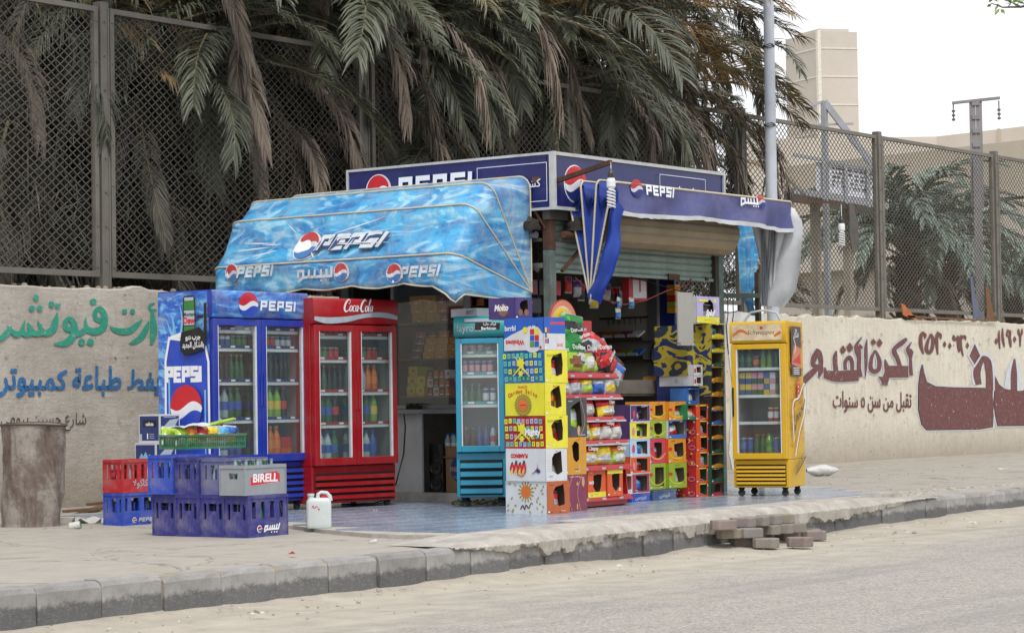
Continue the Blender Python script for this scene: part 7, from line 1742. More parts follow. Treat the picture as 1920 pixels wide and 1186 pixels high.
def display_box(label, w, d, h, mf, ms, pos, rz, hole='square', bag=None, front=None, side=None, seed=0, group='snack display boxes stacked at the stall front', mt=None):
    t = thing('display_box', label, 'display box', pos, rz, group); b = MB(); th = .005; rr = random.Random(seed)
    H_ = [(w * (x + rr.uniform(-.03, .03)), h * (y + rr.uniform(-.03, .03))) for x, y in HOLES[hole]]
    cx_ = sum(p[0] for p in H_) / len(H_); cz_ = sum(p[1] for p in H_) / len(H_)
    # front: ring between the outer edge and the torn hole
    def outer(p):
        dx, dz = p[0] - cx_, p[1] - cz_; k = 1e9
        if dx > 1e-9: k = min(k, (w - cx_) / dx)
        if dx < -1e-9: k = min(k, -cx_ / dx)
        if dz > 1e-9: k = min(k, (h - cz_) / dz)
        if dz < -1e-9: k = min(k, -cz_ / dz)
        return (cx_ + dx * k, cz_ + dz * k)
    pts = sorted(H_, key=lambda p: math.atan2(p[1] - cz_, p[0] - cx_))
    allp = []
    for i, p in enumerate(pts):
        allp.append((p, outer(p))); q = pts[(i + 1) % len(pts)]; a0 = math.atan2(p[1] - cz_, p[0] - cx_); a1 = math.atan2(q[1] - cz_, q[0] - cx_)
        if a1 < a0: a1 += 2 * PI
        for c in ((0, 0), (w, 0), (w, h), (0, h)):
            ac = math.atan2(c[1] - cz_, c[0] - cx_)
            while ac < a0: ac += 2 * PI
            if a0 < ac < a1: f = (ac - a0) / (a1 - a0); allp.append(((p[0] + (q[0] - p[0]) * f, p[1] + (q[1] - p[1]) * f), c))
    allp.sort(key=lambda pq: math.atan2(pq[1][1] - cz_, pq[1][0] - cx_)); n = len(allp); vs = []
    for a, c in allp: vs += [(a[0], 0, a[1]), (c[0], 0, c[1]), (a[0], th, a[1])]
    fs = []; fe = []
    for i in range(n): j = (i + 1) % n; fs.append((3 * i, 3 * i + 1, 3 * j + 1, 3 * j)); fe.append((3 * i, 3 * j, 3 * j + 2, 3 * i + 2))
    b.add(vs, fs, mf); b.add(vs, fe, INN)
    b.box(0, th, 0, th, d, h, ms); b.box(w - th, th, 0, w, d, h, ms); b.box(th, d - th, 0, w - th, d, h, ms); b.box(th, th, 0, w - th, d - th, th, mf); b.box(th, th, h - th, w - th, d - th, h, mt or mf)
    b.box(th + .001, th + .02, th + .001, th + .003, d - th - .001, h - th - .001, INN); b.box(w - th - .003, th + .02, th + .001, w - th - .001, d - th - .001, h - th - .001, INN); b.box(th + .003, d - th - .003, th + .001, w - th - .003, d - th - .001, h - th - .001, INN)
    b.build('box_body', t)
    A = Art(); r3 = random.Random(seed * 7 + int(w * 1e4))
    for q in range(r3.randint(3, 6)): x_ = w * r3.uniform(.03, .75); y_ = h * r3.choice((.05, .08, .11, .14, .88, .91, .94)); A.rect(x_, y_, x_ + w * r3.uniform(.08, .22), y_ + .0035, r3.choice((WHT, BLK, RED)))
    A.rect(w * .03, h * .05, w * .05 + .02, h * .05 + .012, WHT)
    A.place(plane_map((0, 0, 0), (1, 0, 0), (0, 0, 1), (0, -1, 0)), 'fine_print', t, lift=.0008)
    if front: A = Art(); front(A, w, h); A.place(plane_map((0, 0, 0), (1, 0, 0), (0, 0, 1), (0, -1, 0)), 'front_print', t)
    if side: A = Art(); side(A, d, h); A.place(plane_map((0, d, 0), (0, -1, 0), (0, 0, 1), (-1, 0, 0)), 'side_print', t)
    if bag:
        M = Matrix.Translation(Vector(pos)) @ Matrix.Rotation(rz, 4, 'Z')
        for k, c in enumerate(bag):
            p = M @ Vector((cx_ + (k - (len(bag) - 1) / 2) * w * .26, .055 + .03 * k, .006))
            snack(c[0], c[1], c[2] if len(c) > 2 else None, p, rz + rr.uniform(-.3, .3), c[0] + ' and ' + c[1] + ' packet inside the ' + label, tilt=rr.uniform(.05, .25), w=w * .5, h=h * .72, th=min(.04, d * .2), seed=k, roll=rr.uniform(-.2, .2))
    return t
def frame_art(bc, txt=None, blob=None):
    def f(A, w, h):
        A.rect(0, 0, w, .006, bc); A.rect(0, h - .006, w, h, bc); A.rect(0, 0, .006, h, bc); A.rect(w - .006, 0, w, h, bc)
        if blob: A.disc(w * .18, h * .45, min(w, h) * .15, blob, 14, ry=h * .24)
        if txt: A.text(txt, w * .18, h * .75, h * .09, WHT, sx=.8)
    return f
# tall pile of printed cartons in front of the corner
rzs = R(-5); cD, cW = .45, .275
V0 = gz(1025, 964, FZ)
sx_, sy_ = math.cos(rzs), math.sin(rzs)
topz = on(1022, 594, 2, 0)  # unused reference
ztop = on(1025, 594, 1, V0.y).z; hh = (ztop - FZ) / 6
YL = CM['lemon']; GR2 = mat('print_leaf_green', '#4a8a3c', .5); ORB = mat('print_sun_orange', '#cf6a24', .5); OLV = mat('print_olive', '#8a8a2a', .5); TQ = mat('print_turquoise', '#57b6a8', .5); LIL = mat('print_lilac', '#9db0dc', .5); PK2 = mat('print_pink', '#cf7f9a', .5)
def art_win(A, d, h):
    A.rect(0, 0, d, h * .36, CM['white']); A.disc(d * .72, h * .34, d * .26, CM['white'], 24, ry=h * .42); A.shape([(0, h * .36), (d * .2, h * .5), (d * .5, h * .66), (d, h * .5), (d, h * .3), (0, h * .3)], CM['white'])
    A.text('bırrbl', d * .16, h * .62, h * .16, WHT, bold=.02, sx=.9); A.text('Windows', d * .28, h * .17, h * .15, RED, bold=.04, flip=True, sx=.9)
    x0, y0, s = d * .66, h * .28, h * .19
    for (i, j, m_) in ((0, 1, RED), (1, 1, YL), (0, 0, PBL), (1, 0, RED), (0, -1, GR2), (1, -1, PBL)): A.shape([(x0 + i * s, y0 + j * s), (x0 + i * s + s * .9, y0 + j * s + s * .05), (x0 + i * s + s * .9, y0 + j * s + s * .95), (x0 + i * s, y0 + j * s + s * .9)], m_)
    A.disc(d * .54, h * .62, h * .10, YL); A.brush([(x0 + s * .4, h * .72, .012), (x0 + s * .2, h * .82, .006)], CM['purple']); A.brush([(x0 + s * 1.3, h * .72, .012), (x0 + s * 1.6, h * .82, .006)], CM['purple']); A.disc(d * .92, h * .08, .012, RED)
def art_winf(A, w, h):
    A.rect(0, h * .5, w, h, PBL); A.rect(w * .3, h * .78, w, h * .86, CM['pinkred']); A.rect(0, 0, w, h * .5, CM['white']); A.text('bırrbl', w * .74, h * .1, h * .12, RED, bold=.02, sx=.7)
    for i in range(2):
        for j in range(3): A.rect(w * (.04 + .10 * i), h * (.2 + .17 * j), w * (.12 + .10 * i), h * (.34 + .17 * j), (RED, PBL, YL)[(i + j) % 3])
def art_grid(bgm, seed):
    def f(A, d, h):
        rr = random.Random(seed); cols = [TQ, LIL, YL, GR2, PK2 if seed == 4 else TQ, LIL if seed != 4 else YL]
        for j in range(4):
            for i in range(9): x = d * (.03 + .107 * i); y = h * (.06 + .235 * j) + rr.uniform(-.003, .003); A.rect(x, y, x + d * .078, y + h * .15, rr.choice(cols)); A.disc(x + d * .039, y + h * .075, h * .035, GR2 if rr.random() < .5 else TQ, 6)
        star(A, d * .47, h * .62, h * .20, 7, YL, .6); A.brush([(d * .47, h * .5, .02), (d * .36, h * .34, .012), (d * .28, h * .22, .008)], YL); A.brush([(d * .47, h * .5, .02), (d * .6, h * .34, .012), (d * .68, h * .2, .008)], YL); star(A, d * .47, h * .3, h * .12, 6, YL, .6); A.brush([(d * .40, h * .7, .012), (d * .33, h * .82, .006)], YL)
        if seed == 4: A.text('Mighty', d * .74, h * .42, h * .18, WHT, bold=.05, sx=.9)
    return f
def art_grid_f(A, w, h):
    for k in range(4): A.rect(w * .08, h * (.86 - .02 * k), w * (.5 + .1 * (k % 2)), h * (.866 - .02 * k), OLV)
def art_salsa(A, d, h):
    A.text('SNACK', d * .45, h * .84, h * .085, RED, bold=.01); 
    for i, ch in enumerate('Garden Salsa'):
        t = (i - 5.5) / 5.5; A.text(ch, d * .45 + t * d * .34, h * (.70 - .13 * t * t), h * .13, RED, bold=.02, sx=.9)
    star(A, d * .46, h * .33, h * .36, 22, OLV, .84); A.disc(d * .46, h * .33, h * .29, mat('print_mustard', '#a8862a', .5), 24); A.disc(d * .46, h * .33, h * .22, GR2, 24); A.disc(d * .46, h * .33, h * .19, ORB, 24); A.rect(d * .38, h * .31, d * .54, h * .35, RED)
def art_salsa_f(A, w, h):
    A.text('Garden', w * .5, h * .86, h * .07, RED, sx=.8)
    for k in range(4): A.rect(w * .05, h * (.2 + .07 * k), w * .25, h * (.205 + .07 * k), OLV)
def art_flam(A, d, h):
    A.text('FLAMENCO', d * .34, h * .72, h * .11, RED, bold=.07, flip=True, sx=.85)
    for i, x in enumerate((.16, .26, .36, .46)):
        x *= d; s = 1 if i % 2 else .9
        A.brush([(x - .012, h * .26, .012), (x - .016, h * .40, .022), (x, h * .56 * s, .020), (x + .016, h * .42, .020), (x + .014, h * .24, .012)], RED); A.brush([(x - .012, h * .20, .010), (x - .01, h * .3, .014), (x + .004, h * .36, .012)], YL); A.brush([(x - .01, h * .50, .01), (x + .002, h * .62 * s, .016), (x + .012, h * .54, .01)], P_BLK)
    A.brush([(d * .28, h * .22, .01), (d * .4, h * .16, .014), (d * .48, h * .26, .01)], ORB); A.brush([(d * .66, h * .22, .006), (d * .74, h * .30, .008), (d * .80, h * .36, .03), (d * .78, h * .28, .02)], CM['purple']); A.brush([(d * .86, h * .34, .03), (d * .80, h * .27, .02)], PDB); A.brush([(d * .80, h * .4, .006), (d * .81, h * .52, .004)], RED)
def art_thin(A, w, h):
    for k in range(5): A.rect(w * .08, h * (.3 + .08 * k), w * .24, h * (.304 + .08 * k), P_BLK)
def art_sun(A, d, h):
    rr = random.Random(5)
    for i in range(15):
        a = 2 * PI * i / 15; A.brush([(d * .50 + h * .2 * math.cos(a), h * .68 + h * .2 * math.sin(a), .012), (d * .50 + h * .33 * math.cos(a), h * .68 + h * .33 * math.sin(a), .014)], OLV)
    A.disc(d * .5, h * .68, h * .2, ORB, 20)
    for i in range(26):
        x, y = rr.uniform(.05, .95) * d, rr.uniform(.06, .94) * h
        if abs(x - d * .5) < d * .2 and abs(y - h * .6) < h * .42: continue
        a = rr.uniform(0, PI); A.brush([(x - .012 * math.cos(a), y - .012 * math.sin(a), .011), (x + .012 * math.cos(a), y + .012 * math.sin(a), .011)], OLV)
    A.brush([(d * .36, h * .14, .01), (d * .42, h * .26, .012), (d * .46, h * .14, .010), (d * .50, h * .28, .012), (d * .56, h * .18, .01), (d * .62, h * .34, .008), (d * .66, h * .3, .006)], P_BLK)
stA = [('white carton with an orange sun and scattered dashes, lowest of the tall pile at the corner', CM['rust'], CM['white'], art_sun, None, [('red', 'silver'), ('brown', 'red')], .03),
       ('white carton with flame lettering, second lowest of the tall pile', CM['white'], CM['white'], art_flam, art_thin, [('red', 'silver'), ('brown', 'silver')], -.005),
       ('red carton with rows of small squares in the middle of the tall pile', YL, CM['red'], art_grid(CM['red'], 4), art_grid_f, [('orange', 'brown'), ('brown', 'red')], .012),
       ('yellow carton with a sun drawing, third from the top of the tall pile', YL, YL, art_salsa, art_salsa_f, [('orange', 'brown'), ('orange', 'yellow')], .0),
       ('blue carton with rows of small squares, second from the top of the tall pile', YL, CM['blue'], art_grid(CM['blue'], 3), art_grid_f, [('red', 'white'), ('brown', 'red')], .02),
       ('blue and white carton with coloured panes, top of the tall pile', PBL, PBL, art_win, art_winf, [('cyan', 'silver')], .0)]
for k, (lb, mf, ms, sa, fa, bg_, dx) in enumerate(stA):
    r_ = rzs + R([0, .5, -.8, .3, -1.2, .6][k]); dd_ = cD + [0.02, 0, .02, 0, .03, 0][k]
    display_box(lb, cW + abs(dx) * .6, dd_, hh - .001, mf, ms, (V0.x + dx * .3, V0.y, FZ + hh * k), r_, 'torn', bg_, fa, sa, seed=k, group='tall pile of snack cartons at the stall corner')
# box on top and box on the cooler
CHOC = mat('print_choc', '#7d5a48', .5)
def art_mollo(A, d, h): A.disc(d * .55, h * .42, h * .32, CHOC, 18, ry=h * .3); A.text('Molto', d * .48, h * .40, h * .28, WHT, bold=.04, shear=.2, sx=.9)
def art_mollo_f(A, w, h): A.disc(w * .3, h * .3, h * .16, CHOC); A.disc(w * .65, h * .3, h * .16, CHOC)
display_box('dark purple biscuit box set back on top of the tall pile', .22, .31, .185, CM['mollo'], CM['mollo'], (V0.x + .16, V0.y + .42, ztop + .002), rzs, 'torn', None, art_mollo_f, art_mollo, group='boxes on top of the pile and cooler')
qb = MTl @ Vector((-.03, .12, 1.748)); carton('carton', 'white cardboard box lying on the roof of the turquoise cooler', .16, .34, .075, (CM['white'], CM['white'], CM['white']), tuple(qb), rzT + R(50), None, lambda A, d, h: A.text('BEST', d * .75, h * .3, h * .45, P_BLK, bold=.01), group='boxes on top of the pile and cooler')
# column of upright boxes between pile and rack
yP = V0.y + .10; xa = on(1060, 900, 1, yP).x; xb = on(1100, 900, 1, yP).x; wq = xb - xa
zz = [on(1080, y, 1, yP).z for y in (957, 889, 819, 745)]; zz[0] = FZ
def art_curve(m_, m2):
    def f(A, w, h):
        A.brush([(w * .3, 0, .006), (w * .12, h * .5, .006), (w * .35, h, .006)], m_); A.brush([(w * .7, 0, .006), (w * .55, h * .5, .006), (w * .75, h * .98, .006)], m_); A.disc(w * .82, h * .80, .022, m2, 12, ry=.045); star(A, w * .55, h * .75, .022, 5, m2); A.rect(w * .5, h * .05, w * .56, h * .2, m2)
    return f
BEI = mat('print_beige', '#c49a78', .5)
display_box('maroon box standing upright on the floor between the pile and the red rack', wq, .30, zz[1] - zz[0] - .001, CM['maroon'], CM['maroon'], (xa, yP, zz[0]), 0, 'oval' if False else 'slot', None, art_curve(BEI, BEI), None, 1, group='upright boxes between the pile and the rack')
o = [c for c in bpy.data.objects if c.name.startswith('display_box') and c.parent is None][-1]
for ch in list(o.children):
    if ch.name.startswith('box_body'):
        b = MB(); b.box(0, 0, 0, wq, .30, zz[1] - zz[0] - .002, CM['maroon']); ch.data = b.mesh('box_body')
display_box('golden box with an oval opening, middle of the three upright boxes', wq, .30, zz[2] - zz[1] - .001, CM['gold'], CM['gold'], (xa, yP, zz[1]), 0, 'oval', None, lambda A, w, h: (A.brush([(w * .8, 0, .005), (w * .9, h, .005)], BEI), A.rect(w * .6, h * .05, w * .66, h * .28, BEI)), None, 2, group='upright boxes between the pile and the rack')
display_box('charcoal box with a torn opening, highest of the three upright boxes', wq + .02, .30, zz[3] - zz[2] - .001, CM['dkgrey'], CM['dkgrey'], (xa, yP, zz[2]), 0, 'torn', [('silver', 'lime')], lambda A, w, h: (A.disc(w * .62, h * .16, .022, BEI, 12, ry=.045), A.brush([(w * .66, 0, .005), (w * .9, h * .4, .005), (w * .7, h, .005)], BEI)), None, 3, group='upright boxes between the pile and the rack')
# red wire rack of crisps
RKM = mat('rack_red', '#a81c24', .4, var=.1, dirt=.2); 
yR = V0.y + .36
xl = on(1066, 880, 1, yR).x; x_r = on(1180, 880, 1, yR).x; rw = x_r - xl
rk_ = thing('display_rack', 'red metal rack of snack bags with stepped shelves and round header', 'display rack', (xl, yR, FZ), R(2))
lv_px = [(933, 0, .0), (876, 0, .0), (829, .03, .02), (785, .06, .04), (743, .09, .06), (703, .13, .08)]
levels = []
for k, (py_, back, _) in enumerate(lv_px):
    z = on(1120, py_, 1, yR + back).z - FZ; levels.append((z, back))
b = MB()
for s_ in (0, 1):
    x = 0.002 if s_ == 0 else rw - .016
    prof = [(-.02, levels[0][0]), (-.0, levels[1][0]), (levels[2][1] + .04, levels[2][0]), (levels[3][1] + .08, levels[3][0]), (levels[4][1] + .10, levels[4][0]), (levels[5][1] + .14, levels[5][0]), (.34, levels[5][0]), (.34, levels[0][0])]
    b.prism(prof, x, x + .014, RKM, axis=0)
b.build('side_panel', rk_)
for k, (z, back) in enumerate(levels):
    b = MB(); b.box(-.01, back - .03, z, rw + .01, .335, z + .006, RKM); b.add([(-.012, back - .06, z - .022 - .01 * (k > 3)), (rw + .012, back - .06, z - .022 - .01 * (k > 3)), (rw + .012, back - .03, z + .02), (-.012, back - .03, z + .02)], [(0, 1, 2, 3)], RKM); b.add([(-.012, back - .063, z - .026), (rw + .012, back - .063, z - .026), (rw + .012, back - .0601, z - .012), (-.012, back - .0601, z - .012)], [(0, 1, 2, 3)], SILV if k in (2, 3, 4) else RKM)
    for q in range(3): xx = rw * (.2 + .3 * q); b.box(xx - .03, back - .064, z - .016, xx + .03, back - .0635, z + .002, SILV)
    b.build('shelf', rk_)
b = MB(); b.box(0, .341, levels[0][0], rw, .35, levels[5][0] + .1, RKM); b.build('back_panel', rk_)
b = MB(); b.box(.02, -.02, levels[0][0] - .07, rw - .02, -.005, levels[0][0] - .0, RKM); b.box(.03, 0, 0, .06, .3, .03, DRK); b.box(rw - .06, 0, 0, rw - .03, .3, .03, DRK); b.box(.03, .1, .03, .06, .13, levels[0][0], DRK); b.box(rw - .06, .1, .03, rw - .03, .13, levels[0][0], DRK); b.build('foot', rk_)
hx = on(1062, 610, 1, yR + .33); hr_ = on(1098, 600, 1, yR + .33).x - hx.x
zh = hx.z - FZ; b = MB(); cxh = hx.x - xl; nseg = 26; yb_ = .30
b.lathe([(0, yb_ + .012, RKM), (.235, yb_ + .012, RKM), (.235, yb_, RKM), (0, yb_, RKM)], 28, (cxh - .06, 0, zh + .0), 'y')
bx1 = on(1113, 620, 1, yR + .33).x - xl; b.box(cxh, yb_ + .013, levels[5][0] + .05, bx1, yb_ + .025, on(1100, 601, 1, yR + .33).z - FZ, RKM); hdp = b.build('header_board', rk_)
A = Art(); A.disc(0, 0, .225, PNK, 28); A.disc(-.01, -.02, .195, CREAM, 28); A.disc(-.02, .02, .16, mat('print_sun_yellow', '#d8b62c', .5), 28, ry=.14); A.brush([(-.2, -.02, .06), (-.1, .02, .08), (.06, -.02, .08), (.2, .0, .04)], RED); A.shape([(-.21, -.05), (.22, -.05), (.16, -.155), (-.16, -.155)], RED); A.text('ﻲﺴﺒﻴﺷ', .05, -.11, .10, WHT, bold=.03); A.place(plane_map((cxh - .06, yb_, zh), (1, 0, 0), (0, 0, 1), (0, -1, 0)), 'header_print', hdp)
Mr = Matrix.Translation(Vector((xl, yR, FZ))) @ Matrix.Rotation(R(2), 4, 'Z')
rr = random.Random(31)
shelf_bags = {1: [('red', 'yellow', 'white', 'Chipsy'), ('yellow', 'yellow', 'silver', None), ('orange', 'lime', 'white', 'Chipsy')], 2: [('yellow', 'lime', 'white', None), ('red', 'yellow', 'white', None), ('red', 'white', 'white', 'Chipsy'), ('red', 'white', None, None)], 3: [('red', 'silver', 'white', None), ('red', 'yellow', 'white', 'Chipsy')], 4: [('lime', 'white', None, None), ('red', 'silver', None, None), ('yellow', 'silver', 'lime', None), ('silver', 'blue', None, None), ('silver', 'white', 'yellow', None)], 5: [('green', 'green', 'white', 'Doritos'), ('green', 'lime', 'brown', 'Doritos'), ('magenta', 'lime', 'white', 'Chipsy'), ('red', 'black', 'red', 'Doritos')]}
ordn = ['first', 'second', 'third', 'fourth', 'fifth', 'sixth']; lvn = {1: 'lowest', 2: 'second lowest', 3: 'middle', 4: 'second highest', 5: 'top'}
for k, bs in shelf_bags.items():
    z, back = levels[k]; nxt = (levels[k + 1][0] - z) if k < 5 else .34
    n_ = len(bs); wb = min(.33, (rw - .03) / n_ * 1.04); hb = min(.34, nxt * 1.0)
    vis0 = .28 if k < 4 else 0
    for i, (a, c, p_, wd_) in enumerate(bs):
        for row in range(2):
            if row and rr.random() < .3: a, c = rr.choice([('red', 'white'), ('yellow', 'silver'), ('orange', 'yellow')])
            x = rw * vis0 + (rw * (1 - vis0)) * (i + .5) / n_
            wb2 = (rw * (1 - vis0)) / n_ * 1.06
            p = Mr @ Vector((x + rr.uniform(-.01, .01), back + .04 + .10 * row, z + .008)); 
            snack(a, c, p_, p, R(2) + rr.uniform(-.15, .15), a + ' and ' + c + ' bag, ' + ordn[i] + ' on the ' + lvn[k] + ' shelf of the red rack' + (', behind another' if row else ''), tilt=.16, w=min(wb2 * 1.05, .33), h=hb * rr.uniform(.86, 1.02), th=.075, seed=i % 4, word=wd_ if row == 0 else None, roll=rr.uniform(-.06, .06))
# heap on top
for i, (x_, y_, a, c, p_, wd_, rl) in enumerate([(1088, 672, 'green', 'green', 'white', 'Doritos', .1), (1080, 640, 'green', 'green', None, 'Doritos', -.1), (1074, 618, 'green', 'black', None, None, .2), (1098, 650, 'red', 'silver', 'black', 'Doritos', -.3), (1104, 668, 'red', 'black', None, None, .3), (1118, 690, 'magenta', 'lime', None, 'Chipsy', .15), (1150, 682, 'red', 'black', 'red', 'Doritos', -.6), (1132, 698, 'yellow', 'black', None, None, .2)]):
    p = on(x_, y_ + 14, 1, yR + .17 + .02 * (i % 3)); snack(a, c, p_, p, rr.uniform(-.3, .3), a + ' and ' + c + ' snack bag, ' + (ordn + ['seventh', 'eighth'])[i] + ' in the heap crowning the red rack', tilt=.25, w=.26, h=.22, th=.055, seed=i % 4, word=wd_, roll=rl)
for i, (x_, y_, a, c) in enumerate([(1070, 652, 'green', 'lime'), (1092, 632, 'green', 'red'), (1112, 650, 'red', 'silver'), (1126, 672, 'red', 'orange'), (1066, 690, 'green', 'blue'), (1160, 694, 'black', 'red'), (1100, 694, 'orange', 'yellow'), (1144, 700, 'blue', 'silver')]):
    p = on(x_, y_ + 14, 1, yR + .22); snack(a, c, None, p, rr.uniform(-.5, .5), a + ' and ' + c + ' packet, ' + (ordn + ['seventh', 'eighth'])[i] + ' wedged behind the heap on the red rack', tilt=.2, w=.2, h=.2, th=.05, seed=i % 4, roll=rr.uniform(-.7, .7))
for i in range(9):
    px_ = 1066 + 12 * i + (i % 2) * 5; py_ = 536 + (i * 37) % 30; a, c = [('maroon', 'red'), ('purple', 'silver'), ('red', 'black'), ('blue', 'white'), ('brown', 'yellow')][i % 5]
    if a == 'maroon': a = 'magenta'
    p = on(px_, py_ + 14, 1, KY + .5); snack(a, c, None, p, rr.uniform(-.4, .4), a + ' and ' + c + ' packet, ' + (ordn + ['seventh', 'eighth', 'ninth'])[i] + ' hung in shade behind the pleated awning end', tilt=0, w=.12, h=.17, th=.025, seed=i % 4)
# rack bottom: two open orange boxes
zb0 = levels[0][0] + FZ; hb0 = levels[1][0] - levels[0][0] - .03
for (xa_, xb_, lb, ct) in ((1100, 1136, 'orange karate snack box with open window at the foot of the red rack, nearer one', None), (1137, 1168, 'orange snack box with open window at the foot of the red rack, farther one', None)):
    x0 = on(xa_, 900, 1, yR - .02).x; x1 = on(xb_, 900, 1, yR - .02).x; 
    display_box(lb.replace('karate ', ''), x1 - x0 - .004, .22, hb0, CM['orange'], CM['orange'], (x0, yR - .03, zb0 + .008), R(2), 'round', None, (lambda A, w, h: (A.rect(0, 0, w, h * .2, YL), A.text('KARATE', w * .2, h * .5, h * .10, WHT, bold=.05, sx=.6))) if xa_ == 1100 else (lambda A, w, h: (A.rect(0, h * .84, w, h, YL), A.text('EXC', w * .8, h * .2, h * .10, WHT, bold=.05, sx=.6))), None, xa_, group='open snack boxes at the foot of the rack')
# columns of open boxes to the right of the rack
def px_box(l, t_, r_, b_, Y, depth, label, mf, ms, hole, bag=None, front=None, side=None, rz=0.0, seed=0, zfloor=None, group='snack display boxes stacked at the stall front'):
    x0 = on(l, (t_ + b_) / 2, 1, Y).x; x1 = on(r_, (t_ + b_) / 2, 1, Y).x; xm = (l + r_) / 2
    z0 = on(xm, b_, 1, Y).z if zfloor is None else zfloor; z1 = on(xm, t_, 1, Y).z
    display_box(label, x1 - x0 - .004, depth, z1 - z0 - .002, mf, ms, (x0, Y, z0), rz, hole, bag, front, side, seed, group); return z1
Y1 = 12.64
def stackcol(xs_, rows, Y, depth, rz=0.0, floor=None, hole=None):
    l, r_ = xs_; prev = on((l + r_) / 2, rows[-1][1], 1, Y).z if floor is None else floor
    for (t_, b_, lb, mf, ms, hl, bag, fr, sd) in reversed(rows):
        z1 = on((l + r_) / 2, t_, 1, Y).z; x0 = on(l, t_, 1, Y).x; x1 = on(r_, t_, 1, Y).x
        display_box(lb, x1 - x0 - .004 + .006 * ((int(t_) % 3) - 1), depth, z1 - prev - .0015, mf, ms, (x0 + .004 * ((int(b_) % 3) - 1), Y, prev), rz + R((int(t_ * 7) % 3 - 1) * .8), hl, bag, fr, sd, int(t_)); prev = z1
W_A = frame_art(CM['white'])
def fa(bc, blob): return frame_art(bc, None, blob)
stackcol((1181, 1222), [(758, 790, 'purple box with white edge, topmost beside the red rack', CM['purple'], CM['purple'], 'slot', [('purple', 'white'), ('purple', 'black')], fa(CM['white'], CM['pinkred']), None),
    (790, 822, 'yellow box with white edge, second from the top beside the red rack', YL, CM['purple'], 'slot', [('lime', 'black'), ('lime', 'white')], fa(CM['white'], PK2), None),
    (822, 855, 'pale blue box with white edge, middle one beside the red rack', CM['ltblue'], CM['ltblue'], 'slot', [('cyan', 'blue'), ('cyan', 'white')], fa(CM['white'], CM['pinkred']), None),
    (855, 887, 'orange box with white edge, second from the bottom beside the red rack', CM['orange'], CM['orange'], 'slot', [('white', 'brown'), ('silver', 'red')], fa(CM['white'], PK2), None),
    (887, 924, 'magenta box with white edge, lowest beside the red rack', CM['magenta'], CM['magenta'], 'slot', [('cyan', 'blue')], fa(CM['white'], None), None)], Y1, .30, R(3))
px_box(1167, 888, 1186, 926, Y1 - .10, .08, 'small torn white and orange box leaning before the magenta box', CM['white'], CM['orange'], 'wide', [('blue', 'white')], None, None, seed=3)
AC = lambda bc, t_=None: (lambda A, w, h: (A.brush([(0, h * .42, .006), (w * .3, h * .2, .008), (w * .7, h * .2, .008), (w, h * .42, .006)], YL), A.rect(w * .02, h * .52, w * .2, h * .64, RED)))
stackcol((1217, 1252), [(752, 787, 'amber open box in the top row of the inner column', CM['amber'], CM['amber'], 'square', None, AC(0), None), (787, 821, 'green open box in the second row of the inner column', CM['green'], CM['green'], 'round', None, AC(0), None), (821, 868, 'pink red open box in the third row of the inner column', CM['pinkred'], CM['pinkred'], 'round', [('silver', 'red')], AC(0), None), (868, 917, 'green open box in the lowest row of the inner column', CM['green'], CM['green'], 'slot', None, AC(0), None)], Y1 + .06, .26, R(4))
stackcol((1253, 1291), [(752, 787, 'amber open box in the top row of the outer column', CM['amber'], CM['amber'], 'square', [('red', 'white')], AC(0), None), (787, 821, 'white and blue open box in the second row of the outer column', CM['blue'], CM['white'], 'wide', [('white', 'red')], None, None), (821, 867, 'orange open box with small dark window in the third row of the outer column', CM['amber'], CM['orange'], 'square', [('black', 'white')], AC(0), None), (867, 914, 'green open box in the lowest row of the outer column', CM['green'], CM['green'], 'square', [('silver', 'white')], AC(0), None)], Y1 + .06, .26, R(4))
# boxes resting on two low blue crates
for (l, r_, t_, b_, lb, cm_) in ((1186, 1223, 924, 943, 'low blue crate under the white edged boxes', CRB2), (1226, 1274, 917, 941, 'low slate blue crate under the green boxes', plastic('crate_slate', '#35507c'))):
    x0 = on(l, b_, 1, Y1).x; x1 = on(r_, b_, 1, Y1).x; z1 = on((l + r_) / 2, t_, 1, Y1).z
    t = thing('low_crate', lb, 'crate', (x0, Y1 + .01, FZ), R(3)); b = MB(); b.box(0, 0, 0, x1 - x0, .28, z1 - FZ - .003, cm_); b.build('crate_body', t, bevel=.004)
    b = MB(); b.box(-.004, -.004, z1 - FZ - .02, x1 - x0 + .004, 0, z1 - FZ - .004, cm_); b.box(-.004, -.004, 0, x1 - x0 + .004, -.0, .012, cm_); b.build('crate_rim', t)
    A = Art(); A.text('ﻲﺴﺒﻴﺷ', (x1 - x0) / 2, (z1 - FZ) * .3, .045, SILV, bold=.03); A.place(plane_map((0, 0, 0), (1, 0, 0), (0, 0, 1), (0, -1, 0)), 'crate_print', t)
# red column
def spots(A, d, h):
    rr = random.Random(int(h * 1e5) % 97)
    for k in range(9): A.disc(d * rr.uniform(.1, .95), h * rr.uniform(.1, .9), rr.uniform(.006, .014), rr.choice((WHT, CM['yellow'], CM['gold'], CM['black'])), 7)
    A.ring(d * .8, h * .25, .035, .007, PK2, 14, ry=.02)
def spotf(A, w, h): A.ring(w * .4, h * .12, .045, .007, PK2, 14, ry=.014); A.disc(w * .93, h * .8, .01, WHT, 7); A.rect(w * .3, h * .88, w * .8, h * .95, YL)
rows = [(757 + 29.4 * k, 757 + 29.4 * (k + 1), 'red and orange open box, ' + ['topmost', 'second from the top', 'third from the top', 'third from the floor', 'second from the floor', 'lowest'][k] + ' in the red column', CM['orange'], CM['red'], 'slot', [('white', 'silver')] if k in (1, 3) else None, spotf, spots) for k in range(6)]
stackcol((1305, 1332), rows, Y1 + .04, .24, R(4), floor=FZ)
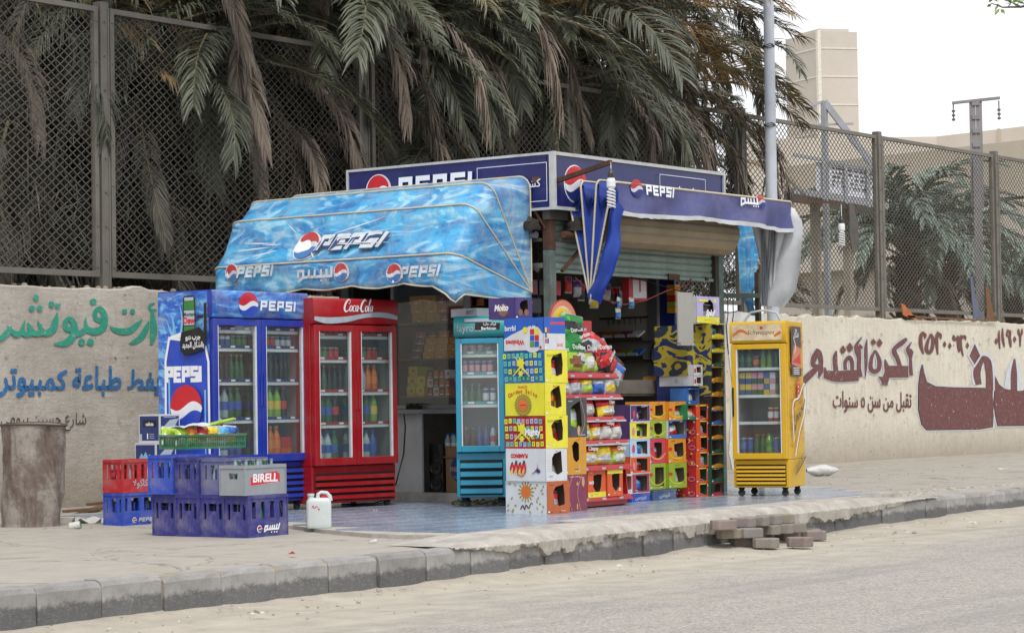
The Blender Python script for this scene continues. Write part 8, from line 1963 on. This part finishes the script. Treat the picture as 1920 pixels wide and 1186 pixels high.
stackcol((1290, 1314), [(727, 757, 'blue open box standing on the red column', CM['blue'], CM['blue'], 'wide', [('silver', 'white')], None, None), ], Y1 + .1, .2, R(4), floor=None)
stackcol((1289, 1315), [(757, 786, 'green open box hung beside the red column under the white boxes', CM['tgreen'], CM['tgreen'], 'wide', [('orange', 'white')], None, None)], Y1 + .03, .2, R(4), floor=None)
# camouflage column
def camo_mat():
    m, nt, p, oc, _ = newmat('camouflage_print'); oi = nd(nt, 'ShaderNodeObjectInfo'); va = nd(nt, 'ShaderNodeVectorMath', operation='ADD'); nt.links.new(oc, va.inputs[0]); nt.links.new(oi.outputs['Location'], va.inputs[1]); n = noise(nt, mapping(nt, va.outputs[0], (.8, .8, 1.3)), 5.0, 2, .4, 1.0)
    col = ramp(nt, n, [(.44, (.02, .03, .11)), (.47, (.02, .03, .11)), (.48, (.40, .33, .03)), (.58, (.38, .30, .03)), (.59, (.03, .04, .06))]); nt.links.new(col, p.inputs['Base Color']); p.inputs['Roughness'].default_value = .5; return m
CAMO = camo_mat(); oc_ = {}
def low_trim(c):
    return lambda A, w, h: (A.shape([(0, 0), (w, 0), (w, h * .2), (w * .5, h * .3), (0, h * .18)], c), A.rect(0, h * .94, w, h, c))
nrow = 12; rows = []
tr = [CM['yellow'], CM['yellow'], CM['dgreen'], CM['gold'], CM['gold'], CM['gold'], CM['blue'], CM['gold'], CM['dgreen'], CM['gold'], CM['dgreen'], CM['red']]
ordt = ['topmost', 'second', 'third', 'fourth', 'fifth', 'sixth', 'seventh', 'eighth', 'ninth', 'tenth', 'eleventh', 'lowest']
for k in range(nrow):
    rows.append((606 + 27.0 * k, 606 + 27.0 * (k + 1), 'open box with blue and yellow camouflage side, ' + ordt[k] + (' in' if k in (0, 11) else ' from the top of') + ' the tallest column', CAMO if k < 5 else (CM['dgreen'] if k in (8, 9, 10) else CM['black']), CAMO if k < 5 else CM['dgreen'] if k > 8 else CM['black'], 'wide' if k < 11 else 'torn', [('green', 'blue'), ('blue', 'white')] if k < 2 else None, low_trim(tr[k]), None))
stackcol((1334, 1361), rows, Y1 + .02, .42, R(4), floor=FZ)
def art_spl(A, w, h):
    A.rect(0, 0, w, h * .24, YL); A.shape([(w * .5, h), (w, h), (w, h * .24), (w * .7, h * .3), (w * .85, h * .6)], CM['lilac']); A.text('Spluf', w * .58, h * .28, h * .22, WHT, bold=.05, shear=.4); A.rect(w * .1, h * .8, w * .5, h * .88, YL); A.disc(w * .9, h * .1, .012, WHT, 8); A.disc(w * .8, h * .85, .02, YL, 8)
zsp = on(1348, 606, 1, Y1 + .02).z
x0 = on(1306, 580, 1, Y1 + .05).x; x1 = on(1351, 580, 1, Y1 + .05).x
display_box('lilac and yellow box with a torn window on top of the tallest column', x1 - x0, .10, on(1330, 556, 1, Y1 + .05).z - zsp, CM['lilac'], CM['white'], (x0, Y1 + .05, zsp + .001), R(2), 'torn', [('black', 'silver')], art_spl, None, 7, group='boxes on the tallest column')
# camo boxes seen beside the board
for k in range(2):
    xk = on(1262, 650, 1, 12.95).x; z1 = on(1300, 642 + 0 * k, 1, 12.95).z
b = None
for k in range(3):
    z0 = on(1300, 705 - 31 * k, 1, 13.0).z; z1 = on(1300, 674 - 31 * k, 1, 13.0).z; x0 = on(1293, 650, 1, 12.75).x
    carton('carton', 'closed carton with blue and yellow camouflage print, ' + ['lowest', 'middle', 'highest'][k] + ' of three behind the hanging board', .26, .38, z1 - z0 - .002, (CAMO, CAMO, CAMO), (x0 + .01 * k, 12.78, z0), R(3))
# support under them
b = MB(); z0 = on(1300, 705, 1, 13.0).z; b.box(0, 0, 0, .30, .36, z0 - FZ - .002, CNV); o = b.build('storage_box', None, bevel=.004); o.location = (x0 + .02, 12.80, FZ); tag(o, 'tall navy box carrying the camouflage cartons behind the red column', 'box')
# white boxes on the counter end
for k, (t_, b_) in enumerate(((703, 723), (683, 703))):
    Yw = 12.72; x0 = on(1300, 700, 1, Yw).x; x1 = on(1317, 700, 1, Yw).x; z0 = on(1305, b_, 1, Yw).z; z1 = on(1305, t_, 1, Yw).z
    display_box('long white box with a small framed window, ' + ('under its twin' if k == 0 else 'the upper of two') + ' at the counter end', x1 - x0, .40, z1 - z0 - .002, CM['white'], CM['white'], (x0, Yw, z0), R(0), 'square', [('red', 'brown')], fa(CM['white'], CM['red']), (lambda A, d, h: A.rect(d * .45, h * .3, d * .55, h * .7, SILV)), 5 + k, group='white boxes at the counter end')
# yellow tray and sweets on the counter
xq = on(1218, 710, 1, KY + .1).x; b = MB(); b.box(0, 0, 0, .55, .2, .03, CM['gold']); b.box(.02, .02, .0301, .53, .18, .045, INN); o = b.build('sweet_tray'); o.location = (xq, KY - .02, zc + .002); tag(o, 'flat yellow sweet tray lying on the front counter', 'tray')
snack('yellow', 'white', None, (xq + .50, KY - .04, zc + .002), .2, 'small yellow and white packet at the end of the yellow tray', tilt=.3, w=.1, h=.1, th=.03)
# grey board and small hanging things
BY = 12.62; x0 = on(1272, 600, 1, BY).x; x1 = on(1300, 600, 1, BY).x; z1 = on(1286, 548, 1, BY).z; z0 = on(1286, 642, 1, BY).z
GB = mat('grey_board', '#9b9a94', .7, var=.06, scale=3, dirt=.25)
t = thing('hanging_board', 'plain grey board hanging from the shutter rail in front of the camouflage cartons', 'board', (x0, BY, z0), 0); b = MB(); b.box(0, 0, 0, x1 - x0, .02, z1 - z0, GB); b.box(.01, -.02, -.03, x1 - x0 - .01, .03, -.001, GB); b.build('board_panel', t, bevel=.003)
b = MB(); b.tube([((x1 - x0) * .6, .01, z1 - z0), ((x1 - x0) * .7, KY - BY, 2.21 - z0)], .004, WIRE, 4); b.build('cord', t)
b = MB(); b.tube([(.02, -.01, -.03), (.05, -.02, -.06), (.12, -.02, -.05), (.2, -.01, -.03)], .012, DRK, 6); b.build('clip', t)
def sachet(px_, py0, py1, label):
    p = on(px_, py0, 1, ysx); q = on(px_, py1, 1, ysx); t = thing('sachet_strip', label, 'sachets', tuple(q), 0, 'sachets hanging on the red string')
    n_ = 2 if py1 - py0 > 25 else 1; H_ = (p.z - q.z) / n_
    for k in range(n_): o = obj('sachet', bag_mesh('white', 'blue', 'cyan', .085, H_, .022, k), t, loc=(.01 * k, 0, H_ * k)); o.rotation_euler = (0, 0, .3 * k)
sachet(1159, 556, 598, 'strip of two blue and white sachets hanging near the pleated awning end'); sachet(1184, 557, 578, 'single blue and white sachet hanging farther along the red string')
# red and white box and goods on the inner wall
yb2 = KY + .25; x0 = on(1179, 540, 1, yb2).x; x1 = on(1213, 540, 1, yb2).x; z0 = on(1195, 563, 1, yb2).z; z1 = on(1195, 523, 1, yb2).z
t = thing('hanging_box', 'red and white cardboard box hanging under the shutter', 'box', (x0, yb2, z0), 0); b = MB(); b.box(0, 0, 0, x1 - x0, .08, z1 - z0, CM['red']); b.build('box_body', t)
A = Art(); w_, h_ = x1 - x0, z1 - z0; A.rect(w_ * .22, h_ * .12, w_ * .95, h_ * .95, CM['white']); A.rect(w_ * .55, h_ * .4, w_ * .66, h_ * .95, RED); A.shape([(w_ * .22, h_ * .1), (w_ * .4, h_ * .5), (w_ * .5, h_ * .1)], CM['white']); A.place(plane_map((0, 0, 0), (1, 0, 0), (0, 0, 1), (0, -1, 0)), 'front_print', t)
bcols = ['red', 'blue', 'orange', 'green', 'purple', 'sky', 'rust', 'white', 'maroon', 'gold']
rr = random.Random(55)
for L, zz_ in enumerate((1.436, 1.631)):
    for k in range(9):
        y = 14.12 + .16 * k; c = rr.choice(bcols); b = MB(); b.box(0, 0, 0, .16, .125, .018, CM[c]); b.box(-.006, 0, 0, 0, .125, .05, CM['white']); o = b.build('sweet_box'); o.location = (ix - .23, y, zz_ + .012); o.rotation_euler = (0, -.45, 0)
        tag(o, c + ' open sweet box, ' + (ordn + ['seventh', 'eighth', 'ninth'])[k] + ' from the shutter on the ' + ('lower' if L == 0 else 'upper') + ' wall shelf', 'sweet box', 'sweet boxes on the inner wall shelves')
for k in range(6):
    c = rr.choice(bcols); b = MB(); b.box(0, 0, 0, .04, .11, .16, CM[c]); o = b.build('sweet_box'); o.location = (ix - .06, 14.95 + .13 * k, 1.70); tag(o, c + ' upright box, ' + ordn[k] + ' in the row above the inner wall shelves', 'sweet box', 'upright boxes over the inner wall shelves')
b = MB(); b.tube([(0, .11 * math.cos(a), .15 * math.sin(a)) for a in [2 * PI * k / 24 for k in range(25)]], .018, BLK, 6, False); b.build
o = b.build('black_ring'); o.location = on(1238, 665, 0, ix - .3); tag(o, 'black ring shaped frame standing on the inner shelf behind the counter', 'ring')
for k in range(5):
    c = ['gold', 'amber', 'red', 'green', 'gold'][k]; b = MB(); b.box(0, 0, 0, .1, .1, .055, CM[c]); o = b.build('sweet_box'); o.location = (KXR - .18, 13.72, 2.2 - .06 * (k + 1)); tag(o, c + ' small box, ' + ordn[k] + ' down the strip under the shutter corner', 'sweet box', 'small boxes strip under the shutter')
# dark hanging goods inside near the corner post
for k in range(5):
    c = ['maroon', 'black', 'red', 'black', 'dkgrey'][k]; b = MB(); b.box(0, 0, 0, .16, .05, .14, CM[c]); o = b.build('boxed_goods'); o.location = (KX + .12 + .19 * (k % 3), KY + .35 + .1 * (k // 3), 2.02 - .17 * (k // 3)); tag(o, CM[c].name.split('_')[1] + ' box, ' + ordn[k] + ' hanging in the shade beside the corner post', 'box', 'dark boxes hung inside by the corner post')
# goods behind the side window: boxes on three shelves
def shelf_box(yc, z, w, h, c, label, d=.26, pr=None, wd=None):
    t = thing('biscuit_box', label, 'biscuit box', (KX + .10, yc, z), 0, 'biscuit boxes on the window shelves'); b = MB(); b.box(0, -w / 2, 0, d, w / 2, h, CM[c]); b.build('box_body', t)
    A = Art(); A.rect(-w / 2 + .008, .008, w / 2 - .008, h * .3, pr or CM['amber']); A.disc(w * .1, h * .55, h * .25, ORB, 10, ry=h * .2); A.rect(-.02, h * .12, .02, h * .22, WHT)
    A.place(plane_map((0, 0, 0), (0, -1, 0), (0, 0, 1), (-1, 0, 0)), 'front_print', t, lift=.001)
def yw(px_, py_): return on(px_, py_, 0, KX + .1).y
for r_, (py0, py1, xs_) in enumerate(((553, 570, (768, 792, 818, 838)), (571, 587, (770, 795, 821, 840)), (588, 604, (772, 799, 825, 842)))):
    for k in range(3):
        a, c = yw(xs_[k], 590), yw(xs_[k + 1], 590); z = zwin(800, py1); h = zwin(800, py0) - z
        cc = 'gold' if k < 2 else ('maroon' if r_ != 1 else 'rust'); z = zsh[0] + .001 + (2 - r_) * .088
        shelf_box((a + c) / 2, z, a - c - .006, .085, cc, ('yellow' if k < 2 else 'dark red') + ' biscuit box, ' + ordn[k] + ' in the ' + ['top', 'middle', 'bottom'][r_] + ' row of the upper window shelf')
for r_ in range(4):
    for k in range(4):
        c = ['purple', 'gold', 'gold', 'amber'][k] if r_ < 3 else ['maroon', 'dkgrey', 'rust', 'maroon'][k]; a = yw(770 + 22 * k + 3 * r_, 640); shelf_box(a - .07, zsh[1] + .001 + r_ * .068, .135, .065, c, CM[c].name.split('_')[1] + ' biscuit box, ' + ordn[k] + ' in the ' + ['bottom', 'second', 'third', 'top'][r_] + ' row of the middle window shelf')
YB = CM['yellow']
for (k, r_) in ((0, 0), (1, 0), (0, 1), (1, 1), (0, 2)):
    a = yw(762 + 17 * k + 2 * r_, 710); shelf_box(a - .055, zsh[2] + .001 + r_ * .098, .105, .095, 'yellow', 'bright yellow tea box, ' + ['nearer the red cooler', 'away from the red cooler'][k] + ' in the ' + ['bottom', 'middle', 'top'][r_] + ' row of the lowest window shelf')
for r_ in range(3):
    for k in range(4): c = ['maroon', 'white', 'black', 'rust'][(k + r_) % 4]; a = yw(801 + 11 * k, 710); shelf_box(a - .035, zsh[2] + .001 + r_ * .085, .066, .082, c, CM[c].name.split('_')[1] + ' coffee box, ' + ordn[k] + ' in the ' + ['bottom', 'middle', 'top'][r_] + ' row beside the yellow tea boxes')
snack('white', 'orange', 'blue', (KX + .2, yw(846, 735), zsh[2] + .003), R(-90), 'large white and orange packet at the end of the lowest window shelf', tilt=.1, w=.2, h=.24, th=.05)
for k in range(5):
    c = ['maroon', 'red', 'tgreen', 'magenta', 'rust'][k]; p = on(886 + 7 * (k % 3), 560 + 13 * (k // 3), 0, KX + .15); b = MB(); b.box(0, -.05, 0, .06, .05, .075, CM[c]); o = b.build('sweet_box'); o.location = p; tag(o, CM[c].name.split('_')[1] + ' packet, ' + ordn[k] + ' in the window over the turquoise cooler', 'packet', 'packets in the window over the turquoise cooler')
# cabinet under the ledge: loudspeaker, carton, bottles
ys0, ys1 = on(797, 850, 0, KX).y, on(824, 850, 0, KX).y; zs0, zs1 = .127, on(810, 832, 0, KX).z
t = thing('loudspeaker', 'tall black loudspeaker with three cones in the opening under the counter', 'loudspeaker', (KX + .05, ys1, zs0), 0); wS = ys0 - ys1 - .01; hS = zs1 - zs0
b = MB(); b.box(0, 0, 0, .2, wS, hS, BLK); b.build('cabinet', t, bevel=.004)
CONE = mat('speaker_cone', '#2a2a2c', .35, .3, dirt=.05)
for (zc_, r_) in ((.17, .38), (.50, .38), (.80, .18), (.93, .10)):
    b = MB(); R_ = r_ * wS; b.lathe([(R_ * 1.12, -.001, SILV), (R_ * 1.12, -.008, CONE), (R_, -.010, CONE), (R_ * .9, -.004, CONE), (R_ * .35, .0, CONE), (R_ * .3, -.008, CONE), (0, -.012, CONE)], 20, (0, wS / 2, hS * zc_), 'x'); b.build('speaker_driver', t)
yk0 = on(826, 850, 0, KX).y
carton('carton', 'brown cardboard carton with dark oval print under the counter beside the loudspeaker', .28, .42, on(840, 836, 0, KX).z - .127, (CBR, CBR, CBR), (KX + .08, yk0 - .42, .127), 0, None, lambda A, d, h: (A.disc(d * .52, h * .50, d * .38, CNV, 24, ry=h * .33), A.text('INDOMIE', d * .45, h * .45, h * .10, BEI, bold=.02), A.text('MIE GORENG', d * .45, h * .30, h * .05, BEI)))
rr = random.Random(4)
stock_row(Matrix.Translation((KX + .12, yk0, .476 + .0)) @ Matrix.Rotation(-PI / 2, 4, 'Z'), .0, .46, .0, 0.002, [('pet', 'clear', 'white', 'blue', .22, .032), ('glass', 'brown', 'red', 'red', .22, .03)], 'the plank inside the counter opening', rr, 1, 2)
# weeds and rags under the turquoise cooler
b = MB(); rr = random.Random(2); GW = mat('withered_leaves', '#3f4a2c', .9, var=.4)
for i in range(260):
    p = MTl @ Vector((rr.uniform(-.28, .2), rr.uniform(-.02, .4), 0)); a = rr.uniform(0, 6); s_ = rr.uniform(.02, .05); z = FZ + .006 + rr.uniform(0, .04)
    b.add([(p.x, p.y, z), (p.x + s_ * math.cos(a), p.y + s_ * math.sin(a), z + rr.uniform(0, .02)), (p.x + s_ * .5 * math.cos(a + .8), p.y + s_ * .5 * math.sin(a + .8), z + .012)], [(0, 1, 2)], GW)
tag(b.build('withered_leaves'), 'withered leaves pushed under the turquoise cooler', 'leaves', kind='stuff')
CUTS = [('packet inside the', 'packet in the'), (' empty bottle standing in the', ' empty bottle in the'), (' at the corner', ''), (' and scattered dashes', ''), ('rows of small squares', 'small squares'), (' of the pile by the kerb', ' of the kerb pile'), ('with blue and yellow camouflage side', 'with camouflage side'),
        (' with a small framed window', ''), (' with a torn window', ''), (' with small dark window', ''), (' row of the lowest window shelf', ' row, lowest window shelf'), (' of the bottom row', ' of bottom row'), (' between the barrel and the', ' near the'), (' with three tall slots', ''), (' behind the grey one', ''), (' of the three upright boxes', ' upright box'), (', white emblem on its long side', ''),
        ('second from the top', 'second from top'), ('third from the top', 'third from top'), ('second from the bottom', 'second from bottom'), ('second from the floor', 'second from floor'), ('third from the floor', 'third from floor'), (' of the tall pile', ' in tall pile'), (' of the tallest column', ' of tallest column'), (' in the red column', ', red column'), (' beside the red rack', ' by the rack'), (' leaning before the magenta box', ''), (' hung beside the red column under the white boxes', ' under the white boxes'), ('hidden behind, toward the', 'hidden, toward the'), (' packet in the ', ' packet in '), (' in the third row of the inner column', ', third row, inner column'), (' in the second row of the outer column', ', second row, outer column'), (', third from top in tall pile', ' in tall pile'), (' layer of the kerb pile', ' layer of the pile'), (' of three behind the hanging board', ' behind the board'), (' empty bottle in the', ' bottle in the')]
for o in S.objects:
    if o.parent is None and 'label' in o.keys():
        s_ = o['label']
        for a_, c_ in CUTS:
            if len(s_.replace('-', ' ').split()) <= 16: break
            s_ = s_.replace(a_, c_)
        o['label'] = s_
